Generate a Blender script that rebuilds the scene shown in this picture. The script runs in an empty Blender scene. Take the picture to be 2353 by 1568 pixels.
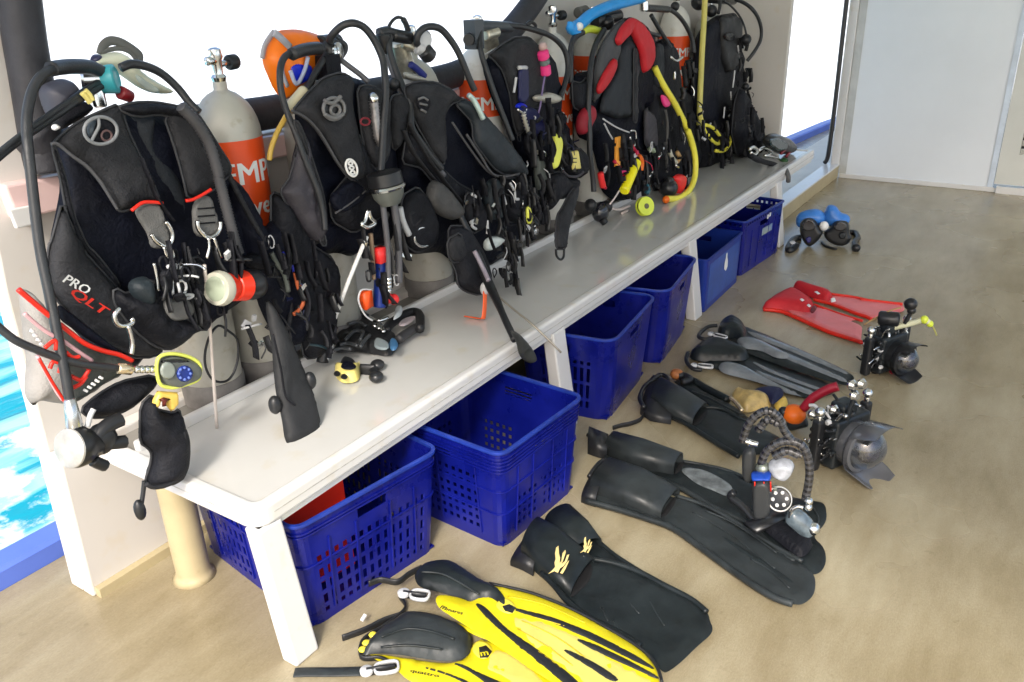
import bpy, math, random
import numpy as np
from mathutils import Vector, Matrix, Euler, noise
from mathutils.geometry import delaunay_2d_cdt
R = math.radians
scene = bpy.context.scene
# ------------------------------------------------------------------ camera
CAM = Vector((-0.99776, -1.40673, 1.56866))
EUL = (1.15657444, 0.03103214, -0.98868431)
cd = bpy.data.cameras.new('camera'); cd.sensor_width = 36; cd.lens = 36 * 1932.1 / 2353
cd.clip_start = 0.05; cd.clip_end = 5000
co = bpy.data.objects.new('camera', cd); scene.collection.objects.link(co)
co.location = CAM; co.rotation_euler = EUL; scene.camera = co
# ------------------------------------------------------------------ light
SUN_EL, SUN_AZ = 42.0, 205.0          # direction the light comes from (azimuth counted from +x)
w = bpy.data.worlds.new('World'); scene.world = w; w.use_nodes = True
nt = w.node_tree; nt.nodes.clear()
sky = nt.nodes.new('ShaderNodeTexSky'); sky.sky_type = 'NISHITA'; sky.sun_disc = False
sky.sun_elevation = R(SUN_EL); sky.sun_rotation = R(90 - SUN_AZ)
sky.air_density = 1.0; sky.dust_density = 4.0; sky.ozone_density = 1.0
bg = nt.nodes.new('ShaderNodeBackground'); bg.inputs[1].default_value = 0.15
ow = nt.nodes.new('ShaderNodeOutputWorld')
nt.links.new(sky.outputs[0], bg.inputs[0]); nt.links.new(bg.outputs[0], ow.inputs[0])
sl = bpy.data.lights.new('sun', 'SUN'); sl.energy = 1.5; sl.angle = R(10); sl.color = (1, 0.96, 0.9)
so = bpy.data.objects.new('sun', sl); scene.collection.objects.link(so)
dv = Vector((math.cos(R(SUN_AZ)) * math.cos(R(SUN_EL)), math.sin(R(SUN_AZ)) * math.cos(R(SUN_EL)), math.sin(R(SUN_EL))))
so.rotation_euler = dv.to_track_quat('Z', 'Y').to_euler()
vs = scene.view_settings; vs.view_transform = 'Standard'; vs.look = 'None'; vs.gamma = 1; vs.exposure = 1.15
vs.use_curve_mapping = False
scene.cycles.use_denoising = True
scene.cycles.max_bounces = 8; scene.cycles.diffuse_bounces = 4
# ------------------------------------------------------------------ measuring: photo point -> world point
CR = dict(T=(0, 0, 3840, 2353), A=(0, 100, 1100, 1916), B=(0, 900, 1100, 1725), C=(0, 1700, 1300, 2353),
          D=(900, 0, 2000, 2156), E=(1000, 600, 2100, 1916), F=(1650, 0, 2550, 2016), G=(1900, 400, 3000, 2156),
          H=(2300, 0, 3840, 2353), I=(1000, 1200, 2300, 2038), J=(2000, 900, 3300, 2265), K=(2100, 1400, 3500, 2311),
          L=(1000, 1900, 2800, 2353), M=(100, 350, 600, 1568), N=(500, 650, 1000, 1568), O=(50, 1000, 550, 1568),
          Q=(450, 950, 1250, 1673), R=(0, 100, 500, 1568), S=(2600, 400, 3300, 1829), a=(1000, 0, 1500, 1568),
          b=(1400, 0, 1900, 1568), c=(2000, 0, 2400, 1568), d=(2300, 0, 2900, 1568), e=(1750, 400, 2250, 1568),
          f=(1150, 900, 1650, 1568), g=(1600, 700, 2200, 1344), h=(2150, 400, 2750, 1882), i=(2700, 1400, 3500, 1792),
          j=(3150, 1100, 3600, 1764), k=(2750, 1000, 3250, 1960), l=(2400, 1350, 3000, 2353), m=(1150, 1150, 1650, 2240),
          n=(50, 1450, 750, 1996), o=(1850, 1850, 2700, 1880), p=(3100, 500, 3840, 2321))
def pts(s):
    out = []; c = 'T'
    for t in s.split():
        if len(t) == 1 and t in CR: c = t; continue
        v = [float(q) for q in t.split(',')]
        x0, y0, x1, wd = CR[c]; k = (x1 - x0) / wd
        out.append(((x0 + v[0] * k) / 1.63196, (y0 + v[1] * k) / 1.63196) + tuple(v[2:]))
    return out
ROT = Euler(EUL).to_matrix()
def ray(p): return ROT @ Vector(((p[0] - 1176.5) / 1932.1, -(p[1] - 784) / 1932.1, -1))
def hit(p, o, n):
    d = ray(p); return CAM + d * ((Vector(o) - CAM).dot(Vector(n)) / d.dot(Vector(n)))
def WY(p, y): return hit(p, (0, y, 0), (0, 1, 0))
def WZ(p, z): return hit(p, (0, 0, z), (0, 0, 1))
def WX(p, x): return hit(p, (x, 0, 0), (1, 0, 0))
# ------------------------------------------------------------------ materials
MATS = {}
def mat(name, col, rough=0.5, metal=0.0, var=0.12, scale=8, bump=0.0, bscale=60, coat=0.0, col2=None, trans=0, rvar=0.0, ior=1.45, spec=None, grime=0, crumple=0):
    if name in MATS: return MATS[name]
    m = bpy.data.materials.new(name); m.use_nodes = True; t = m.node_tree; b = t.nodes['Principled BSDF']
    b.inputs['Roughness'].default_value = rough; b.inputs['Metallic'].default_value = metal
    b.inputs['Coat Weight'].default_value = coat; b.inputs['Transmission Weight'].default_value = trans; b.inputs['IOR'].default_value = ior
    if spec is not None: b.inputs['Specular IOR Level'].default_value = spec
    tc = t.nodes.new('ShaderNodeTexCoord')
    nz = t.nodes.new('ShaderNodeTexNoise'); nz.inputs['Scale'].default_value = scale; nz.inputs['Detail'].default_value = 6
    nz.inputs['Roughness'].default_value = 0.6
    t.links.new(tc.outputs['Object'], nz.inputs['Vector'])
    rp = t.nodes.new('ShaderNodeValToRGB'); rp.color_ramp.elements[0].position = 0.3; rp.color_ramp.elements[1].position = 0.7
    c2 = col2 or tuple(min(1, c * (1 + var)) for c in col)
    c1 = tuple(c * (1 - var) for c in col)
    rp.color_ramp.elements[0].color = (*c1, 1); rp.color_ramp.elements[1].color = (*c2, 1)
    t.links.new(nz.outputs['Fac'], rp.inputs[0])
    cout = rp.outputs[0]
    if grime:
        n3 = t.nodes.new('ShaderNodeTexNoise'); n3.inputs['Scale'].default_value = scale * 5; n3.inputs['Detail'].default_value = 8
        t.links.new(tc.outputs['Object'], n3.inputs['Vector'])
        r3 = t.nodes.new('ShaderNodeValToRGB'); r3.color_ramp.elements[0].position = 0.28; r3.color_ramp.elements[1].position = 0.42
        g = 1 - grime; r3.color_ramp.elements[0].color = (g, g * .96, g * .88, 1); r3.color_ramp.elements[1].color = (1, 1, 1, 1)
        t.links.new(n3.outputs['Fac'], r3.inputs[0])
        mx = t.nodes.new('ShaderNodeMix'); mx.data_type = 'RGBA'; mx.blend_type = 'MULTIPLY'; mx.inputs[0].default_value = 1
        t.links.new(cout, mx.inputs[6]); t.links.new(r3.outputs[0], mx.inputs[7]); cout = mx.outputs[2]
    t.links.new(cout, b.inputs['Base Color'])
    if rvar:
        mr = t.nodes.new('ShaderNodeMapRange'); mr.inputs[1].default_value = .3; mr.inputs[2].default_value = .7
        mr.inputs[3].default_value = max(0.03, rough - rvar); mr.inputs[4].default_value = min(1, rough + rvar)
        t.links.new(nz.outputs['Fac'], mr.inputs[0]); t.links.new(mr.outputs[0], b.inputs['Roughness'])
    if bump:
        n2 = t.nodes.new('ShaderNodeTexNoise'); n2.inputs['Scale'].default_value = bscale; n2.inputs['Detail'].default_value = 4
        t.links.new(tc.outputs['Object'], n2.inputs['Vector'])
        bp = t.nodes.new('ShaderNodeBump'); bp.inputs['Strength'].default_value = bump; bp.inputs['Distance'].default_value = 0.004
        t.links.new(n2.outputs['Fac'], bp.inputs['Height']); t.links.new(bp.outputs[0], b.inputs['Normal'])
        if crumple:
            n4 = t.nodes.new('ShaderNodeTexNoise'); n4.inputs['Scale'].default_value = 22; n4.inputs['Detail'].default_value = 5; n4.inputs['Distortion'].default_value = 1.6
            t.links.new(tc.outputs['Object'], n4.inputs['Vector'])
            b4 = t.nodes.new('ShaderNodeBump'); b4.inputs['Strength'].default_value = crumple; b4.inputs['Distance'].default_value = .02
            t.links.new(n4.outputs['Fac'], b4.inputs['Height']); t.links.new(b4.outputs[0], bp.inputs['Normal'])
    MATS[name] = m; return m
WHITE = mat('gelcoat_white', (0.655, 0.652, 0.64), 0.3, var=0.04, scale=3, coat=0.3, grime=.04)
TOPM = mat('bench_top_gelcoat', (0.55, 0.548, 0.525), 0.14, var=0.05, scale=2.2, rvar=0.06, coat=0.3, grime=.03)
WALLM = mat('bulwark_gelcoat', (0.60, 0.575, 0.54), 0.45, var=0.04, scale=2, grime=.02)
PINK = mat('pinkish_cap', (0.72, 0.52, 0.50), 0.35, var=0.06, scale=4)
BEIGE = mat('beige_paint', (0.44, 0.37, 0.22), 0.4, var=0.10, scale=5, bump=.2, grime=.1)
NYL = mat('charcoal_nylon', (0.018, 0.019, 0.023), 0.66, var=0.4, scale=9, bump=0.5, bscale=220, crumple=.3, spec=.28, col2=(.031, .032, .036))
BIND = mat('binding_tape', (.032, .033, .037), .6, var=.2)
NYB = mat('black_nylon', (0.0065, 0.0072, 0.011), 0.62, var=0.4, scale=9, bump=0.5, bscale=220, crumple=.35, spec=.25, col2=(.012, .013, .018))
NAVY = mat('navy_lining', (0.003, 0.004, 0.010), 0.6, var=0.3, scale=10, bump=0.4, bscale=160, crumple=.35, spec=.2)
GREY = mat('grey_webbing', (0.115, 0.115, 0.112), 0.7, var=0.15, scale=25, bump=0.6, bscale=300)
BAG = mat('pale_grey_fabric', (0.27, 0.26, 0.245), 0.6, var=0.15, scale=10, bump=0.5, bscale=200)
RUB = mat('black_rubber', (0.014, 0.015, 0.017), 0.42, var=0.2, scale=20, bump=0.15, bscale=90)
HOSE = mat('hose_rubber', (0.024, 0.026, 0.029), 0.38, var=0.15, scale=30, bump=0.25, bscale=400)
FINB = mat('fin_rubber', (0.012, 0.016, 0.0175), 0.38, var=0.5, scale=9, bump=0.25, bscale=50, rvar=.1, grime=.2, spec=.35)
FINC = mat('fin_rubber_grey', (0.024, 0.029, 0.031), 0.42, var=0.45, scale=9, bump=0.25, bscale=50, rvar=.1, grime=.2, spec=.35)
RED = mat('red_fabric', (0.50, 0.012, 0.02), 0.6, var=0.15, bump=.3, bscale=200)
REDP = mat('red_plastic', (0.66, 0.022, 0.010), 0.35, var=0.1)
REDB = mat('red_translucent_blade', (0.72, 0.16, 0.17), 0.3, var=0.1)
ORG = mat('orange_plastic', (0.80, 0.15, 0.01), 0.4, var=0.1)
ORB = mat('orange_band', (0.78, 0.08, 0.012), 0.4, var=0.06)
WHP = mat('white_print', (0.82, 0.82, 0.80), 0.4, var=0.03)
YEL = mat('yellow_fin', (0.62, 0.535, 0.010), 0.3, var=0.08, bump=.1, bscale=40)
YEL2 = mat('yellow_rubber', (0.72, 0.62, 0.06), 0.4, var=0.1)
YELP = mat('pale_yellow', (0.78, 0.66, 0.20), 0.4, var=0.1)
LIME = mat('lime_plastic', (0.62, 0.72, 0.06), 0.35, var=0.08)
STEEL = mat('chrome', (0.72, 0.72, 0.70), 0.18, metal=1, var=0.1, scale=40)
ALU = mat('worn_aluminium', (0.46, 0.445, 0.39), 0.45, metal=0.3, var=0.10, scale=6, grime=.15)
TNK = mat('pale_tank_paint', (0.66, 0.65, 0.60), 0.35, var=0.08, scale=5, grime=.15)
BLU = mat('blue_crate_plastic', (0.002, 0.0055, 0.165), 0.32, var=0.3, scale=5, bump=.15, bscale=30, rvar=.1, grime=.25, col2=(.006, .012, .23))
BLUM = mat('faded_blue_rim', (.012, .035, .27), .4, var=.3, scale=20)
BLU2 = mat('blue_bright_plastic', (0.008, 0.03, 0.24), 0.35, var=0.15, scale=7)
BLUR = mat('blue_hull_paint', (0.10, 0.17, 0.58), 0.35, var=0.12, scale=3)
CYAN = mat('sky_blue_hose', (0.02, 0.30, 0.75), 0.4, var=0.12)
TEAL = mat('teal_cap', (0.05, 0.40, 0.45), 0.3)
PNK = mat('pink_plastic', (0.80, 0.04, 0.22), 0.4)
GOLD = mat('gold_print', (0.78, 0.62, 0.25), 0.35)
SILV = mat('silver_plastic', (0.52, 0.53, 0.54), 0.3, var=.08)
DARKP = mat('black_plastic', (0.016, 0.017, 0.019), 0.3, var=0.2)
HOUS = mat('camera_housing', (0.022, 0.027, 0.031), 0.35, metal=.3, var=0.3, scale=30, bump=.2)
GLASS = mat('dome_glass', (0.9, 0.92, 0.95), 0.02, trans=1.0, var=0.0, ior=1.45)
LENS = mat('lens_dark', (0.02, 0.02, 0.07), 0.06, coat=1)
MLENS = mat('mask_lens', (0.25, 0.30, 0.32), 0.05, coat=1, var=.05)
CABIN = mat('cabin_panel', (0.73, 0.77, 0.81), 0.22, var=0.04, scale=1.5, bump=.05, bscale=3)
DOORM = mat('door_paint', (0.60, 0.61, 0.57), 0.4, var=0.04, scale=4)
# ------------------------------------------------------------------ object helpers
def thing(name, label, cat, loc=(0, 0, 0), group=None):
    o = bpy.data.objects.new(name, None); scene.collection.objects.link(o)
    o.location = loc; o.empty_display_size = .05; o['label'] = label; o['category'] = cat
    if group: o['group'] = group
    return o
def rootloc(o):
    while o.parent: o = o.parent
    return o.location.copy()
def obj(name, prims, m, parent=None, smooth=True, label=None, kind=None, loc=None, sharp=None):
    if isinstance(prims, tuple): prims = [prims]
    V = []; Fc = []
    off = rootloc(parent) if parent else Vector(loc or (0, 0, 0))
    for vs_, fs_ in prims:
        n = len(V); V += [tuple(Vector(v) - off) for v in vs_]; Fc += [tuple(i + n for i in f) for f in fs_]
    me = bpy.data.meshes.new(name); me.from_pydata(V, [], Fc)
    if m: me.materials.append(m)
    if smooth:
        me.polygons.foreach_set('use_smooth', [True] * len(me.polygons))
        if sharp: me.set_sharp_from_angle(angle=R(sharp))
    me.update(); o = bpy.data.objects.new(name, me); scene.collection.objects.link(o)
    if parent: o.parent = parent
    else: o.location = off
    if label: o['label'] = label
    if kind: o['kind'] = kind
    return o
def tag(o, label, cat, group=None):
    o['label'] = label; o['category'] = cat
    if group: o['group'] = group
    return o
def bevel(o, wdt=.004, seg=2):
    b = o.modifiers.new('bevel', 'BEVEL'); b.width = wdt; b.segments = seg; b.limit_method = 'ANGLE'; b.angle_limit = R(35); return o
def hexa(c8):                                        # 8 corners: bottom 4 ccw, top 4 ccw
    return ([Vector(c) for c in c8], [(3, 2, 1, 0), (4, 5, 6, 7), (0, 1, 5, 4), (1, 2, 6, 5), (2, 3, 7, 6), (3, 0, 4, 7)])
def box(x0, y0, z0, x1, y1, z1):
    return hexa([(x0, y0, z0), (x1, y0, z0), (x1, y1, z0), (x0, y1, z0), (x0, y0, z1), (x1, y0, z1), (x1, y1, z1), (x0, y1, z1)])
def obox(c, u, v, n, a, b, h):                       # oriented box, full sizes
    c = Vector(c); u = Vector(u).normalized() * a / 2; v = Vector(v).normalized() * b / 2; n = Vector(n).normalized() * h / 2
    return hexa([c - u - v - n, c + u - v - n, c + u + v - n, c - u + v - n, c - u - v + n, c + u - v + n, c + u + v + n, c - u + v + n])
def frame_of(d):
    d = Vector(d).normalized(); a = Vector((0, 0, 1)) if abs(d.z) < .9 else Vector((1, 0, 0))
    u = a.cross(d).normalized(); return u, d.cross(u)
def lathe(p0, d, prof, seg=20, cap=True):            # prof: list of (t along axis, radius)
    p0 = Vector(p0); d = Vector(d).normalized(); u, v = frame_of(d); V = []; Fc = []
    for t, r in prof:
        for k in range(seg):
            a = 2 * math.pi * k / seg; V.append(p0 + d * t + (u * math.cos(a) + v * math.sin(a)) * r)
    for q in range(len(prof) - 1):
        for k in range(seg):
            k2 = (k + 1) % seg; Fc.append((q * seg + k, q * seg + k2, (q + 1) * seg + k2, (q + 1) * seg + k))
    if cap: Fc.append(tuple(range(seg))[::-1]); Fc.append(tuple((len(prof) - 1) * seg + k for k in range(seg)))
    return V, Fc
def cyl(p0, p1, r, r1=None, seg=16):
    p0 = Vector(p0); p1 = Vector(p1); L = (p1 - p0).length; r1 = r if r1 is None else r1; e = min(.25 * min(r, r1), L * .2)
    return lathe(p0, p1 - p0, [(0, r - e), (e, r), (L - e, r1), (L, r1 - e)], seg)
def ball(c, r, seg=14, sq=(1, 1, 1)):
    V, Fc = lathe((0, 0, 0), (0, 0, 1), [(-math.cos(math.pi * (i + .02) / 8.04) * 1, max(.01, math.sin(math.pi * (i + .02) / 8.04))) for i in range(9)], seg)
    return [Vector((v.x * r * sq[0], v.y * r * sq[1], v.z * r * sq[2])) + Vector(c) for v in V], Fc
def spline(P, n=6, closed=False):
    P = [Vector(p) for p in P]
    if len(P) < 3: return [P[0].lerp(P[-1], i / n) for i in range(n + 1)]
    out = []; N = len(P)
    for i in range(N if closed else N - 1):
        if closed: a, b, c, d = P[i - 1], P[i], P[(i + 1) % N], P[(i + 2) % N]
        else: a, b, c, d = P[max(0, i - 1)], P[i], P[i + 1], P[min(N - 1, i + 2)]
        for k in range(n):
            t = k / n
            out.append(.5 * ((2 * b) + (c - a) * t + (2 * a - 5 * b + 4 * c - d) * t * t + (3 * b - a - 3 * c + d) * t ** 3))
    if not closed: out.append(P[-1])
    return out
def sweep(P, r, seg=8, closed=False, flat=None, n=5, sm=True, wob=0):
    """tube along points; flat=(w,h) gives a strap profile"""
    C = spline(P, n, closed) if sm else [Vector(p) for p in P]
    N = len(C); V = []; Fc = []; u = None
    for i, c in enumerate(C):
        if closed: t = C[(i + 1) % N] - C[i - 1]
        else: t = C[min(N - 1, i + 1)] - C[max(0, i - 1)]
        t = t.normalized() if t.length > 1e-9 else Vector((0, 0, 1))
        if u is None:
            u = Vector((0, 1, 0)).cross(t)
            if u.length < .2: u = Vector((1, 0, 0)).cross(t)
        u = (u - t * u.dot(t)).normalized(); v = t.cross(u)
        rr = r if not callable(r) else r(i / max(1, N - 1))
        if wob: rr *= 1 + wob * (1 if i % 2 else -1)
        for k in range(seg):
            a = 2 * math.pi * k / seg
            if flat:
                cx, cy = math.cos(a), math.sin(a); cx = math.copysign(abs(cx) ** .4, cx); cy = math.copysign(abs(cy) ** .4, cy)
                V.append(c + u * cx * flat[0] / 2 + v * cy * flat[1] / 2)
            else: V.append(c + (u * math.cos(a) + v * math.sin(a)) * rr)
    M = N if closed else N - 1
    for i in range(M):
        for k in range(seg):
            k2 = (k + 1) % seg; j = (i + 1) % N
            Fc.append((i * seg + k, i * seg + k2, j * seg + k2, j * seg + k))
    if not closed: Fc.append(tuple(range(seg))[::-1]); Fc.append(tuple((N - 1) * seg + k for k in range(seg)))
    return V, Fc
def P3(s, y=None):                                    # "x,y[,depth]" tokens -> world points on planes of constant depth
    out = []; last = y; raw = pts(s)
    for p in raw:
        if len(p) > 2: last = p[2]
        out.append(WY(p, last))
    return out
def PZ(s, z=None):
    out = []; last = z
    for p in pts(s):
        if len(p) > 2: last = p[2]
        out.append(WZ(p, last))
    return out
def tube(name, s, y, r, m, parent, seg=8, flat=None, closed=False, wob=0, floor=False, n=5):
    P = PZ(s, y) if floor else P3(s, y)
    return obj(name, sweep(P, r, seg, closed, flat, wob=wob, n=n), m, parent)
SEED = [0]
def inflate(P2, T, Rr, back, res, wr, smooth, cr=.018):
    """closed cushion over a planar outline P2; returns (list of (x,y,h)), faces"""
    P = np.array(P2, float)
    if smooth:
        for it in range(smooth + 1):
            Q = np.roll(P, -1, 0); Lq = np.linalg.norm(Q - P, axis=1)[:, None] + 1e-9; f = np.minimum(.25, cr / (it + 1) / Lq)
            P = np.stack([P * (1 - f) + Q * f, P * f + Q * (1 - f)], 1).reshape(-1, 2)
    area = 0.5 * abs(np.sum(P[:, 0] * np.roll(P[:, 1], -1) - P[:, 1] * np.roll(P[:, 0], -1)))
    h = res or max(.004, math.sqrt(area) / 17)
    B = []
    for i in range(len(P)):
        a, b = P[i], P[(i + 1) % len(P)]; k = max(1, int(round(np.linalg.norm(b - a) / h)))
        for q in range(k): B.append(a + (b - a) * q / k)
    B = np.array(B); D = B[np.r_[True, np.linalg.norm(np.diff(B, axis=0), axis=1) > 1e-5]]; B = D
    def dist(X):
        a = B; b = np.roll(B, -1, 0); ab = b - a; L = (ab ** 2).sum(1) + 1e-12
        t = np.clip(((X[:, None] - a) * ab).sum(2) / L, 0, 1); c = a + ab * t[..., None]
        return np.sqrt(((X[:, None] - c) ** 2).sum(2)).min(1)
    lo, hi = B.min(0), B.max(0); rng = np.random.RandomState(SEED[0] + 7); SEED[0] += 1
    gx, gy = np.meshgrid(np.arange(lo[0], hi[0], h), np.arange(lo[1], hi[1], h)); X = np.stack([gx.ravel(), gy.ravel()], 1)
    X = X + rng.uniform(-.25, .25, X.shape) * h
    a = B; b = np.roll(B, -1, 0); ins = np.zeros(len(X), bool)
    for q in range(len(a)):
        c = (a[q, 1] > X[:, 1]) != (b[q, 1] > X[:, 1])
        xi = a[q, 0] + (X[:, 1] - a[q, 1]) * (b[q, 0] - a[q, 0]) / (b[q, 1] - a[q, 1] + 1e-15)
        ins ^= c & (X[:, 0] < xi)
    X = X[ins]
    if len(X): X = X[dist(X) > .55 * h]
    allp = np.vstack([B, X]) if len(X) else B
    vs_, _, fs_, _, _, _ = delaunay_2d_cdt([Vector(p) for p in allp.tolist()], [(i, (i + 1) % len(B)) for i in range(len(B))], [], 1, 1e-7)
    vv = np.array([tuple(v) for v in vs_]); d = dist(vv); d[d < 1e-5] = 0
    s = np.clip(d / Rr, 0, 1); prof = np.sqrt(1 - (1 - s) ** 2)
    front = prof * T
    if wr:
        for q in range(len(vv)):
            x, y = vv[q]; e = SEED[0] * 1.7
            wx = noise.noise(Vector((x * 7, y * 7, e + 9))) * .06
            nn = .8 * noise.noise(Vector((x * 9 + e, y * 9, e)))
            r1 = 1 - abs(noise.noise(Vector(((x + wx) * 15 + y * 7, y * 5 - e, e)))) * 2.2
            r2 = 1 - abs(noise.noise(Vector((x * 9 - y * 22 + e, (y + wx) * 8, e + 3)))) * 2.2
            nn += 1.3 * max(0, r1) ** 2 + .9 * max(0, r2) ** 2 - .8
            front[q] += nn * wr * s[q]
    V = [(vv[q][0], vv[q][1], front[q]) for q in range(len(vv))]; Fc = []
    bk = {}
    for q in range(len(vv)):
        if d[q] == 0 and back > 0: bk[q] = q
        else: bk[q] = len(V); V.append((vv[q][0], vv[q][1], -back * prof[q] * T if back > 0 else -.0005))
    for f in fs_:
        x = [vv[i] for i in f]; ar = (x[1][0] - x[0][0]) * (x[2][1] - x[0][1]) - (x[1][1] - x[0][1]) * (x[2][0] - x[0][0])
        f = tuple(f) if ar > 0 else tuple(f)[::-1]
        Fc.append(f); Fc.append(tuple(bk[i] for i in f)[::-1])
    return V, Fc
def padprim(s, y, T=.03, Rr=None, back=.5, res=None, wr=.0025, smooth=1, k=0, m=0, floor=False, lift=0, zr=.9, plane=None, cr=.018):
    raw = pts(s) if isinstance(s, str) else s
    if isinstance(y, tuple):
        (ya, za), (yb, zb) = y; k = (ya - yb) / (za - zb); y = ya; zr = za
    if floor: n = Vector((-m, -k, 1)); o = Vector((0, 0, y))
    else: n = Vector((-m, 1, -k)); o = Vector((WY(raw[0], y).x * (1 if m else 0), y, zr))
    if plane: o, n = Vector(plane[0]), Vector(plane[1]).normalized()
    W = [hit(p, o, n) for p in raw]
    c = sum(W, Vector()) / len(W)
    n = n.normalized()
    if plane: N = n; U = Vector((0, 0, 1)).cross(n).normalized(); Vv = N.cross(U)
    elif floor: N = n; U = Vector((1, 0, m)).normalized(); Vv = N.cross(U)
    else: N = -n; U = Vector((1, m, 0)).normalized(); Vv = N.cross(U)
    P2 = [((q - c).dot(U), (q - c).dot(Vv)) for q in W]
    V, Fc = inflate(P2, T, Rr or max(T * .85, .006), back, res, wr, smooth, cr)
    return [c + U * a + Vv * b + N * (h + lift) for a, b, h in V], Fc
def pad(name, s, y, T, m_, parent, label=None, bind=None, **kw):
    o = obj(name, padprim(s, y, T, **kw), m_, parent, label=label)
    if bind is None: bind = m_.name in ('charcoal_nylon', 'purplish_nylon', 'mid_grey_nylon', 'black_nylon', 'blue_black_nylon') and not kw.get('floor')
    if bind:
        if isinstance(y, tuple):
            (ya, za), (yb, zb) = y; kk = (ya - yb) / (za - zb); W = [hit(p, Vector((0, ya, za)), Vector((0, 1, -kk))) for p in pts(s)]
        else: W = P3(' '.join(['T'] + ['%f,%f' % p[:2] for p in pts(s)]), y)
        if max((a - W[0]).length for a in W) > .12:
            Q = []
            for i, a in enumerate(W):
                b = W[(i + 1) % len(W)]; L = (b - a).length; f = min(.25, .014 / (L + 1e-9)); Q += [a.lerp(b, f), a.lerp(b, 1 - f)]
            obj('edge_binding', sweep([q + Vector((0, -.004, 0)) for q in Q], .0034, 6, True, sm=False), BIND, parent)
    return o
def fpad(name, s, z, T, m_, parent, **kw):
    kw.setdefault('wr', .0006); kw.setdefault('back', 0); return pad(name, s, z, T, m_, parent, floor=True, **kw)
def textmesh(txt, size=1.0, ext=0.0, shear=0):
    ext = 0
    cu = bpy.data.curves.new('t', 'FONT'); cu.body = txt; cu.size = size; cu.extrude = ext; cu.shear = shear; cu.resolution_u = 2
    o = bpy.data.objects.new('t', cu); scene.collection.objects.link(o)
    dg = bpy.context.evaluated_depsgraph_get(); me = bpy.data.meshes.new_from_object(o.evaluated_get(dg))
    me.calc_loop_triangles()
    V = [v.co.copy() for v in me.vertices]; Fc = [tuple(p.vertices) for p in me.loop_triangles]
    bpy.data.objects.remove(o); bpy.data.curves.remove(cu); bpy.data.meshes.remove(me)
    x0 = min(v.x for v in V); x1 = max(v.x for v in V)
    n = len(V); W = []; G = []
    for k, dx in enumerate((-.022, 0, .022)):            # three staggered layers give a bold face
        W += [Vector((v.x - x0 + dx * size, v.y, .004 * size * (k + 1))) for v in V]; G += [tuple(i + k * n for i in f) for f in Fc]
    return W, G, x1 - x0
def lettering(name, txt, a, b, hgt, m_, parent, up=None, shear=0, lift=.002):
    """flat print running from world point a to b"""
    V, Fc, wd = textmesh(txt, 1, .004, shear); a = Vector(a); b = Vector(b); d = b - a; L = d.length; d.normalize()
    if up is None: up = Vector((0, 0, 1))
    up = Vector(up); up = (up - d * up.dot(d)).normalized(); n = d.cross(up)
    sc = L / wd; sy = hgt / .7
    return obj(name, ([a + d * v.x * sc + up * v.y * sy + n * (v.z * sc * .5 + lift) for v in V], Fc), m_, parent, smooth=False)
# ================================================================== the boat
def structure(o): o['kind'] = 'structure'; return o
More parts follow.
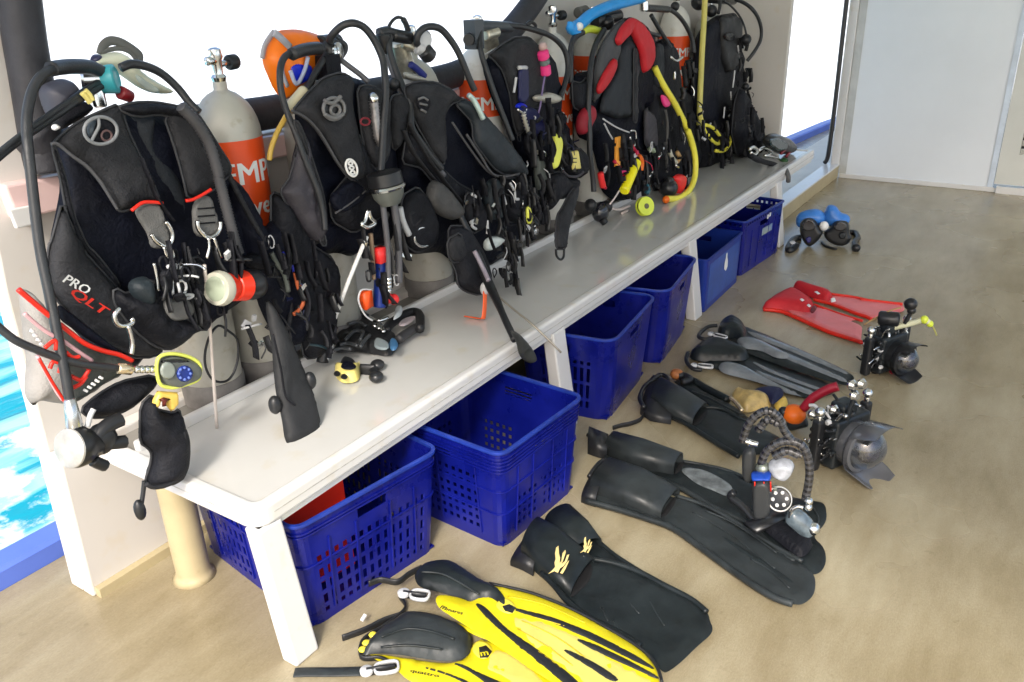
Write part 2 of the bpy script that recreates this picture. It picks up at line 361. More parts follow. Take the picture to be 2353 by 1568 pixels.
# deck
DECK = bpy.data.materials.new('deck_paint'); DECK.use_nodes = True
def deck_mat():
    t = DECK.node_tree; b = t.nodes['Principled BSDF']; L = t.links.new
    tc = t.nodes.new('ShaderNodeTexCoord')
    mp = t.nodes.new('ShaderNodeMapping'); mp.inputs['Rotation'].default_value = (0, 0, R(-12)); mp.inputs['Scale'].default_value = (1, 3.2, 1)
    L(tc.outputs['Object'], mp.inputs[0])
    n1 = t.nodes.new('ShaderNodeTexNoise'); n1.inputs['Scale'].default_value = 2.2; n1.inputs['Detail'].default_value = 8; n1.inputs['Roughness'].default_value = .65
    L(mp.outputs[0], n1.inputs['Vector'])
    n2 = t.nodes.new('ShaderNodeTexNoise'); n2.inputs['Scale'].default_value = 1.1; n2.inputs['Detail'].default_value = 4
    L(tc.outputs['Object'], n2.inputs['Vector'])
    r1 = t.nodes.new('ShaderNodeValToRGB'); e = r1.color_ramp.elements
    e[0].position = .28; e[0].color = (.262, .212, .122, 1); e[1].position = .72; e[1].color = (.415, .365, .245, 1)
    L(n1.outputs['Fac'], r1.inputs[0])
    r2 = t.nodes.new('ShaderNodeValToRGB'); e = r2.color_ramp.elements
    e[0].position = .38; e[0].color = (.80, .77, .72, 1); e[1].position = .62; e[1].color = (1.06, 1.07, 1.12, 1)
    L(n2.outputs['Fac'], r2.inputs[0])
    mx = t.nodes.new('ShaderNodeMix'); mx.data_type = 'RGBA'; mx.blend_type = 'MULTIPLY'; mx.inputs[0].default_value = 1
    L(r1.outputs[0], mx.inputs[6]); L(r2.outputs[0], mx.inputs[7])
    n4 = t.nodes.new('ShaderNodeTexNoise'); n4.inputs['Scale'].default_value = 26; n4.inputs['Detail'].default_value = 6
    L(tc.outputs['Object'], n4.inputs['Vector'])
    r4 = t.nodes.new('ShaderNodeValToRGB'); e = r4.color_ramp.elements
    e[0].position = .24; e[0].color = (.80, .78, .74, 1); e[1].position = .36; e[1].color = (1, 1, 1, 1)
    L(n4.outputs['Fac'], r4.inputs[0])
    m2 = t.nodes.new('ShaderNodeMix'); m2.data_type = 'RGBA'; m2.blend_type = 'MULTIPLY'; m2.inputs[0].default_value = .8
    L(mx.outputs[2], m2.inputs[6]); L(r4.outputs[0], m2.inputs[7])
    n5 = t.nodes.new('ShaderNodeTexNoise'); n5.inputs['Scale'].default_value = 95; n5.inputs['Detail'].default_value = 5; n5.inputs['Roughness'].default_value = .8
    L(mp.outputs[0], n5.inputs['Vector']); r5 = t.nodes.new('ShaderNodeValToRGB'); e = r5.color_ramp.elements
    e[0].position = .32; e[0].color = (.80, .79, .76, 1); e[1].position = .66; e[1].color = (1.08, 1.08, 1.08, 1); L(n5.outputs['Fac'], r5.inputs[0])
    m5 = t.nodes.new('ShaderNodeMix'); m5.data_type = 'RGBA'; m5.blend_type = 'MULTIPLY'; m5.inputs[0].default_value = .8
    L(m2.outputs[2], m5.inputs[6]); L(r5.outputs[0], m5.inputs[7]); L(m5.outputs[2], b.inputs['Base Color'])
    mr = t.nodes.new('ShaderNodeMapRange'); mr.inputs[1].default_value = .35; mr.inputs[2].default_value = .65; mr.inputs[3].default_value = .09; mr.inputs[4].default_value = .36
    L(n2.outputs['Fac'], mr.inputs[0]); L(mr.outputs[0], b.inputs['Roughness'])
    n3 = t.nodes.new('ShaderNodeTexNoise'); n3.inputs['Scale'].default_value = 120; n3.inputs['Detail'].default_value = 3
    L(tc.outputs['Object'], n3.inputs['Vector'])
    ad = t.nodes.new('ShaderNodeMath'); ad.operation = 'MULTIPLY_ADD'; ad.inputs[1].default_value = 6
    L(n1.outputs['Fac'], ad.inputs[0]); L(n3.outputs['Fac'], ad.inputs[2])
    bp = t.nodes.new('ShaderNodeBump'); bp.inputs['Strength'].default_value = .18; bp.inputs['Distance'].default_value = .004
    L(ad.outputs[0], bp.inputs['Height']); L(bp.outputs[0], b.inputs['Normal'])
deck_mat()
# outboard edge of the boat: straight aft, curving in towards the bow
EDGE = [(-6, .895), (2, .895), (4, .88), (5.5, .85), (6.9, .81), (8, .72), (9.5, .5), (11, .1)]
dv_ = [Vector((x, y, 0)) for x, y in EDGE] + [Vector((11, -4.5, 0)), Vector((-6, -4.5, 0))]
lo_ = [v + Vector((0, 0, -.25)) for v in dv_]
nn_ = len(dv_)
fl = obj('deck_floor', (dv_ + lo_, [tuple(range(nn_))[::-1], tuple(range(nn_, 2 * nn_))] + [(i, (i + 1) % nn_, nn_ + (i + 1) % nn_, nn_ + i) for i in range(nn_)]), DECK, smooth=False)
structure(fl)
# blue rubbing rail along the hull, rounded top
V = []; Fc = []
prof = [(0, -.45), (0, .055), (.012, .066), (.095, .062), (.115, .045), (.125, -.05), (.125, -.45)]
E2 = [(-6, .897), (-3, .897), (0, .897), (2, .897), (4, .882), (5.5, .852), (6.9, .812), (8, .722), (9.5, .502), (11, .102)]
for i, (x, y) in enumerate(E2):
    for o_, z in prof: V.append(Vector((x, y + o_, z)))
for i in range(len(E2) - 1):
    for k in range(len(prof) - 1):
        a = i * len(prof) + k; Fc.append((a, a + len(prof), a + len(prof) + 1, a + 1))
rl = obj('hull_rail', (V, Fc), BLUR, sharp=30); structure(rl)
# water
WAT = bpy.data.materials.new('sea_water'); WAT.use_nodes = True
def water_mat():
    t = WAT.node_tree; b = t.nodes['Principled BSDF']; L = t.links.new
    tc = t.nodes.new('ShaderNodeTexCoord'); mp = t.nodes.new('ShaderNodeMapping'); mp.inputs['Scale'].default_value = (.8, 4.2, 1); mp.inputs['Rotation'].default_value = (0, 0, R(22))
    L(tc.outputs['Object'], mp.inputs[0])
    n1 = t.nodes.new('ShaderNodeTexNoise'); n1.inputs['Scale'].default_value = 1.1; n1.inputs['Detail'].default_value = 4; n1.inputs['Distortion'].default_value = .5
    L(mp.outputs[0], n1.inputs['Vector'])
    r1 = t.nodes.new('ShaderNodeValToRGB'); e = r1.color_ramp.elements
    e[0].position = .44; e[0].color = (.008, .30, .40, 1); e[1].position = .60; e[1].color = (.35, .75, .74, 1)  # pale end paints glints on the ripples into the water colour
    L(n1.outputs['Fac'], r1.inputs[0])
    # foam close to the hull; far out and forward, glare painted as white
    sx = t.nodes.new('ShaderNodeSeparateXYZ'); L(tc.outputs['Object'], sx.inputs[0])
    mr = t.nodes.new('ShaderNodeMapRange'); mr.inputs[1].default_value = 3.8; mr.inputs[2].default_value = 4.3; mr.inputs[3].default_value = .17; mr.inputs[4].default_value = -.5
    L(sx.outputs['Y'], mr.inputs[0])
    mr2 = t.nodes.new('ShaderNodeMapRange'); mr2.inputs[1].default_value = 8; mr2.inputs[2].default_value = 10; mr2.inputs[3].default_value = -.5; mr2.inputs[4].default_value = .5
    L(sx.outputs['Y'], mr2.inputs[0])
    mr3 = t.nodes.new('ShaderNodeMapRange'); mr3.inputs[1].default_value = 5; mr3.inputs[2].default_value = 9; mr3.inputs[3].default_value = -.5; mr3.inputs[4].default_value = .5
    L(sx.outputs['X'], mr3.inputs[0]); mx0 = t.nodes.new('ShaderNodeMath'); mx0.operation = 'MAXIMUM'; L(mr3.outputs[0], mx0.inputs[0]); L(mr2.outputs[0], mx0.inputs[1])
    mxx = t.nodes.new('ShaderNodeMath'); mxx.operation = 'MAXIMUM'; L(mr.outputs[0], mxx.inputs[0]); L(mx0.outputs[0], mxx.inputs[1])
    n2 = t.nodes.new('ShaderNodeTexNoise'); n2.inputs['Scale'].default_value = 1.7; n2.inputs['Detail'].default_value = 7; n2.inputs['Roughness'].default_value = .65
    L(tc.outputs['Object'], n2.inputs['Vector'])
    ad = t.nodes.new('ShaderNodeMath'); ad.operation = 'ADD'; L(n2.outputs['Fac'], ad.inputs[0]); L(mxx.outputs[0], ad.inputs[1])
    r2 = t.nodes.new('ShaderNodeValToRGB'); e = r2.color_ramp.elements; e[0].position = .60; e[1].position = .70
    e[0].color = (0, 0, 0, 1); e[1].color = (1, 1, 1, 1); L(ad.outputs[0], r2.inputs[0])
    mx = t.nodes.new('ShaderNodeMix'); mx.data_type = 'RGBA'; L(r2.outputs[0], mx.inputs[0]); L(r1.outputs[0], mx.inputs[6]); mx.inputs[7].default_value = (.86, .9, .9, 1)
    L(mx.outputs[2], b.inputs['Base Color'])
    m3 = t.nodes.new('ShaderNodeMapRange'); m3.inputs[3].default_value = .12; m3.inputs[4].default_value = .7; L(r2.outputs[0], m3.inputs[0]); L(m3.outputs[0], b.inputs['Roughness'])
    b.inputs['IOR'].default_value = 1.33
    bp = t.nodes.new('ShaderNodeBump'); bp.inputs['Strength'].default_value = .6; bp.inputs['Distance'].default_value = .08
    L(n1.outputs['Fac'], bp.inputs['Height']); L(bp.outputs[0], b.inputs['Normal'])
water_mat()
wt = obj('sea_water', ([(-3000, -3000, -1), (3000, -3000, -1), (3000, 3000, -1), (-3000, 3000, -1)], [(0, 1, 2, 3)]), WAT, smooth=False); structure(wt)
# side bulwark: one slab, outline in x-z, with a swept opening
YW, YO = .69, .75
bw = thing('side_wall', 'off-white bulwark wall running behind the tank rack with a swept opening to the sea', 'wall', (0, YW, 0))
def slab(name, outline, y0, y1, m_, parent, bev=.006, **kw):
    V = [Vector((x, y0, z)) for x, z in outline] + [Vector((x, y1, z)) for x, z in outline]; n = len(outline)
    Fc = [tuple(range(n)), tuple(range(n, 2 * n))[::-1]] + [(i + 1 if i + 1 < n else 0, i, n + i, n + (i + 1) % n) for i in range(n)]
    o = obj(name, (V, Fc), m_, parent, smooth=False, **kw)
    if bev: bevel(o, bev)
    return o
slab('wall_panel', [(-.11, .0), (-.095, .5), (-.085, .9), (-.06, 1.2), (0.0, 1.45), (.05, 1.75), (.10, 2.3), (.17, 2.3), (.15, 1.75), (.10, 1.45), (.07, 1.15),
                    (1.0, 1.13), (1.5, 1.14), (1.85, 1.17), (2.08, 1.27), (2.3, 1.42), (2.5, 1.6), (2.75, 1.95), (3.0, 2.3), (4.72, 2.3), (4.72, .452), (4.72, 0)], YW, YO, WALLM, bw)
slab('wall_base', [(-.11, 0), (-.0955, .449), (4.72, .449), (4.72, 0)], .64, YW - .0005, WALLM, bw)
# pinkish cap moulding on the wall and its lower lip
slab('cap_moulding', [(-.03, 1.065), (.9, 1.06), (1.5, 1.07), (1.85, 1.1), (1.83, 1.165), (1.5, 1.135), (.9, 1.125), (-.04, 1.15)], YW - .04, YO + .03, PINK, bw)
slab('white_fitting', [(-.045, 1.05), (.0, 1.05), (.003, 1.095), (-.05, 1.097)], YW - .055, YW - .041, WHITE, bw, bev=.003)
# black padded roll that frames the opening
def padroll(s, r, y): return sweep([WY(p, y) for p in pts(s)], r, 14, n=5)
RUBM = mat('canvas_roll', (0.030, 0.030, 0.036), 0.6, var=.3, scale=9, bump=.5, bscale=60)
rr = thing('rolled_curtain', 'black rolled canvas curtain edging the opening above the side wall', 'curtain', (1.0, .68, 1.2))
obj('roll', padroll('T 70,300 T 130,345 T 300,305 T 600,262 T 800,225 T 1010,182 T 1090,150 T 1150,95 T 1200,38 T 1240,-20 T 1290,-110', .050, .66), RUBM, rr)
obj('post_roll', padroll('T 108,392 T 95,330 T 75,200 T 55,80 T 36,-60 T 10,-200', .047, .66), RUBM, rr)
# bulkhead at the end of the bench
bh = thing('end_bulkhead', 'light grey bulkhead panel standing at the far end of the bench beside the doorway gap', 'wall', (4.68, .4, .45))
bevel(obj('panel', box(4.655, .238, .452, 4.70, .689, 2.3), WALLM, bh, smooth=False), .008)
# bench
H = .45; BL = 4.65
bn = thing('rack_bench', 'long glossy white bench with square legs holding the dive gear', 'bench', (0, 0, 0))
bevel(obj('bench_top', box(.03, .03, .41, BL - .03, .487, H - .006), TOPM, bn, smooth=False), .003)
def rail(p, q, wd, hh):                              # rounded raised border
    return sweep([p, (Vector(p) + Vector(q)) / 2, q], 0, 12, flat=(wd, hh), n=2)
def lip(outer, inner, z0, z1):
    n = len(outer); V = [Vector((x, y, z)) for z in (z0, z1) for x, y in outer + inner]; m = 2 * n; Fc = []
    for i in range(n - 1):
        Fc += [(i + 1, i, n + i, n + i + 1), (m + i, m + i + 1, m + n + i + 1, m + n + i), (i, i + 1, m + i + 1, m + i), (n + i + 1, n + i, m + n + i, m + n + i + 1)]
    Fc += [(0, m, m + n, n), (n - 1, 2 * n - 1, m + 2 * n - 1, m + n - 1)]
    return V, [f[::-1] for f in Fc]
arc = [(R(-90 - q * 15)) for q in range(7)]
lo1 = [(BL, 0)] + [(.05 + .05 * math.cos(a), .05 + .05 * math.sin(a)) for a in arc] + [(0, .637)]
lo2 = [(BL, .034)] + [(.05 + .016 * math.cos(a), .05 + .016 * math.sin(a)) for a in arc] + [(.034, .637)]
bevel(obj('edge_lip', lip(lo1, lo2, .391, H), WHITE, bn, smooth=False), .010, 3)
bevel(obj('far_fascia', box(BL - .034, .0345, .3915, BL - .0005, .637, H - .0005), WHITE, bn, smooth=False), .009, 3)
bevel(obj('lower_trim', box(.012, .012, .372, BL - .012, .03, .3905), WHITE, bn, smooth=False), .002)
bevel(obj('tank_stop', box(.0345, .487, .41, BL - .035, .510, .472), WHITE, bn, smooth=False), .008, 3)
obj('tank_tray', box(.0345, .5105, .41, BL - .035, .6395, .425), mat('tray_grey', (.22, .21, .19), .5, grime=.2), bn, smooth=False)
obj('seam_line', [box(.055, -.0007, .4195, BL, .0, .4222), box(-.0007, .055, .4195, .0, .636, .4222)], mat('caulk_grey', (.42, .41, .38), .6, var=.3, scale=30), bn, smooth=False)
def leg(x0, x1, w2=.048):
    return hexa([(x0 + .002, -.048, .0), (x1 + .002, -.048, .0), (x1 + .002, .004, 0), (x0 + .002, .004, 0), (x0 - .004, .003, .3905), (x1 - .006, .003, .3905), (x1 - .006, w2 + .003, .3905), (x0 - .004, w2 + .003, .3905)])
for x0, x1 in ((.004, .082), (1.345, 1.432), (2.585, 2.672), (3.9, 3.99)):
    bevel(obj('leg', leg(x0, x1), WHITE, bn, smooth=False), .007, 3)
# drain pipe under the left end
dp = WZ((452, 1325), 0); tag(obj('drain_pipe', lathe((dp.x, dp.y + .01, 0), (0, 0, 1), [(0, .062), (.012, .05), (.03, .047), (.3, .047), (.405, .047)], 24), BEIGE, loc=(dp.x, dp.y, 0)), 'beige painted drain pipe standing under the left end of the bench', 'pipe')
# skirting at the foot of the bulwark
structure(obj('deck_kerb', box(-.10, .615, 0, 1.2, .6395, .03), BEIGE, smooth=False))
# threshold and side deck beyond the bench
th = thing('door_threshold', 'low beige threshold with white top between the bench end and the cabin corner', 'threshold', (5.3, .12, 0))
bevel(obj('kerb', box(4.1, .112, 0, 5.9, .20, .094), BEIGE, th, smooth=False), .004)
bevel(obj('cap', box(4.1, .108, .0945, 5.9, .21, .108), WHITE, th, smooth=False), .004)
sd = obj('side_deck', box(4.75, .2105, 0.004, 9, .62, .02), mat('pale_side_deck', (.62, .58, .48), .5, var=.08, scale=3), smooth=False); structure(sd)  # side deck in a paler beige than the main deck
# cabin front, 5.905 m away
XB = 5.905
cb = thing('cabin_wall', 'pale blue-grey cabin wall panel with white corner post at the far end of the deck', 'wall', (XB, -.4, 0))
obj('wall_panel', box(XB, -.965, .0, XB + .08, .11, 2.4), CABIN, cb, smooth=False)
bevel(obj('corner_post', box(XB - .02, .1105, .0945, XB + .07, .178, 2.4), WHITE, cb, smooth=False), .006)
bevel(obj('skirting', box(XB - .012, -.99, 0, XB - .0005, .1, .035), WHITE, cb, smooth=False), .004)
obj('edge_trim', box(XB - .006, .055, .0355, XB - .0005, .108, 2.4), mat('grey_trim', (.5, .51, .5), .4), cb, smooth=False)
obj('joint_strip', box(XB - .008, -.966, .036, XB - .0005, -.93, 2.4), mat('pale_blue_trim', (.62, .7, .8), .3), cb, smooth=False)
tag(obj('hanging_cord', sweep([(XB - .06, .192, 2.4), (XB - .06, .192, 1.3), (XB - .06, .187, .6), (XB - .06, .19, .25), (XB - .055, .197, .15), (XB - .05, .215, .115)], .017, 10), DARKP, loc=(XB, .19, 1)), 'thick black cord hanging down beside the white cabin corner post', 'cord')
dr = thing('louvred_door', 'greenish white louvred door at the right edge of the cabin wall', 'door', (XB, -1.4, 0))
lz = [.30 + .058 * i for i in range(34)]
obj('door_leaf', [box(XB - .01, -1.09, .06, XB + .03, -.97, 2.3), box(XB - .01, -2.0, .06, XB + .03, -1.09, .28), box(XB - .01, -2.0, 2.22, XB + .03, -1.09, 2.3)], DOORM, dr, smooth=False)
obj('door_back', box(XB + .031, -2.0, .06, XB + .04, -.97, 2.3), DARKP, dr, smooth=False)
sm_ = None
for z in lz:
    s_ = obox((XB + .005, -1.54, z + .0), (0, 1, 0), (.6, 0, -.75), (.75, 0, .6), .895, .052, .006)
    if sm_ is None: sm_ = obj('slat', s_, DOORM, dr, smooth=False); z0_ = z
    else:
        c_ = sm_.copy(); scene.collection.objects.link(c_); c_.location = (0, 0, z - z0_)
structure(obj('door_sill', box(XB - .03, -2.1, 0, XB - .0125, -.99, .05), WHITE, smooth=False))
structure(obj('cabin_side', box(XB, .11, 2.4, XB + .1, .2, 2.5), WHITE, smooth=False))
# canopy over the deck (above the frame, shades the deck)
structure(obj('canopy_roof', box(-1.2, -3.2, 2.5, 7, 1.0, 2.56), mat('canopy_paint', (.7, .7, .68), .6), smooth=False))
# ================================================================== crates
def crate_mesh(L, W, Hh, t=.022, rad=.035, cell=.0145, solid=False, holes=None):
    """open crate as a cell grid round a rounded rectangle, cells left out where the plastic is pierced"""
    def loop(z):
        s = t * (1 - z / Hh); l, w_ = L / 2 - s, W / 2 - s; P = []
        for cx, cy, a0 in ((l - rad, w_ - rad, 0), (-l + rad, w_ - rad, 90), (-l + rad, -w_ + rad, 180), (l - rad, -w_ + rad, 270)):
            for k in range(5):
                a = R(a0 + k * 22.5); P.append((cx + rad * math.cos(a), cy + rad * math.sin(a), None))
        out = []
        for i in range(20):
            a, b = P[i], P[(i + 1) % 20]; straight = i % 5 == 4
            side = {4: 1, 9: 2, 14: 3, 19: 0}.get(i)
            n = int(round(((L if side in (1, 3) else W) - 2 * rad) / cell)) if straight else 1
            for k in range(n): out.append((a[0] + (b[0] - a[0]) * k / n, a[1] + (b[1] - a[1]) * k / n, side if straight else None, k, n))
        return out
    rows = int(round(Hh / cell)); V = []; Fc = []; N = None
    info = loop(0)
    N = len(info)
    for r in range(rows + 1):
        z = Hh * r / rows
        for x, y, *_ in loop(z): V.append(Vector((x, y, z)))
    for r in range(rows):
        for c in range(N):
            _, _, side, k, n = info[c]; omit = False
            if side is not None:
                u = (k + .5) / n
                if rows - 5 <= r <= rows - 4 and abs(u - .5) < .12: omit = True           # hand hole
                elif holes and holes(side, u, k, r, rows, n): omit = True
            if not omit: Fc.append((r * N + c, r * N + (c + 1) % N, (r + 1) * N + (c + 1) % N, (r + 1) * N + c))
    V2 = [v * 1 for v in V]; n0 = len(V); thk = .0035
    nrm = [Vector((0, 0, 0)) for _ in V]
    inner = []
    for v in V:
        s = Vector((v.x / (L / 2), v.y / (W / 2), 0)); q = Vector((v.x, v.y, 0))
        inner.append(Vector((v.x * (1 - 2 * thk / L), v.y * (1 - 2 * thk / W), v.z)))
    from collections import Counter
    E_ = {}
    for f in Fc:
        for a, b in zip(f, f[1:] + f[:1]): E_[(a, b)] = 1
    F2 = list(Fc) + [tuple(i + n0 for i in f)[::-1] for f in Fc]
    for (a, b) in E_:
        if (b, a) not in E_: F2.append((b, a, a + n0, b + n0))
    return V + inner, F2
def crate(x, y, ang, L, W, Hh, m_, label, solid=False, holes=None, rad=.035, t=.022, ribs=(), extra=None, group='blue plastic crates stowed under the bench'):
    """x, y = front left corner on the floor at the rim, L along the bench"""
    o = thing('plastic_crate', label, 'crate', (x, y, 0), group)
    ca, sa = math.cos(R(ang)), math.sin(R(ang))
    def W3(p): u, v = p[0] + L / 2, p[1] + W / 2; return Vector((x + u * ca - v * sa, y + u * sa + v * ca, p[2]))
    V, Fc = crate_mesh(L, W, Hh, t, rad, holes=holes)
    obj('crate_wall', ([W3(v) for v in V], Fc), m_, o, smooth=False)
    b = .004; l, w_ = L / 2 - t - .002, W / 2 - t - .002
    bot = [(-l, -w_), (l, -w_), (l, w_), (-l, w_)]
    obj('crate_bottom', hexa([W3((p[0], p[1], .006)) for p in bot] + [W3((p[0], p[1], .012)) for p in bot]), m_, o, smooth=False)
    def ring(z, s, wd, hh):
        l, w_ = L / 2 + s, W / 2 + s; P = []
        for cx, cy, a0 in ((l - rad, w_ - rad, 0), (-l + rad, w_ - rad, 90), (-l + rad, -w_ + rad, 180), (l - rad, -w_ + rad, 270)):
            for k in range(5): a = R(a0 + k * 22.5); P.append(W3((cx + rad * math.cos(a), cy + rad * math.sin(a), z)))
        return sweep(P, 0, 8, True, (wd, hh), sm=False)
    obj('rim', ring(Hh, .001, .010, .012), BLUM if m_ is BLU else m_, o, sharp=40)
    for z, s in ribs: obj('rib', ring(z, -t * (1 - z / Hh) + .002, .006, .005), m_, o, sharp=40)
    for sgn in (-1, 1):                               # upright ribs at the corners of each face
        for u in (-.30, -.12, .12, .30):
            z0, z1 = .03, Hh * .78
            p0 = W3((u * L, sgn * (W / 2 - t * (1 - z0 / Hh) + .002), z0)); p1 = W3((u * L, sgn * (W / 2 - t * (1 - z1 / Hh) + .002), z1))
            if not solid: obj('upright_rib', sweep([p0, p1], 0, 6, False, (.006, .006), sm=False), m_, o, smooth=False)
        for u in (-.3, 0, .3):
            p0 = W3((sgn * (L / 2 - t * (1 - .03 / Hh) + .002), u * W, .03)); p1 = W3((sgn * (L / 2 - t * .22 + .002), u * W, Hh * .78))
            if not solid: obj('upright_rib', sweep([p0, p1], 0, 6, False, (.006, .006), sm=False), m_, o, smooth=False)
    return o, W3
def h_mesh(side, u, k, r, rows, n):
    if r < 2 or r > rows - 8: return False
    if k % 2 == 0 or r % 3 == 0: return False
    return not (.47 < u < .53 or u < .05 or u > .95)
def h_side(side, u, k, r, rows, n):
    return side == 2 and k % 2 == 1 and 2 < r < rows - 7 and r % 5 != 0 and .12 < u < .88
def h_low(side, u, k, r, rows, n):
    if k % 2 == 0 or r % 2 == 0 or r < 2: return False
    if side == 2: return r < rows * .82 and (.1 < u < .9) and r < rows - 7
    return r < rows * .42 and ((.1 < u < .42) or (.55 < u < .9))
def h_top(side, u, k, r, rows, n):
    if k % 2 == 0: return False
    if r in (rows - 2, ): return True
    return r % 2 == 1 and 2 < r < rows * .4 and .55 < u < .9
top_ribs = [(.33 - .012 * i, 0) for i in range(1, 6)] + [(.2, 0), (.12, 0)]
cA, WA = crate(.100, .0, -8.6, .485, .57, .338, BLU, 'blue mesh crate holding a red board, nearest the camera behind the first bench leg', holes=h_mesh, ribs=[(.31, 0), (.30, 0), (.2, 0)])
cB, WB = crate(.640, -.245, -3.5, .425, .50, .34, BLU, 'blue mesh crate pulled half out from under the bench, empty, rim fully visible', holes=h_low, ribs=top_ribs)
cC, WC = crate(1.475, -.168, 7.0, .50, .40, .345, BLU, 'smooth dark blue tub with rounded corners just behind the second bench leg', solid=True, holes=h_side, rad=.055, t=.03)
cD, WD = crate(2.035, -.135, 8.5, .49, .42, .345, BLU, 'smooth dark blue tub with rounded corners just before the third bench leg', solid=True, holes=h_side, rad=.06, t=.03)
cE, WE = crate(2.70, -.045, 1.5, .53, .40, .272, BLU2, 'flat-sided lighter blue crate with a white emblem beyond the third leg', solid=True, rad=.02, t=.006)
cF, WF = crate(3.30, -.02, -4.5, .54, .36, .306, BLU, 'blue crate with pierced top edge and grey label beside the last bench leg', holes=h_top, rad=.02, t=.008)
cG, WG = crate(1.02, .27, 2, .30, .33, .34, BLU, 'dark blue crate hidden far back in shadow before the second bench leg', holes=h_mesh)
# red board standing in crate A
rb = thing('red_board', 'flat red plastic board standing inside the nearest blue crate', 'board', tuple(WA((-.1, -.1, .02))))
bevel(obj('board', hexa([WA((-.205, -.16, .03)), WA((.0, -.17, .03)), WA((.0, -.155, .03)), WA((-.205, -.145, .03)), WA((-.212, -.185, .37)), WA((-.02, -.19, .385)), WA((-.02, -.178, .385)), WA((-.212, -.173, .37))]), REDP, rb, smooth=False), .003)
# emblem + label
def sticker(name, W3, u0, u1, z0, z1, L, W, t, Hh, m_, parent, lift=.003):
    q = []
    for u, z in ((u0, z0), (u1, z0), (u1, z1), (u0, z1)): q.append(W3((u, -(W / 2 - t * (1 - z / Hh)) - lift, z)))
    q2 = [p + Vector((0, .0015, 0)) for p in q]
    return obj(name, (q + q2, [(0, 1, 2, 3), (7, 6, 5, 4), (0, 4, 5, 1), (1, 5, 6, 2), (2, 6, 7, 3), (3, 7, 4, 0)]), m_, parent, smooth=False)
sticker('label', WF, -.02, .12, .17, .21, .54, .36, .008, .306, mat('faded_label', (.34, .40, .36), .5, col2=(.15, .25, .5)), cF)
for i_, (u, z) in enumerate(((.03, .255), (.06, .26))): sticker('white_mark', WF, u, u + .018, z, z + .022, .54, .36, .008, .306, WHP, cF)
bt = [(-.03, .16), (.0, .14), (.03, .16), (.028, .20), (.012, .235), (.01, .265), (-.01, .265), (-.012, .235), (-.028, .20)]
obj('emblem', ([WE((u * .8 + .02, -.203, z * .75 + .03)) for u, z in bt] + [WE((u * .8 + .02, -.2015, z * .75 + .03)) for u, z in bt], [tuple(range(9)), tuple(range(9, 18))[::-1]] + [(i, i + 9, (i + 1) % 9 + 9, (i + 1) % 9) for i in range(9)]), WHP, cE, smooth=False)
sticker('front_panel', WE, -.22, .22, .03, .24, .53, .40, .006, .272, mat('blue_panel', (.02, .075, .33), .3, var=.2, scale=12), cE, lift=.0012)
# ================================================================== fins lying on the deck
def quadstrip(A, B_, z0, z1):                        # ribbon between two pixel polylines (closed slab)
    A = [WZ(p, z0) for p in pts(A)]; B_ = [WZ(p, z0) for p in pts(B_)]; n = len(A)
    up = Vector((0, 0, z1 - z0)); V = A + B_ + [a + up for a in A] + [b + up for b in B_]; Fc = []
    for i in range(n - 1):
        Fc += [(i, i + 1, n + i + 1, n + i)[::-1], (2 * n + i, 2 * n + i + 1, 3 * n + i + 1, 3 * n + i), (i, i + 1, 2 * n + i + 1, 2 * n + i), (n + i, 3 * n + i, 3 * n + i + 1, n + i + 1)]
    return V, Fc
def pocket(secs, thk=.006, seg=18, flat=.42):
    """foot pocket: open tunnel; secs = (left xy, right xy, z0, height) in world units"""
    V = []; Fc = []; n = len(secs)
    for (a, b, z0, h) in secs:
        a = Vector((a[0], a[1], z0)); b = Vector((b[0], b[1], z0)); c = (a + b) / 2; hw = (b - a) / 2
        for q in (0, 1):
            for k in range(seg + 1):
                t = math.pi * k / seg; cs = math.cos(t); sn = math.sin(t) ** flat
                f = 1 if q == 0 else (1 - 2 * thk / (b - a).length); V.append(c - hw * cs * f + Vector((0, 0, (h if q == 0 else h - thk) * sn + (0 if q == 0 else .001))))
    S = 2 * (seg + 1)
    for i in range(n - 1):
        for k in range(seg):
            a = i * S + k; Fc.append((a, a + S, a + S + 1, a + 1))
            a = i * S + seg + 1 + k; Fc.append((a, a + 1, a + S + 1, a + S))
    for i in (0, n - 1):
        for k in range(seg):
            a = i * S + k; b = a + seg + 1; Fc.append((a, a + 1, b + 1, b) if i == 0 else (a, b, b + 1, a + 1))
    return V, Fc
def pk(s, z=.004, hs=None, **kw):                     # "left right left right ..." pixel pairs at deck height
    P = [WZ(p, z) for p in pts(s)]
    secs = [((P[i].x, P[i].y), (P[i + 1].x, P[i + 1].y), z, hs[i // 2]) for i in range(0, len(P), 2)]
    return pocket(secs, **kw)
def frail(name, s, z, r, m_, parent, flat=None): return tube(name, s, z, r, m_, parent, floor=True, flat=flat)
GF = 'yellow and black fins'
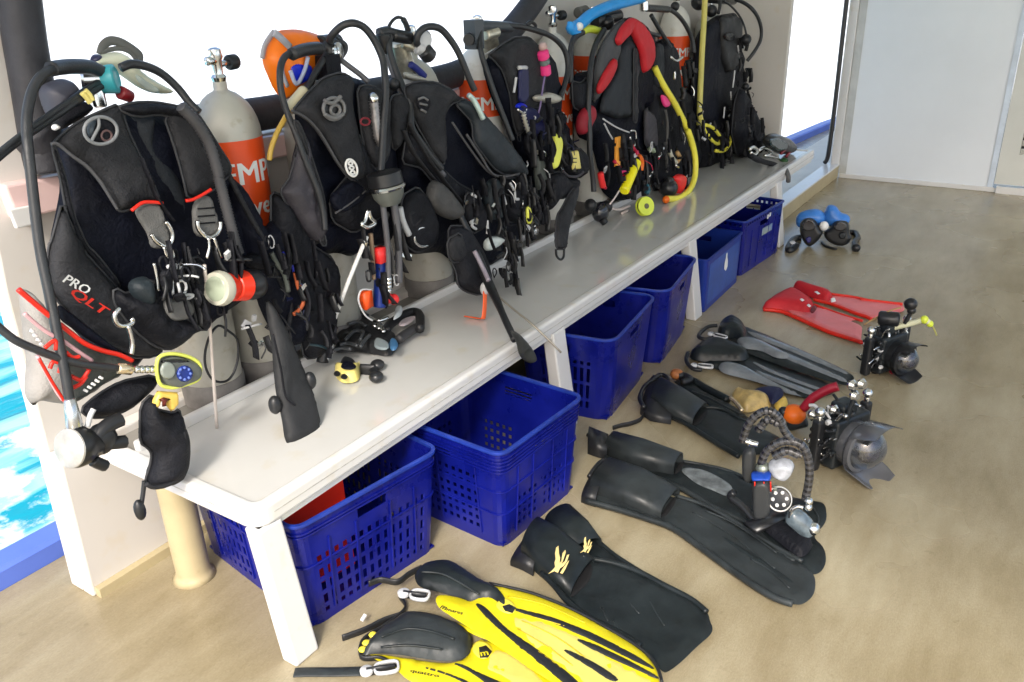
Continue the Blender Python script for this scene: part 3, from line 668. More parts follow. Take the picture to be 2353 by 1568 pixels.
# --- yellow fins, the second lies under the first
def yellow_fin(label, outline, stripes, body, pocket_s, hs, loc, zb, low):
    o = thing('yellow_fin', label, 'swim fin', loc, GF)
    fpad('blade', outline, zb, .012, YEL, o, Rr=.02, smooth=1)
    for s, wd in stripes: fpad('blade_stripe', s, zb + .011, .0035, RUB, o, smooth=1)
    return o
y1 = thing('swim_fin', 'yellow and black open-heel fin lying on top of its partner, four black blade stripes', 'swim fin', tuple(WZ((960, 1370), 0)), GF)
z1 = .055
fpad('blade', 'L 830,425 L 960,450 L 1000,470 L 1040,380 L 1100,382 L 1300,430 L 1500,510 L 1700,620 L 1830,700 L 1900,775 L 1920,830 L 1930,905 L 1800,980 L 1560,960 L 1400,861 L 1300,800 L 1200,730 L 1060,640 L 940,560 L 830,490', z1, .010, YEL, y1, Rr=.012)
fpad('foot_pocket', 'L 770,285 L 880,268 L 940,290 L 1010,340 L 1060,372 L 1130,400 L 1190,470 L 1165,520 L 1100,450 L 1000,470 L 960,450 L 830,415 L 740,395 L 720,330', z1 + .004, .034, FINB, y1, Rr=.075, wr=.003)
for s in ('L 1010,470 L 1060,480 L 1120,540 L 1180,600 L 1330,700 L 1500,830 L 1570,905 L 1500,900 L 1400,820 L 1250,700 L 1140,610 L 1060,530',
          'L 1150,470 L 1230,500 L 1400,540 L 1600,620 L 1780,710 L 1905,790 L 1890,800 L 1760,740 L 1580,650 L 1400,570 L 1250,525 L 1190,500',
          'L 1505,642 L 1600,670 L 1750,740 L 1925,835 L 1920,850 L 1740,770 L 1590,700 L 1520,660', 'L 1440,695 L 1500,710 L 1620,770 L 1740,850 L 1700,870 L 1600,800 L 1480,730'):
    fpad('blade_stripe', s, z1 + .0095, .004, RUB, y1, smooth=1)
frail('edge_piping', 'L 1090,376 L 1300,424 L 1500,504 L 1700,612 L 1850,708 L 1915,790 L 1938,860', z1 + .006, .004, RUB, y1)
fpad('logo_plate', 'L 1120,480 L 1150,448 L 1190,455 L 1225,490 L 1215,525 L 1170,525 L 1135,505', z1 + .011, .004, YEL2, y1)
fpad('logo', 'L 1155,488 L 1190,478 L 1222,495 L 1205,522 L 1168,512', z1 + .0155, .002, DARKP, y1, smooth=0)
lettering('brand_print', 'mares', WZ(pts('L 880,512')[0], z1 + .012), WZ(pts('L 958,532')[0], z1 + .012), .012, DARKP, y1, up=WZ(pts('L 890,480')[0], z1) - WZ(pts('L 880,512')[0], z1), lift=.001)
lettering('brand_mark', 'm', WZ(pts('L 848,500')[0], z1 + .012), WZ(pts('L 874,510')[0], z1 + .012), .018, DARKP, y1, up=WZ(pts('L 860,470')[0], z1) - WZ(pts('L 848,500')[0], z1), lift=.001)
def buckle(cx, cy, c, dx, dy, z, parent, sc=1.0, m_=SILV):
    """ladder buckle: round stud and open frame, dx,dy = direction in crop px"""
    P = lambda x, y: WZ(pts('%s %f,%f' % (c, x, y))[0], z)
    a = P(cx, cy); d = P(cx + dx, cy + dy) - a; L = d.length; d.normalize(); s = Vector((-d.y, d.x, 0))
    obj('buckle_stud', lathe(a, (0, 0, 1), [(0, .013 * sc), (.008, .013 * sc), (.011, .010 * sc)], 18), m_, parent, sharp=50)
    q = [a + d * .02 * sc + s * .011 * sc, a + d * L + s * .013 * sc, a + d * (L + .008) , a + d * L - s * .013 * sc, a + d * .02 * sc - s * .011 * sc]
    obj('buckle', sweep([p + Vector((0, 0, .005)) for p in q], 0, 8, True, (.009 * sc, .006), n=4), m_, parent)
    obj('buckle_core', sweep([a + Vector((0, 0, .001)), a + d * L + Vector((0, 0, .001))], 0, 8, False, (.020 * sc, .008), n=2), RUB, parent)
buckle(672, 430, 'L', 110, 15, z1 + .012, y1, 1.25)
y2 = thing('swim_fin', 'yellow and black fin underneath its partner, its strap reaching the first bench leg', 'swim fin', tuple(WZ((900, 1500), 0)), GF)
z2 = .012
fpad('blade', 'L 500,735 L 520,722 L 660,740 L 780,760 L 880,770 L 960,760 L 1000,700 L 1020,655 L 1150,660 L 1400,830 L 1500,960 L 1400,1080 L 1100,1050 L 900,900 L 700,861 L 640,800', z2, .012, YEL, y2, Rr=.012)
fpad('side_wing', 'L 900,560 L 990,590 L 1060,625 L 1140,660 L 1120,665 L 1040,640 L 960,600', z2 + .012, .006, YEL, y2)
fpad('foot_pocket', 'L 480,690 L 540,620 L 640,550 L 700,520 L 830,540 L 930,575 L 1000,620 L 1010,670 L 990,740 L 900,765 L 760,745 L 650,725 L 520,718 L 470,735', z2 + .008, .040, FINC, y2, Rr=.085, wr=.003)
for s in ('L 880,765 L 960,770 L 1030,810 L 1200,880 L 1300,980 L 1180,950 L 1050,850 L 960,790', 'L 700,770 L 800,790 L 900,820 L 1000,861 L 1100,930 L 1000,880 L 880,825 L 760,790'):
    fpad('blade_stripe', s, z2 + .0115, .004, RUB, y2)
fpad('logo_plate', 'L 1000,700 L 1030,655 L 1090,670 L 1115,710 L 1090,745 L 1040,750', z2 + .012, .005, YEL2, y2)
fpad('logo', 'L 1040,690 L 1075,680 L 1105,710 L 1085,740 L 1045,742', z2 + .0175, .002, DARKP, y2, smooth=0)
lettering('logo_letter', 'm', WZ(pts('L 1052,735')[0], z2 + .02), WZ(pts('L 1088,728')[0], z2 + .02), .020, YEL, y2, up=WZ(pts('L 1048,690')[0], z2) - WZ(pts('L 1052,735')[0], z2), lift=.0005)
lettering('brand_print', 'quattro', WZ(pts('L 702,812')[0], z2 + .014), WZ(pts('L 842,840')[0], z2 + .014), .010, DARKP, y2, up=WZ(pts('L 715,770')[0], z2) - WZ(pts('L 702,812')[0], z2), lift=.001)
buckle(490, 812, 'L', 140, -22, z2 + .012, y2, 1.25)
frail('heel_strap', 'L 135,815 L 200,812 L 330,812 L 470,808', .008, 0, FINC, y2, flat=(.006, .030))
frail('heel_strap', 'L 640,790 L 560,745 L 480,745 L 455,720 L 470,660 L 520,620 L 600,570 L 680,500 L 650,440', .012, 0, RUB, y2, flat=(.016, .006))
for q in ('L 470,700', 'L 488,668', 'L 520,628'):
    p = WZ(pts(q)[0], .024); obj('strap_tab', ball(p, .011, 8, (1, 1, .5)), YEL2, y2)
frail('heel_strap', 'L 760,300 L 700,330 L 640,370 L 560,360 L 500,380', .05, 0, RUB, y1, flat=(.02, .006))
frail('heel_strap', 'L 370,645 L 480,605 L 570,560 L 660,530', .012, 0, RUB, y2, flat=(.02, .006))
obj('strap_tag', obox(WZ(pts('L 475,545')[0], .03), (1, .3, 0), (0, 0, 1), (0, 1, 0), .022, .004, .01), WHP, y2, smooth=False)
# --- black fins with gold marks
def black_fin(name, label, group, blade, zb, rails, pock, hs, hz, bm, pm=None, loc=None, mouth=None, **kw):
    o = thing(name, label, 'swim fin', loc or tuple(WZ(pts(blade)[0], 0)), group)
    fpad('blade', blade, zb, .009, bm, o, Rr=.012, wr=.0012)
    for s, r in rails: frail('side_rail', s, zb + .006, r, pm or bm, o)
    if pock: obj('foot_pocket', pk(pock, zb + .006, hs, **kw), pm or bm, o)
    return o
GK = 'black fins with a gold bird mark'
k2 = black_fin('swim_fin', 'black fin with small gold mark mostly hidden beneath its front partner', GK,
    'o 660,210 o 750,250 o 850,400 o 1000,520 o 1180,620 o 1330,700 o 1700,930 o 1500,1000 o 1000,900 o 700,560 o 560,330 o 600,240', .006,
    [('o 680,215 o 850,380 o 1000,510 o 1200,640 o 1400,760 o 1620,870', .007)], None, None, 0, FINB)
obj('foot_pocket', pk('o 420,330 o 660,215 o 540,440 o 800,330 o 650,540 o 900,440', .008, [.075, .065, .045]), FINB, k2)
k1 = black_fin('swim_fin', 'broad black full-foot fin with large gold bird mark, square blade towards the lower right', GK,
    'o 250,560 o 410,350 o 620,430 o 820,560 o 1000,590 o 1200,660 o 1400,760 o 1600,860 o 1730,950 o 1785,1000 o 1795,1060 o 1825,1120 o 1800,1180 o 1700,1260 o 1560,1400 o 1440,1490 o 1400,1480 o 1330,1400 o 1200,1260 o 1000,1150 o 800,1040 o 680,930 o 500,760 o 380,640', .022,
    [('o 660,480 o 760,530 o 1000,580 o 1200,650 o 1420,765 o 1640,880 o 1770,985', .008), ('o 400,660 o 500,760 o 600,880 o 740,1000 o 900,1090 o 1060,1170 o 1220,1270', .009)], None, None, 0, FINB)
obj('foot_pocket', pk('o 230,560 o 400,330 o 330,640 o 560,400 o 470,760 o 700,500 o 640,900 o 840,610', .012, [.085, .078, .066, .050]), FINB, k1)
obj('pocket_side', pk('o 140,600 o 350,310 o 240,640 o 400,350 o 330,690 o 470,440', .006, [.03, .045, .05]), RUB, k1)
frail('side_rail', 'o 390,330 o 520,390 o 660,480 o 760,530', .06, .006, FINB, k1)
def bird(c, x, y, s, z, parent, nrm):
    for q in ('%f,%f' , ): pass
    sh = [('-95,120 -60,90 -35,60 -40,20 -30,-10 -35,-60 -25,-110 -5,-125 0,-60 10,-20 5,20 20,10 30,-60 55,-90 60,-70 40,-10 25,30 50,10 70,-45 90,-50 70,10 40,50 10,70 -10,110 -40,95'),
          ('10,110 40,60 70,20 90,0 60,70 30,120')]
    for q in sh:
        st = ' '.join('%s %f,%f' % (c, x + float(t.split(',')[0]) * s, y + float(t.split(',')[1]) * s) for t in q.split())
        V, Fc = padprim(st, z[0], T=.0015, floor=True, smooth=0, wr=0, k=nrm[1], m=nrm[0], back=0, Rr=.002); obj('gold_mark', (V, Fc), GOLD, parent)
bird('o', 545, 555, .95, (.098, 0), k1, (0, 0))
bird('o', 770, 430, .55, (.074, 0), k2, (0, 0))
# --- long black fins
GL = 'long dark fins lying side by side on the deck'
a1 = black_fin('swim_fin', 'long dark fin nearest the camera of its pair, narrow blade fully visible', GL,
    'K 200,740 K 330,640 K 500,690 K 700,770 K 760,780 K 900,830 K 1100,950 K 1300,1070 K 1500,1180 K 1570,1240 K 1585,1300 K 1570,1380 K 1500,1435 K 1440,1430 K 1300,1380 K 1100,1250 K 900,1110 K 700,955 K 540,890 K 350,830 K 190,790', .018,
    [('K 160,790 K 350,840 K 540,900 K 700,960 K 900,1100 K 1100,1245 K 1300,1375 K 1440,1428', .010), ('K 720,760 K 900,820 K 1100,930 K 1300,1055 K 1500,1165', .007)], None, None, 0, FINC, FINC)
obj('foot_pocket', pk('K 180,760 K 330,600 K 400,830 K 520,660 K 620,920 K 740,770', .012, [.075, .07, .055], flat=.4), FINC, a1)
obj('heel_cup', pk('K 130,800 K 260,570 K 220,830 K 330,620', .004, [.045, .06]), RUB, a1)
fpad('blade_ridge', 'K 980,990 K 1100,1060 K 1300,1190 K 1450,1290 K 1440,1310 K 1280,1210 K 1080,1080', .027, .004, FINB, a1)
a2 = black_fin('swim_fin', 'long dark fin behind its pair mate under the strobe arms, pale worn panel', GL,
    'K 290,490 K 350,450 K 520,490 K 760,560 K 900,560 K 1050,600 K 1200,680 K 1400,760 K 1560,790 K 1640,800 K 1655,900 K 1620,960 K 1560,1010 K 1640,1080 K 1650,1180 K 1600,1250 K 1500,1240 K 1360,1150 K 1160,950 K 1000,880 K 800,760 K 600,650 K 440,590', .010,
    [('K 280,520 K 440,600 K 600,650 K 760,720 K 950,830 K 1150,930 K 1300,1060 K 1450,1170', .009), ('K 760,545 K 900,570 K 1060,610 K 1250,700', .006)], None, None, 0, FINB, FINC)
obj('foot_pocket', pk('K 280,510 K 350,440 K 450,590 K 520,480 K 700,640 K 760,560', .012, [.07, .07, .06], flat=.4), FINC, a2)
fpad('worn_panel', 'K 740,600 K 790,580 K 900,600 K 1000,650 K 1080,710 K 1040,770 K 960,730 K 850,690', .020, .003, mat('worn_grey_rubber', (.14, .155, .16), .4, var=.5, scale=30), a2)
obj('heel_cup', pk('K 170,500 K 180,390 K 290,540 K 300,440', .004, [.06, .06]), RUB, a2)
frail('heel_strap', 'K 170,380 K 260,420 K 320,460', .05, .008, RUB, a2)
frail('heel_strap', 'K 180,640 K 240,560 K 300,540 K 400,590', .05, .008, RUB, a2)
# --- fin pair with square pocket (behind strobe)
GS = 'dark fins with flat square foot pocket'
b1 = black_fin('swim_fin', 'dark fin with square grey foot pocket, blade reaching under the strobe arms', GS,
    'l 180,680 l 340,440 l 620,570 l 980,720 l 1200,740 l 1450,860 l 1700,960 l 1900,1060 l 2100,1160 l 1900,1373 l 1500,1420 l 1300,1300 l 1100,1180 l 850,1040 l 600,890 l 400,820', .016,
    [('l 480,830 l 600,890 l 850,1050 l 1100,1210 l 1300,1330 l 1450,1420', .009), ('l 960,700 l 1200,720 l 1450,850 l 1620,900', .008)], None, None, 0, FINB)
obj('foot_pocket', pk('l 150,700 l 330,420 l 420,860 l 620,560 l 760,1010 l 980,740', .010, [.07, .068, .05], flat=.35), FINC, b1)
obj('pocket_side', pk('l 0,800 l 200,300 l 150,900 l 400,400 l 450,950 l 600,560', .004, [.05, .05, .04], flat=.5), RUB, b1)
frail('heel_strap', 'l -400,1000 l -260,960 l -150,940 l 0,880 l 60,800', .012, 0, RUB, b1, flat=(.018, .006))
frail('heel_strap', 'l 60,700 l 0,560 l 60,400 l 180,300 l 300,220 l 400,260 l 420,340', .05, .009, RUB, b1)
b2 = black_fin('swim_fin', 'dark fin with scuffed copper-coloured heel knob lying against the square-pocket fin', GS,
    'l 480,300 l 760,330 l 900,440 l 1100,560 l 1300,640 l 1500,760 l 1650,900 l 1400,860 l 1000,660 l 700,460 l 540,360', .008,
    [('l 600,260 l 760,300 l 900,380 l 1080,480 l 1300,590', .016), ('l 760,480 l 1000,570 l 1250,700 l 1500,830', .008)], None, None, 0, FINB)
q_ = WZ(pts('l 540,210')[0], .03)
obj('heel_knob', ball(q_, .028, 12, (1, 1, .8)), mat('copper_brown', (.36, .13, .04), .45, var=.4, scale=30), b2)
frail('heel_strap', 'l 560,240 l 660,230 l 740,290 l 620,330', .03, .014, RUB, b2)
# --- glossy grey pair
GG = 'glossy grey-black fins with silver buckles'
def grey_fin(label, outline, pocket_s, sw, stripes, bk_, zb, ridge):
    o = thing('swim_fin', label, 'swim fin', tuple(WZ(pts(outline)[0], 0)), GG)
    fpad('blade', outline, zb, .010, FINB, o, Rr=.012)
    fpad('foot_pocket', pocket_s, zb + .004, .055, FINB, o, Rr=.07, wr=.002)
    fpad('side_wing', sw, zb + .012, .018, mat('glossy_grey_rubber', (.16, .175, .185), .22, var=.25, scale=12), o, Rr=.03)
    for s in stripes: fpad('blade_rib', s, zb + .009, .008, MATS['glossy_grey_rubber'], o, Rr=.01, smooth=1)
    buckle(*bk_, zb + .02, o, 1.1)
    return o
g2 = grey_fin('glossy grey-black fin further from the camera of its pair, rounded heel raised',
    'J 1260,560 J 1360,560 J 1500,610 J 1800,740 J 2000,830 J 2100,890 J 2080,960 J 1950,930 J 1700,850 J 1500,780 J 1300,700',
    'J 1200,590 J 1230,540 J 1300,525 J 1370,560 J 1400,620 J 1380,690 J 1300,640 J 1220,630',
    'J 1320,650 J 1380,640 J 1480,660 J 1600,720 J 1700,770 J 1600,780 J 1480,720 J 1360,710',
    ['J 1380,590 J 1480,620 J 1700,700 J 1900,790 J 2060,870 J 2050,885 J 1850,800 J 1650,720 J 1450,640', 'J 1560,700 J 1700,760 J 1900,850 J 2060,920 J 2040,935 J 1850,860 J 1650,780'],
    (1160, 620, 'J', 90, 25), .030, 0)
g1 = grey_fin('glossy grey-black fin nearer the camera of its pair, silver buckle facing out',
    'J 1040,720 J 1180,680 J 1300,700 J 1500,770 J 1700,850 J 1900,930 J 1980,960 J 1960,1010 J 1800,1040 J 1650,1000 J 1500,930 J 1350,890 J 1200,850 J 1080,790',
    'J 1010,760 J 1080,700 J 1180,670 J 1300,700 J 1420,760 J 1400,800 J 1250,800 J 1150,800 J 1050,790',
    'J 1200,820 J 1260,800 J 1380,830 J 1500,900 J 1650,980 J 1780,1030 J 1640,1000 J 1500,940 J 1350,900 J 1230,870',
    ['J 1400,780 J 1550,850 J 1750,930 J 1930,990 J 1920,1005 J 1700,930 J 1500,850', 'J 1450,850 J 1600,910 J 1850,1000 J 1820,1020 J 1600,940 J 1450,870'],
    (1050, 825, 'J', 110, 10), .010, 0)
frail('heel_strap', 'J 1010,740 J 1000,790 J 1040,840 J 1100,850', .03, .009, RUB, g1)
frail('heel_strap', 'J 1200,560 J 1150,565 J 1110,590 J 1080,630 J 1120,650 J 1160,640', .05, .009, RUB, g2)
# --- red fins
GR = 'red fins lying flat near the far camera'
r2 = thing('swim_fin', 'red full-foot fin at the back of the red pair', 'swim fin', tuple(WZ(pts('k 950,300')[0], 0)), GR)
fpad('blade', 'k 1000,360 k 1400,430 k 1700,440 k 1960,485 j 300,90 j 700,130 j 920,160 j 960,260 j 500,370 k 1960,730 k 1700,640 k 1450,545 k 1150,450', .012, .006, REDB, r2)
fpad('foot_pocket', 'k 860,330 k 900,280 k 1000,300 k 1200,370 k 1400,420 k 1480,480 k 1400,540 k 1250,500 k 1050,420', .010, .05, RED, r2, Rr=.05)
frail('side_rail', 'k 1380,395 k 1550,420 k 1750,445 k 1960,490 j 300,90 j 700,135 j 920,160', .02, .007, REDP, r2)
frail('side_rail', 'k 1180,490 k 1400,540 k 1600,610 k 1800,690 k 1960,740 j 460,380', .02, .009, REDP, r2)
r1 = thing('swim_fin', 'red full-foot fin at the front of the red pair, wide heel on the left', 'swim fin', tuple(WZ(pts('k 500,600')[0], 0)), GR)
fpad('blade', 'k 760,500 k 1000,480 k 1200,600 k 1500,650 k 1900,790 j 120,400 j 330,480 j 310,700 k 1870,1095 k 1600,1015 k 1350,910 k 1100,790 k 800,660', .016, .006, REDB, r1)
fpad('foot_pocket', 'k 420,600 k 560,500 k 720,410 k 850,370 k 1000,440 k 1180,560 k 1200,640 k 1120,720 k 900,680 k 680,650 k 440,640', .012, .05, RED, r1, Rr=.06, wr=.001)
frail('side_rail', 'k 440,630 k 700,660 k 900,740 k 1150,850 k 1400,960 k 1650,1040 k 1870,1110 j 310,720', .012, .010, REDP, r1)
frail('side_rail', 'k 1180,560 k 1400,640 k 1600,710 k 1900,800', .02, .007, REDP, r1)
fpad('mouth_shade', 'k 1120,660 k 1160,580 k 1220,570 k 1230,620 k 1170,700', .045, .004, mat('dark_red', (.15, .004, .008), .5), r1)  # dark red patch painted as the shade inside the pocket opening
for q in ('k 1010,490', 'k 1110,575'): fpad('silver_mark', ' '.join('k %f,%f' % (pts_x + dx, pts_y + dy) for pts_x, pts_y in [tuple(map(float, q.split()[1].split(',')))] for dx, dy in ((-35, -10), (0, -28), (38, 5), (5, 25))), .062, .002, WHP, r1, smooth=0)
fpad('silver_mark', 'k 1430,470 k 1490,460 k 1510,510 k 1440,530', .030, .004, WHP, r2, smooth=0)
fpad('silver_mark', 'k 1190,370 k 1230,360 k 1280,400 k 1240,410', .060, .002, WHP, r2, smooth=0)

for o_, ss in ((a1, ('K 820,860 K 1000,960 K 1180,1090 K 1330,1210', 'K 900,850 K 1060,920 K 1200,1010 K 1340,1110', 'K 1180,1150 K 1300,1220 K 1420,1330')), (a2, ('K 1200,700 K 1340,770 K 1500,830', 'K 1100,790 K 1240,880 K 1380,990', 'K 1560,820 K 1600,900 K 1580,960'))):
    for s_ in ss: frail('blade_line', s_, .0285 if o_ is a1 else .0205, .0028, FINC, o_)
for s_ in ('o 900,950 o 950,1060', 'o 1130,910 o 1210,1000', 'o 1000,1060 o 1030,1140', 'o 1300,900 o 1360,1010 o 1420,1100'): frail('scuff_ridge', s_, .0305, .0022, FINC, k1)

frail('pocket_ridge', 'L 760,320 L 860,330 L 960,380 L 1040,430', z1 + .036, .003, FINC, y1)
frail('pocket_ridge', 'L 560,640 L 680,600 L 800,610 L 920,650', z2 + .046, .003, FINB, y2)
frail('pocket_ridge', 'L 560,690 L 700,680 L 860,700', z2 + .042, .003, FINB, y2)
for s_ in ('L 1250,560 L 1420,640 L 1560,740', 'L 1230,600 L 1380,690 L 1500,780', 'L 1300,540 L 1500,600 L 1700,690', 'L 1160,610 L 1300,690 L 1440,790', 'L 1180,440 L 1360,480 L 1560,570'): frail('blade_groove', s_, z1 + .0105, .0016, mat('ochre_groove', (.5, .38, .01), .4), y1)

MOUTH_SHADE = mat('pocket_shade', (.003, .003, .004), .8)  # near-black patches painted as the shade inside hollow foot pockets
fpad('mouth_shade', 'o 635,880 o 640,780 o 700,640 o 765,570 o 830,600 o 805,720 o 730,800', .0325, .002, MOUTH_SHADE, k1)
fpad('mouth_shade', 'K 615,890 K 640,850 K 710,755 K 722,790 K 660,885', .0285, .002, MOUTH_SHADE, a1)
fpad('mouth_shade', 'K 695,625 K 740,545 K 775,555 K 730,625', .0205, .002, MOUTH_SHADE, a2)
fpad('mouth_shade', 'l 755,960 l 800,880 l 890,800 l 1000,710 l 985,810 l 850,970', .0265, .002, MOUTH_SHADE, b1)

PYEL = mat('pale_yellow_panel', (.60, .54, .13), .35, var=.08, scale=14)
fpad('blade_panel', 'L 1200,540 L 1260,532 L 1400,577 L 1560,650 L 1740,770 L 1900,850 L 1890,900 L 1700,930 L 1580,900 L 1420,780 L 1290,690 L 1200,600', z1 + .0075, .003, PYEL, y1)
fpad('blade_panel', 'L 1120,690 L 1200,720 L 1330,820 L 1400,900 L 1290,930 L 1180,860 L 1060,800 L 1060,760', z2 + .0095, .003, PYEL, y2)
# ================================================================== air tanks
YT = .60
def band_text(o, cx, z, txt, size, ang0, r, m_=WHP):
    V, Fc, wd = textmesh(txt, size, .0); out = []
    # subdivide long faces is not needed: glyph outlines are dense enough
    for v in V:
        a = R(ang0) + (v.x - wd / 2) / r; q = r + .0008 + v.z; out.append(Vector((cx + q * math.cos(a), YT + q * math.sin(a), z + v.y)))
    obj('print', (out, Fc), m_, o, smooth=False)
def tank(cx, label, m_=ALU, r=.086, ztop=1.17, dome=.13, band=None, text=None, valve=None, knob=(1, -.1), group='scuba tanks standing in the rack behind the bench'):
    o = thing('scuba_tank', label, 'air tank', (cx, YT, .425), group)
    prof = [(0, r - .02), (.006, r - .006), (.02, r), (.3, r), (ztop - .425, r)]
    for k in range(1, 9):
        a = k / 8 * math.pi / 2 * .97; prof.append((ztop - .425 + dome * math.sin(a), max(.019, r * math.cos(a))))
    prof += [(ztop - .425 + dome + .02, .019), (ztop - .425 + dome + .022, .016)]
    obj('cylinder', lathe((cx, YT, .4255), (0, 0, 1), prof, 40), m_, o)
    obj('boot', lathe((cx, YT, .4253), (0, 0, 1), [(0, r - .015), (.003, r + .004), (.07, r + .005), (.075, r + .001)], 32), mat('tank_boot', (.16, .15, .14), .6, var=.3, scale=12), o, sharp=40)
    zt = ztop + dome + .02
    if band:
        z0, z1 = band; obj('band', lathe((cx, YT, z0), (0, 0, 1), [(0, r + .0006), (z1 - z0, r + .0006)], 40, cap=False), ORB, o)
        for t, z, s, a in text or (): band_text(o, cx, z, t, s, a, r + .0006)
    if valve is not False:
        kx, ky = knob
        P = [lathe((cx, YT, zt), (0, 0, 1), [(0, .018), (.012, .022), (.02, .015), (.055, .015), (.065, .020), (.085, .018), (.09, .008)], 16)]
        obj('valve', P, STEEL, o, sharp=40)
        d = Vector((kx, ky, 0)).normalized(); c = Vector((cx, YT, zt + .045))
        obj('valve_stem', cyl(c, c + d * .055, .009), STEEL, o)
        obj('valve_knob', lathe(c + d * .05, d, [(0, .016), (.006, .021), (.030, .021), (.036, .014)], 16), RUB, o, sharp=40)
        obj('valve_outlet', cyl(c + Vector((0, 0, .012)), c - d * .04 + Vector((0, 0, .012)), .012), STEEL, o)
    return o
tank(.37, 'worn bare aluminium tank behind the red-trimmed vest nearest the camera', ztop=1.08, dome=.11, valve=False)
t2 = tank(.568, 'silver tank with broad orange TEMPLE band and no vest, second from the left', r=.0925, ztop=1.165, band=(.90, 1.165),
          text=(('TEMPLE', 1.045, .088, -93), ('Divers', .952, .078, -90)), knob=(1, .25))
b_ = t2.children
tank(.885, 'aluminium tank behind the left black vest beside the orange float')
tank(1.40, 'silver tank whose rounded foot shows below the second black vest', m_=ALU, r=.092)
tank(1.80, 'white tank with orange band between the black vest and the pink torch vest', m_=TNK, ztop=1.21, dome=.10, band=(1.05, 1.19), text=(('TEMPLE', 1.075, .075, -118),))
tank(2.36, 'pale tank with orange band and chrome valve just left of the blue regulator hose', m_=TNK, ztop=1.19, band=(.88, 1.14), text=(('TEMPLE', 1.04, .075, -95), ('Divers', .94, .075, -95)))
tank(2.72, 'cream tank with orange band directly behind the grey and red vest', m_=TNK, ztop=1.20, dome=.10, band=(.95, 1.195), text=(('TEMPLE', 1.08, .075, -132),))
tank(3.70, 'tank with orange band in the gap between the red vest and the last vest', m_=TNK, ztop=1.24, band=(.93, 1.21), text=(('TEMPLE', 1.10, .07, -115), ('Divers', 1.0, .07, -115)))
tank(4.22, 'pale tank mostly hidden behind the last black vest with yellow hose', m_=TNK, ztop=1.18)
# ================================================================== vests
GV = 'buoyancy vests strapped to the tanks'
def bits(parent, region, y, n, seed, mats=None, rr=(.0016, .004), ln=(.02, .07), yv=.05):
    """buckles, clips, cord ends and webbing tails hanging in a tangle"""
    rnd = random.Random(seed); pl = [WY(p, y) for p in pts(region)]
    x0, x1 = min(p.x for p in pl), max(p.x for p in pl); z0, z1 = min(p.z for p in pl), max(p.z for p in pl)
    def ins(x, z):
        c = False
        for i in range(len(pl)):
            a, b = pl[i], pl[(i + 1) % len(pl)]
            if (a.z > z) != (b.z > z) and x < (b.x - a.x) * (z - a.z) / (b.z - a.z) + a.x: c = not c
        return c
    mats = mats or [NYB, NYB, RUB, NYL, STEEL, SILV, DARKP]; k = 0; tries = 0
    while k < n and tries < 4000:
        tries += 1; x, z = rnd.uniform(x0, x1), rnd.uniform(z0, z1)
        if not ins(x, z): continue
        k += 1; c = Vector((x, y - rnd.uniform(0, yv), z)); t = rnd.random(); m_ = rnd.choice(mats); L = rnd.uniform(*ln)
        if t < .50:                                   # webbing tail
            a = rnd.uniform(-.2, .2); b = rnd.uniform(-.3, .3)
            P = [c + Vector((0, 0, L * .6)), c + Vector((a * L, -rnd.uniform(0, .015), -L * .3)), c + Vector((b * L, -rnd.uniform(0, .02), -L * 1.1))]
            obj('strap_tail', sweep(P, 0, 6, False, (.003, .014 + rnd.random() * .016), n=3), rnd.choice([NYB, NYL, NYB, RUB]), parent)
        elif t < .60:
            obj('clip', sweep([c + Vector((math.cos(q) * .010, rnd.uniform(-.004, .004), math.sin(q) * .018)) for q in [i * 1.05 for i in range(6)]], rnd.uniform(*rr), 6, True, n=3), m_, parent)
        elif t < .78:
            d = Vector((rnd.uniform(-1, 1), -.3, rnd.uniform(-1.5, .2))).normalized()
            obj('cord', sweep([c, c + d * L * .5 + Vector((rnd.uniform(-.01, .01), -.01, 0)), c + d * L + Vector((0, 0, -.01))], rnd.uniform(*rr), 6, n=3), m_, parent)
        else:
            d = Vector((rnd.uniform(-1, 1), rnd.uniform(-1, 0), rnd.uniform(-1, 1))).normalized()
            obj('buckle', obox(c, d, d.cross(Vector((0, 1, .2))), d.cross(d.cross(Vector((0, 1, .2)))), rnd.uniform(.012, .035), rnd.uniform(.01, .022), .008), m_, parent, smooth=False)
def ring3(name, s, y, r, m_, parent): return tube(name, s, y, r, m_, parent, closed=True, n=4)
def ell(c, x, y, rx, ry, n=12, a0=0, tilt=0):
    ct, st = math.cos(R(tilt)), math.sin(R(tilt)); out = []
    for i in range(n):
        a = R(a0) + 2 * math.pi * i / n; u, v = rx * math.cos(a), ry * math.sin(a); out.append('%s %.1f,%.1f' % (c, x + u * ct - v * st, y + u * st + v * ct))
    return ' '.join(out)
def disc(name, c, x, y, rx, ry, d, T, m_, parent, **kw): return pad(name, ell(c, x, y, rx, ry, 16), d, T, m_, parent, smooth=0, **kw)
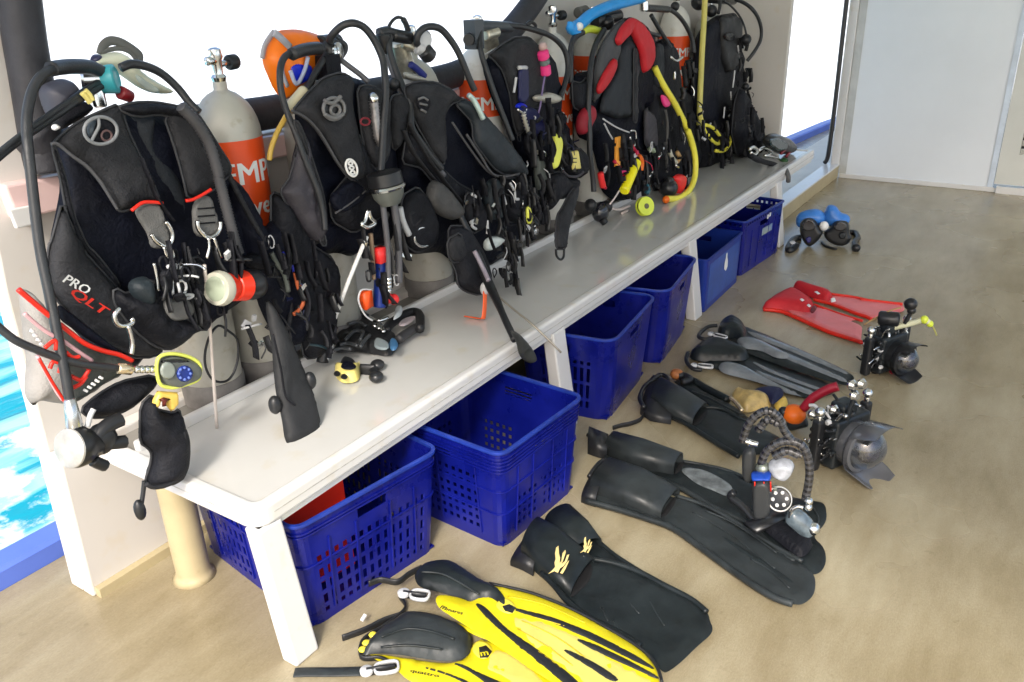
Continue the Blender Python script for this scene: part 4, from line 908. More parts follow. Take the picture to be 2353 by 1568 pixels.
# ---------------------------------------------------------------- vest 1
v1 = thing('dive_vest', 'large charcoal vest with red trim and grey chest straps, nearest the camera', 'dive vest', (.36, .5, .6), GV)
pad('bladder', 'T 118,335 T 262,248 T 300,240 T 350,240 T 400,248 T 450,268 T 478,300 T 500,345 T 528,400 T 575,470 T 603,540 T 610,610 T 560,690 T 500,730 T 470,760 T 400,780 T 350,800 T 300,860 T 240,830 T 150,740 T 118,640 T 112,560 T 130,480 T 140,420', .47, .05, NAVY, v1, wr=.006)
pad('back_pad', 'M 1170,250 M 1330,240 M 1500,215 N 180,-300 N 420,-100 N 560,150 N 600,420 N 640,760 N 560,800 N 480,500 N 330,250 N 200,100 M 1330,750 M 1180,430', .445, .03, mat('back_pad_fabric', (.016, .02, .026), .7, var=.3, bump=.5, bscale=200), v1)
pad('side_panel', 'A 400,1130 A 450,1290 A 560,1450 B 480,60 B 600,190 B 720,320 B 850,520 B 960,640 B 900,690 B 760,690 B 560,590 B 400,440 B 290,300 B 270,150 B 280,30 A 330,1400', .405, .045, NYL, v1, wr=.005, Rr=.06)
pad('armhole_edge', 'A 330,780 A 350,770 A 420,980 A 470,1220 A 560,1430 B 560,80 B 700,260 B 690,300 B 540,130 B 440,20 A 440,1280 A 380,960', .41, .018, NYB, v1, wr=.002)
pad('shoulder_strap', 'M 270,610 M 420,470 M 600,330 M 850,215 M 1090,110 M 1170,420 M 1330,750 M 1430,950 M 1568,1290 M 1380,1290 M 1140,1390 M 1060,1380 M 950,1200 M 850,1040 M 700,870 M 520,740 M 360,610', ((.40, 1.2), (.355, .95)), .022, NYL, v1, wr=.003, Rr=.03)
tube('seam', 'M 290,600 M 370,600 M 530,730 M 710,860 M 860,1030 M 960,1190 M 1070,1370', .365, .0035, mat('seam_thread', (.07, .07, .075), .6), v1)
pad('collar', 'T 262,248 T 300,236 T 350,234 T 408,244 T 440,260 T 470,292 T 440,303 T 400,270 T 360,262 T 310,270', .41, .035, NYB, v1)
pad('shoulder_strap', 'A 1160,500 A 1280,560 A 1360,680 A 1440,810 A 1500,900 A 1500,960 A 1390,1070 A 1220,1140 A 1180,950 A 1120,750 A 1060,580', ((.40, 1.2), (.365, .95)), .022, NYL, v1, wr=.003, Rr=.03)
GW = 'N 0,430 N 120,365 N 300,345 N 350,450 N 390,600 N 430,760 N 420,880 N 200,900 N 170,720 N 60,560'
pad('chest_webbing', GW, .350, .008, GREY, v1, wr=.001)
pad('chest_webbing', 'N 680,320 N 900,240 N 950,400 N 1010,600 N 1010,700 N 920,740 N 700,760', .350, .008, GREY, v1, wr=.001)
for z_ in (410, 500, 585): tube('stitch_line', 'N 760,%d N 960,%d' % (z_ + 10, z_ - 5), .340, .002, NYB, v1)
tube('red_piping', 'N -20,440 N 100,352 N 220,340 N 345,352', .338, .0042, REDP, v1)
tube('red_piping', 'N 620,325 N 700,310 N 820,250 N 915,190', .338, .0042, REDP, v1)
tube('inflator_hose', 'A 1180,520 A 1290,640 A 1370,780 A 1425,960 N 1010,80 N 1060,280 N 1120,520 N 1190,780 N 1240,950', .335, .0135, mat('corrugated_hose', (.06, .06, .065), .5, var=.3), v1, wob=.10, n=14)
tube('shoulder_webbing', 'M 1350,760 M 1400,900 M 1480,1080 N 200,80 N 260,250 N 350,400 N 470,560', .338, 0, NYB, v1, flat=(.004, .018))
disc('dump_valve', 'M', 870, 440, 205, 168, .352, .012, NYB, v1, Rr=.01)
ring3('valve_ring', ell('M', 870, 440, 195, 160, 14), .334, .0038, mat('grey_print', (.20, .21, .22), .4), v1)
tube('valve_mark', 'M 840,280 M 850,380 M 810,470 M 750,580', .334, .0035, MATS['grey_print'], v1)
pad('valve_mark', 'M 720,360 M 790,300 M 820,320 M 800,430 M 750,540 M 700,450', .343, .006, mat('slate', (.05, .065, .08), .4), v1, smooth=1)
ring3('valve_mark', ell('M', 940, 500, 60, 60, 8), .336, .0025, mat('brownish_mark', (.10, .06, .06), .5), v1)
tube('d_ring', 'N 380,570 N 430,640 N 460,740 N 440,820 N 380,860 N 300,830 N 240,770 N 215,720', .334, .0052, STEEL, v1)
tube('d_ring', 'N 750,560 N 770,660 N 860,750 N 950,740 N 1015,660 N 1020,570', .334, .0058, STEEL, v1)
for s in ('N 880,760 N 890,880 N 860,1000', 'N 945,760 N 990,880 N 1035,990', 'N 360,870 N 390,960 N 450,1010 N 470,960 N 430,870', 'N 240,1060 N 270,1200 N 290,1380'): tube('snap_hook', s, .325, .0045, STEEL, v1)
for s in ('N 420,1090 N 590,1080 N 560,1110 N 430,1115', 'N 500,1450 N 690,1430 N 660,1470 N 520,1480'): tube('strap_bar', s, .318, .004, SILV, v1, closed=True)
pad('waist_strap', 'N 410,1110 N 570,1100 N 640,1440 N 500,1460 N 470,1350', .326, .010, NYL, v1)
pad('cord_keeper', 'N 260,1150 N 450,1100 N 460,1400 N 320,1410', .33, .018, NYB, v1)
pad('buckle_panel', 'Q 320,370 Q 430,350 Q 545,360 Q 590,455 Q 520,530 Q 365,530', .322, .012, GREY, v1, wr=.001)
tube('white_edge', 'N 465,1130 N 460,1280 N 470,1440', .318, .003, SILV, v1)
pad('belly_pad', 'Q -60,260 Q 60,330 Q 240,180 Q 300,330 Q 380,450 Q 600,560 Q 590,600 Q 460,720 Q 370,760 Q 250,720 Q 100,600 Q 0,470 Q -60,380', .36, .05, NYB, v1, wr=.006, Rr=.06)
pad('waist_pad', 'Q 80,200 Q 230,170 Q 260,330 Q 230,420 Q 130,380 Q 60,290', .335, .035, mat('teal_black_nylon', (.012, .02, .026), .6, var=.3, bump=.4, bscale=200), v1)
pad('waist_strap', 'Q 440,60 Q 640,20 Q 660,200 Q 690,420 Q 690,600 Q 610,600 Q 560,400 Q 540,240', .36, .03, NYB, v1, wr=.004)
pad('right_wing', 'A 1500,960 A 1580,1060 A 1660,1200 A 1720,1330 T 625,500 T 655,560 T 675,610 T 690,680 T 700,720 T 690,790 T 650,800 T 610,740 T 590,690 T 560,600 T 540,520 T 515,430', .43, .045, NAVY, v1, wr=.008)
tube('wing_edge', 'A 1490,960 A 1560,1100 A 1640,1250 T 610,560 T 640,640 T 668,700 T 660,760', .385, .007, NYL, v1)
tube('blue_cord', 'Q 1275,0 Q 1340,70 Q 1370,150', .37, .006, mat('blue_cord', (.03, .04, .45), .5), v1)
tube('orange_cord', 'Q 1370,150 Q 1400,270 Q 1440,370 Q 1410,440 Q 1360,480', .36, .006, mat('rust_cord', (.40, .09, .03), .6), v1)
tube('green_grey_hose', 'Q 1190,0 Q 1230,80 Q 1290,170 Q 1320,300', .36, .007, mat('olive_grey', (.08, .09, .08), .5), v1)
disc('pony_cap', 'Q', 1085, 60, 120, 70, .40, .05, NYB, v1)
# lettering on the side panel
def sdir(c, x0, y0, x1, y1, d): return WY(pts('%s %f,%f' % (c, x0, y0))[0], d), WY(pts('%s %f,%f' % (c, x1, y1))[0], d)
a_, b2_ = sdir('O', 570, 175, 860, 335, .349); u_ = WY(pts('O 640,80')[0], .349) - WY(pts('O 590,160')[0], .349)
lettering('print', 'PRO', a_, b2_, .020, WHP, v1, up=u_, shear=.2)
a_, b2_ = sdir('O', 660, 330, 1080, 590, .347); lettering('print', 'QLT', a_, b2_, .020, REDP, v1, up=u_, shear=.2)
ring3('small_mark', ell('A', 1415, 915, 18, 16, 6), .342, .003, REDP, v1)
# tool bag / lower belt with red trim
pad('pocket_bag', 'O 60,255 O 160,275 O 250,330 O 440,560 O 560,680 O 850,890 O 1200,1030 O 1400,1110 O 1450,1180 O 1230,1290 O 1000,1420 O 800,1560 O 640,1620 O 450,1600 O 300,1568 B 200,985 B 150,930 B 140,860 B 155,720 B 140,600 B 125,480 B 112,360', ((.37, .75), (.33, .45)), .05, BAG, v1, wr=.004, Rr=.05)
pad('dark_panel', 'O 420,560 O 560,670 O 850,880 O 1200,1030 O 1400,1110 O 1450,1180 O 1230,1290 O 1000,1420 O 760,1600 O 640,1590 O 560,1300 O 480,1000', ((.325, .75), (.285, .45)), .012, mat('dark_olive_panel', (.06, .068, .062), .6, var=.3, bump=.4, bscale=200), v1, wr=.003)
pad('pocket_lining', 'O 520,420 O 700,560 O 950,760 O 1230,980 O 1380,1050 O 1200,1020 O 900,880 O 650,700 O 560,640 O 520,560', .318, .02, NAVY, v1)
for s, r_ in (('O 60,270 O 200,390 O 340,510 O 440,590', .006), ('O 550,680 O 700,800 O 850,910 O 1050,990 O 1250,1040 O 1400,1110', .0055)): tube('red_piping', s, .292, r_, REDP, v1)
for s in ('O 130,550 O 250,660 O 380,760 O 500,830', 'O 580,870 O 750,990 O 930,1110', 'O 280,1050 O 420,1300 O 500,1450 O 580,1568'): tube('pale_piping', s, .280, .0042, mat('pinkish_piping', (.55, .32, .34), .5), v1)
tube('red_piping', 'O 300,1080 O 440,1330 O 560,1520 O 640,1640', .276, .0035, REDP, v1)
for s in ('O 370,960 O 490,870 O 500,980', 'O 620,1010 O 700,1070 O 780,1060', 'O 680,1290 O 800,1330 O 900,1200', 'O 690,1430 O 790,1380 O 860,1290', 'O 430,1200 O 470,1120 O 550,1150 O 540,1250'): tube('red_mark', s, .272, .0045, REDP, v1)
for x_ in range(4): tube('white_mark', 'O %d,%d O %d,%d' % (200 + x_ * 38, 750 + x_ * 52, 240 + x_ * 38, 770 + x_ * 52), .300, .0035, WHP, v1)
for x_ in range(5): tube('white_mark', 'O %d,%d O %d,%d' % (830 + x_ * 45, 1450 - x_ * 38, 870 + x_ * 45, 1470 - x_ * 38), .268, .003, WHP, v1)
pad('lower_belt', 'B 460,1000 B 560,910 B 700,830 B 900,790 B 915,850 B 830,930 B 760,990 B 640,1040 B 520,1045', ((.31, .7), (.29, .45)), .035, NYB, v1, wr=.004)
tube('d_ring', 'O 1250,490 O 1190,570 O 1210,660 O 1280,700 O 1370,680 O 1410,640 O 1385,610', .30, .0055, STEEL, v1)
tube('snap_hook', 'O 1350,700 O 1380,800 O 1400,920 O 1385,1030', .298, .006, STEEL, v1)
bits(v1, 'N 180,900 N 1050,780 N 1150,1000 N 800,1100 N 700,1568 N 300,1568', .335, 34, 3)
bits(v1, 'Q 700,420 Q 1150,420 Q 1200,700 Q 1180,950 Q 1000,700', .36, 16, 5, yv=.03)
bits(v1, 'T 560,520 T 640,560 T 690,700 T 680,780 T 620,740', .385, 14, 6)
obj('rear_hooks', sweep(P3('T 168,300,.46 T 200,285 T 240,262'), .006, 6), NYB, v1)
# ---------------------------------------------------------------- regulator 1
def regulator(label, loc, group='regulator sets'):
    return thing('regulator', label, 'regulator', loc, group)
r1_ = regulator('regulator with teal cap and long black hose reaching below the left end of the bench', (.33, .55, 1.33))
c0 = WY(pts('R 1300,620')[0], .50)
obj('first_stage', [cyl(c0 + Vector((-.055, .03, .005)), c0 + Vector((.0, 0, 0)), .024), cyl(c0 + Vector((-.03, .015, 0)), c0 + Vector((-.03, .015, -.06)), .016)], STEEL, r1_, sharp=40)
obj('teal_cap', lathe(c0, Vector((.75, -.8, .1)), [(-.02, .030), (.0, .033), (.012, .033), (.015, .026), (.012, .018)], 20), TEAL, r1_, sharp=40)
obj('yoke_screw', cyl(c0 + Vector((.01, -.01, -.03)), WY(pts('R 1540,830')[0], .50), .016, .014), mat('dark_red_metal', (.22, .01, .015), .4), r1_)
tube('hose', 'R 1180,530,.50 R 1050,480,.49 R 880,470,.47 R 720,480,.45 R 600,500,.43', .5, .0165, HOSE, r1_)
tube('hose', 'R 620,500,.43 R 480,590,.41 R 380,760,.40 R 325,1000,.38 R 315,1250,.36 R 345,1568,.34 T 90,560,.32 T 112,670,.30 T 132,770,.28 T 152,870,.26 T 168,970,.25', .5, .0105, HOSE, r1_, n=8)
tube('hose', 'A 790,270,.50 A 860,245,.50 A 960,262,.50 A 1060,310,.50 A 1160,400,.49 A 1240,500,.47 A 1300,560,.45', .5, .0105, HOSE, r1_)
tube('hose', 'R 1220,680,.50 R 1050,790,.47 R 900,880,.44 R 640,1060,.42 R 400,1220,.40 R 200,1360,.38 R 0,1520,.36 R -150,1650,.34', .5, .0085, HOSE, r1_)
tube('hose', 'R 1180,640,.50 R 1000,750,.47 R 860,850,.44 R 640,1000,.42 R 400,1170,.40 R 200,1320,.38 R 0,1480,.36 R -150,1600,.34', .5, .0075, HOSE, r1_)
tube('hose', 'B -90,440,.30 B 0,520,.29 B 90,590,.28 B 200,640,.275 B 330,690,.27 B 500,735,.262 B 690,755,.262', .3, .0085, HOSE, r1_)
for s in ('R 960,780 R 1010,830 R 1060,900', 'R 1000,750 R 1050,800 R 1090,870'): tube('yellow_clip', s, .435, .006, YELP, r1_)
obj('hose_ferrule', cyl(WY(pts('B 690,755')[0], .262), WY(pts('B 775,765')[0], .262), .012), mat('brass', (.75, .62, .42), .25, metal=.8), r1_)
for i_ in range(4):
    obj('hose_bead', ball(WY(pts('B %d,762' % (805 + i_ * 30))[0], .262), .009, 10), STEEL, r1_)
# second stage
s0, s1_ = WY(pts('n 610,660')[0], .235), WY(pts('n 900,590')[0], .25)
ax = (s1_ - s0).normalized()
obj('second_stage', lathe(s0, ax, [(0, .043), (.01, .045), (.03, .043), (.045, .034), (.075, .03), (.085, .02)], 28), DARKP, r1_, sharp=40)
obj('front_cover', lathe(s0 - ax * .006, ax, [(-.002, .014), (-.001, .036), (.002, .042), (.0058, .043)], 28), mat('worn_white_metal', (.45, .44, .41), .35, metal=.4, var=.2, scale=30), r1_, sharp=40)
obj('hose_joint', cyl(WY(pts('n 600,130')[0], .25), WY(pts('n 660,440')[0], .24), .012, .017), mat('chrome2', (.6, .62, .63), .25, metal=.9), r1_)
tube('exhaust_tee', 'n 880,560 n 950,470 n 1040,400 n 1150,350', .235, .017, RUB, r1_)
tube('exhaust_tee', 'n 900,620 n 1000,610 n 1100,600 n 1190,590', .235, .0155, RUB, r1_)
tube('exhaust_tee', 'n 850,790 n 910,820 n 985,850', .235, .013, RUB, r1_)
tube('lever', 'n 790,430 n 820,320 n 860,240', .235, .006, SILV, r1_)
obj('mouthpiece', ball(WY(pts('n 940,560')[0], .24), .036, 12, (1, .7, 1)), RUB, r1_)
# dive computer console
cn = thing('dive_computer', 'dive computer with yellow rim and blue compass hanging on a metal-beaded hose', 'dive computer', tuple(WY(pts('Q 455,925')[0], .27)))
pad('case', 'Q 290,850 Q 330,800 Q 430,790 Q 550,820 Q 625,870 Q 630,940 Q 600,1000 Q 480,1045 Q 440,1070 Q 330,1040 Q 290,960', .262, .022, mat('console_grey', (.10, .11, .10), .4, var=.2), cn, Rr=.02, wr=0)
ring3('yellow_rim', 'Q 292,850 Q 330,802 Q 430,790 Q 550,818 Q 622,868 Q 628,940 Q 600,1000 Q 480,1042 Q 400,1055 Q 320,1030 Q 292,950', .25, .0045, mat('lime_rim', (.62, .68, .12), .4), cn)
disc('screen', 'Q', 375, 920, 62, 70, .240, .004, mat('lcd', (.26, .29, .26), .15), cn, wr=0)
disc('compass', 'Q', 507, 945, 66, 66, .240, .005, mat('compass_blue', (.02, .04, .22), .2), cn, wr=0)
for i_ in range(8):
    a = i_ * math.pi / 4; p = WY(pts('Q %f,%f' % (507 + 46 * math.cos(a), 945 + 46 * math.sin(a)))[0], .234); obj('compass_mark', ball(p, .0035, 6), mat('compass_mark', (.10, .16, .5), .3), cn)
pad('top_bar', 'Q 320,835 Q 520,830 Q 560,862 Q 320,866', .243, .004, DARKP, cn, wr=0)
pad('yellow_mount', 'Q 255,1150 Q 290,1080 Q 450,1090 Q 452,1180 Q 400,1245 Q 365,1200 Q 350,1150 Q 310,1160 Q 300,1215 Q 245,1215', .255, .012, mat('amber_plastic', (.70, .48, .10), .4, var=.15), cn, wr=0, smooth=0)
pad('mount_pin', 'Q 300,1150 Q 340,1130 Q 400,1145 Q 365,1165 Q 365,1200 Q 330,1205 Q 330,1165', .243, .006, mat('maroon', (.09, .012, .008), .5), cn, wr=0, smooth=0)
bg_ = thing('drybag', 'small black neoprene bag with drawstring hanging over the left end of the bench', 'bag', tuple(WY(pts('n 1600,650')[0], .27)))
pad('pouch', 'n 1345,190 n 1480,60 n 1500,230 n 1600,260 n 1700,280 n 1760,230 n 1790,360 n 1845,520 n 1850,700 n 1830,860 n 1760,990 n 1650,1060 n 1500,1085 n 1410,1040 n 1400,990 n 1450,850 n 1470,720 n 1430,650 n 1340,600', .275, .05, NYB, bg_, wr=.006, Rr=.05)
tube('bag_rim', 'n 1810,480 n 1840,700 n 1815,860 n 1740,990 n 1620,1060 n 1500,1075 n 1420,1040', .235, .006, NYL, bg_)
tube('drawstring', 'n 1400,1010 n 1390,1120 n 1370,1250 n 1350,1350', .262, .0055, RUB, bg_)
obj('cord_lock', ball(WY(pts('n 1352,1320')[0], .262), .014, 8, (1, 1, 2)), RUB, bg_)
# torch, rod, pouch
tr = thing('dive_torch', 'dive torch with red double body and pale front ring hanging on the first vest', 'torch', tuple(WY(pts('Q 900,260')[0], .30)))
ta, tb = WY(pts('Q 790,275')[0], .30), WY(pts('Q 1120,235')[0], .33); td = (tb - ta).normalized()
obj('front_ring', lathe(ta, td, [(-.02, .02), (-.018, .041), (-.003, .045), (.008, .042)], 24), mat('ivory_plastic', (.50, .49, .40), .35, var=.1), tr, sharp=40)
obj('body', [lathe(ta, td, [(.006, .036), (.008, .039), (.036, .036), (.040, .032)], 24), lathe(ta, td, [(.041, .032), (.045, .037), (.083, .040), (.088, .036)], 24)], mat('neon_red', (.85, .04, .012), .35), tr, sharp=40)
obj('tail', lathe(ta, td, [(.089, .036), (.11, .041), (.135, .038), (.15, .026)], 24), DARKP, tr, sharp=40)
obj('window', lathe(ta - td * .0185, -td, [(0, .032), (.003, .028)], 20), mat('greenish_window', (.35, .4, .3), .15), tr, sharp=40)
rd = thing('pointer_rod', 'thin pale metal pointer rod standing upright from the torch to the bench top', 'rod', tuple(WZ(pts('Q 760,1370')[0], .451)))
e_ = WZ(pts('Q 760,1370')[0], .452)
obj('rod', sweep([WY(pts('Q 662,90')[0], .32), WY(pts('Q 710,640')[0], .5 * (.32 + e_.y)), e_], .0045, 8), mat('rod_metal', (.62, .55, .5), .4, metal=.3), rd)
lp = thing('cable_loop', 'thin black cable loop hanging in front of the bare tank foot', 'cable', tuple(WY(pts('Q 790,790')[0], .36)))
ring3('cable', 'Q 770,570 Q 850,610 Q 920,680 Q 925,820 Q 890,940 Q 830,1005 Q 740,1000 Q 680,920 Q 665,800 Q 700,660', .40, .0035, RUB, lp)
fp = thing('neoprene_sleeve', 'long black neoprene sleeve leaning from the first vest down onto the bench', 'sleeve', tuple(WZ(pts('Q 1430,1490')[0], .46)))
pad('sleeve', 'Q 1140,360 Q 1180,380 Q 1230,450 Q 1330,640 Q 1420,860 Q 1520,1100 Q 1575,1320 Q 1545,1440 Q 1440,1495 Q 1330,1510 Q 1290,1470 Q 1270,1300 Q 1225,1130 Q 1200,900 Q 1190,700 Q 1150,500', ((.30, .80), (.19, .47)), .020, mat('neoprene', (.014, .015, .017), .7, var=.2, bump=.3, bscale=120), fp, Rr=.04, wr=.003)
tube('fold_line', 'Q 1200,640 Q 1260,900 Q 1300,1120 Q 1370,1190', .19, .003, NYB, fp)
for q in ('Q 1490,1000', 'Q 1215,1190'): obj('toggle', ball(WY(pts(q)[0], .215), .022, 10, (.8, .8, 1.2)), RUB, fp)
# ---------------------------------------------------------------- canister and mask strap behind tank 1
cs = thing('strobe_cover', 'dark padded conical cover perched behind the first regulator hose', 'cover', tuple(WY(pts('R 650,850')[0], .56)))
pad('cover', 'R 500,670 R 760,590 R 900,720 R 900,850 R 600,1060 R 540,1050 R 450,780', .55, .06, mat('slate_nylon', (.045, .047, .065), .5, var=.2), cs, Rr=.06)
pad('cover_base', 'R 560,1060 R 900,860 R 1060,900 R 1080,1000 R 820,1160 R 700,1230 R 620,1180', .53, .03, NYB, cs)
disc('white_cap', 'R', 650, 1185, 48, 38, .49, .02, WHP, cs, wr=0)
mk = thing('diving_mask', 'clear-skirted mask with grey strap lying on top of the first tank, behind the teal-capped regulator', 'diving mask', tuple(WY(pts('R 1300,400')[0], .60)))
tube('strap', 'R 1180,330 R 1210,230 R 1290,170 R 1400,180 R 1500,230 A 880,160 A 910,190 A 905,230', .60, 0, mat('grey_strap', (.12, .12, .11), .5), mk, flat=(.022, .006))
tube('strap', 'R 1200,300 R 1300,270 R 1420,260 R 1540,310 A 900,230', .60, 0, MATS['grey_strap'], mk, flat=(.012, .006))
pad('skirt', 'R 1040,420 R 1100,340 R 1200,330 R 1350,290 R 1480,330 A 880,240 A 900,280 A 1000,350 A 1100,400 A 1140,440 A 1000,440 A 900,400 A 830,350 A 760,300 R 1180,480 R 1080,480', .575, .03, mat('cream_silicone', (.66, .68, .52), .35, var=.15), mk, wr=.004)
pad('frame', 'R 1050,400 R 1090,320 R 1200,330 R 1160,420 R 1100,440', .57, .02, mat('indigo_frame', (.03, .03, .07), .3), mk)
pad('lens', 'A 860,290 A 960,350 A 1060,420 A 1000,440 A 920,390', .55, .008, mat('pale_lens', (.5, .56, .5), .1), mk)
# ---------------------------------------------------------------- vest 2 with the orange float
v2 = thing('dive_vest', 'black vest with round dump valve beside the orange float, hoses arching over it', 'dive vest', (.885, .5, .6), GV)
NYP = mat('purplish_nylon', (.040, .037, .046), .55, var=.3, scale=12, bump=.4, bscale=200)
pad('bladder', 'D 390,830 D 480,690 D 600,570 D 760,545 D 950,610 D 1090,700 D 1100,1000 D 1120,1300 D 1130,1500 E 860,200 E 850,400 E 800,560 E 640,560 E 560,640 E 450,600 E 330,640 E 250,560 E 180,400 E 130,200 D 380,1180 D 420,1000', .47, .045, NAVY, v2, wr=.008)
pad('shoulder_strap', 'D 370,820 D 480,690 D 600,570 D 740,530 D 830,580 D 810,760 D 850,960 D 890,1150 D 920,1300 D 860,1350 D 780,1300 D 700,1190 D 600,1020 D 520,910 D 440,850', ((.41, 1.2), (.37, .95)), .028, NYL, v2, wr=.004, Rr=.035)
tube('seam', 'D 380,815 D 450,845 D 530,905 D 610,1010 D 710,1180 D 790,1290', .38, .0035, MATS['seam_thread'], v2)
pad('shoulder_strap', 'D 850,640 D 960,620 D 1070,700 D 1080,900 D 1090,1150 D 1000,1260 D 930,1180 D 880,950', ((.41, 1.2), (.38, .95)), .028, NYL, v2, wr=.004)
pad('side_wing', 'D 400,1130 D 450,950 D 500,1080 D 540,1300 D 600,1450 E 330,180 E 380,330 E 370,460 E 330,560 E 250,500 E 180,380 E 100,250 E 80,200 E 120,150 D 360,1300', .415, .04, NYP, v2, wr=.007, Rr=.05)
pad('lower_wing', 'E 20,200 E 110,240 E 190,390 E 260,520 E 340,590 E 430,640 E 460,800 E 430,1000 E 420,1180 E 330,1290 E 240,1300 E 200,1100 E 150,900 E 60,700 E 20,450', .44, .045, NYB, v2, wr=.009)
pad('chest_panel', 'D 860,960 D 960,1260 D 1050,1300 D 1060,1568 E 700,400 E 560,480 E 420,400 E 400,250 E 480,150 D 780,1300', .40, .03, NYB, v2, wr=.006)
pad('chest_pocket', 'D 640,1450 D 820,1310 D 930,1390 D 900,1480 D 760,1568 D 700,1560', .372, .014, NAVY, v2)
tube('pocket_edge', 'D 700,1568 D 820,1490 D 925,1400', .36, .003, MATS['seam_thread'], v2)
pad('left_strap', 'D 380,880 D 430,900 D 520,1160 D 600,1400 D 630,1568 E 340,380 E 390,560 E 350,560 E 290,330 D 560,1400 D 470,1160', .395, .012, NYL, v2)
disc('dump_valve', 'D', 690, 800, 92, 95, .378, .014, RUB, v2, Rr=.012)
for s in (ell('D', 690, 800, 78, 80, 12), ell('D', 700, 810, 35, 38, 8)): ring3('valve_ring', s, .360, .005, mat('grey_mark', (.16, .16, .16), .4), v2)
tube('valve_rib', 'D 620,740 D 680,760 D 740,710', .358, .006, MATS['grey_mark'], v2)
tube('valve_rib', 'D 620,840 D 690,870 D 760,840', .358, .006, MATS['grey_mark'], v2)
ring3('badge', ell('D', 820, 1235, 38, 65, 12, tilt=-20), .350, .0035, WHP, v2)
for q in (-1, 0, 1): ring3('badge_mark', ell('D', 820 + q * 8, 1235 + q * 34, 16, 12, 6), .350, .003, WHP, v2)
tube('silver_inflator', 'D 980,720 D 990,800 D 1000,900 D 1015,1000 D 1040,1060', .355, .014, mat('brushed_grey', (.26, .25, .25), .35, metal=.6, var=.3, scale=60), v2, wob=.12, n=8)
obj('inflator_tip', ball(WY(pts('D 980,725')[0], .355), .017, 10), STEEL, v2)
ring3('red_mark', ell('D', 920, 895, 34, 26, 8), .364, .003, mat('dark_red_mark', (.22, .02, .03), .5), v2)
tube('silver_clip', 'E 660,330 E 640,400 E 620,420 E 660,440 E 710,410 E 680,380 E 665,330', .33, .007, STEEL, v2)
tube('blue_tube', 'E 745,640 E 745,760 E 740,880 E 735,960', .345, .021, mat('blue_tube_mat', (.008, .03, .22), .4), v2)
obj('red_button', obox(WY(pts('E 742,620')[0], .325), (1, 0, 0), (0, 0, 1), (0, 1, 0), .034, .048, .03), mat('signal_red', (.8, .03, .03), .4), v2)
tube('brown_cord', 'E 680,480 E 690,600 E 695,700 E 700,780', .335, .007, mat('tan_cord', (.20, .14, .09), .6), v2)
obj('orange_button', obox(WY(pts('E 650,910')[0], .335), (1, 0, .1), (0, 0, 1), (0, 1, 0), .034, .055, .025), mat('signal_orange', (.85, .09, .012), .4), v2)
for q in ('E 790,905', 'E 830,910'): obj('red_button', ball(WY(pts(q)[0], .32), .018, 10), mat('signal_red', (.8, .03, .03)), v2)
tube('clear_ring', 'E 690,850 E 620,850 E 600,920 E 640,1010 E 690,1050', .325, .003, SILV, v2)
bits(v2, 'E 560,420 E 900,300 E 920,800 E 880,960 E 640,960 E 600,640', .35, 26, 8)
bits(v2, 'E 40,500 E 280,560 E 430,900 E 400,1200 E 220,1250 E 120,850', .385, 30, 9, mats=[NYB, RUB, NYL, NYB, mat('deep_teal', (.01, .03, .04), .5), mat('deep_blue', (.01, .015, .06), .5)])
# orange float
sb = thing('surface_float', 'bright orange inflatable float with grey reflective tape behind the second vest', 'float', tuple(WY(pts('D 300,500')[0], .57)))
pad('float_body', 'D 250,228 D 400,212 D 510,232 D 650,285 D 600,345 D 545,420 D 540,520 D 470,600 D 410,670 D 345,745 D 270,700 D 200,560 D 160,430 D 190,330', .57, .06, mat('neon_orange', (.95, .20, .005), .45, var=.1, bump=.2, bscale=20), sb, Rr=.08, wr=.006)
tube('reflective_tape', 'D 250,240 D 310,290 D 370,350', .52, 0, mat('reflective_grey', (.42, .42, .46), .3), sb, flat=(.022, .006))
tube('reflective_tape', 'D 162,430 D 185,330 D 250,232', .56, 0, MATS['reflective_grey'], sb, flat=(.016, .006))
tube('reflective_tape', 'D 330,400 D 310,520 D 350,640', .52, 0, MATS['reflective_grey'], sb, flat=(.012, .006))
pad('blue_mouth', 'D 355,470 D 440,455 D 530,480 D 505,590 D 410,640 D 370,560', .52, .012, mat('royal_blue', (.004, .02, .55), .35), sb)
tube('white_v', 'D 500,420 D 470,530 D 415,620 D 370,520', .50, .006, mat('pale_blue_cord', (.45, .5, .65), .4), sb)
r2_ = regulator('regulator with silver disc cap whose hoses arch over the second vest', (.885, .55, 1.33))
fs = WY(pts('a 800,600')[0], .50)
obj('first_stage', [lathe(fs, Vector((.2, -1, .05)), [(-.05, .028), (-.03, .038), (0, .038), (.01, .030)], 20), cyl(fs + Vector((-.03, .03, .02)), fs + Vector((.06, .04, .02)), .026)], DARKP, r2_, sharp=40)
obj('silver_cap', lathe(fs + Vector((0, -.01, 0)), Vector((.2, -1, .05)), [(0, .026), (.006, .025), (.01, .018)], 18), STEEL, r2_, sharp=40)
obj('yoke', sweep([WY(pts(q)[0], .51) for q in ('a 800,470', 'a 900,530', 'a 900,600', 'a 830,690', 'a 740,740', 'a 690,640', 'a 680,560')], .013, 8), DARKP, r2_)
obj('yoke_block', obox(WY(pts('a 720,790')[0], .50), (1, 0, 0), (0, 0, 1), (0, 1, 0), .06, .07, .05), NYB, r2_, smooth=False)
tube('hose', 'a 745,490,.49 a 760,430,.48 a 830,350,.46 a 920,290,.44 a 1030,275,.42 a 1140,320,.41 a 1230,420,.40 a 1310,560,.39 a 1370,720,.375 a 1390,900,.36 a 1400,1100,.35 D 1055,900,.34 D 1045,1100,.33 D 1035,1260,.32', .4, .0115, HOSE, r2_, n=8)
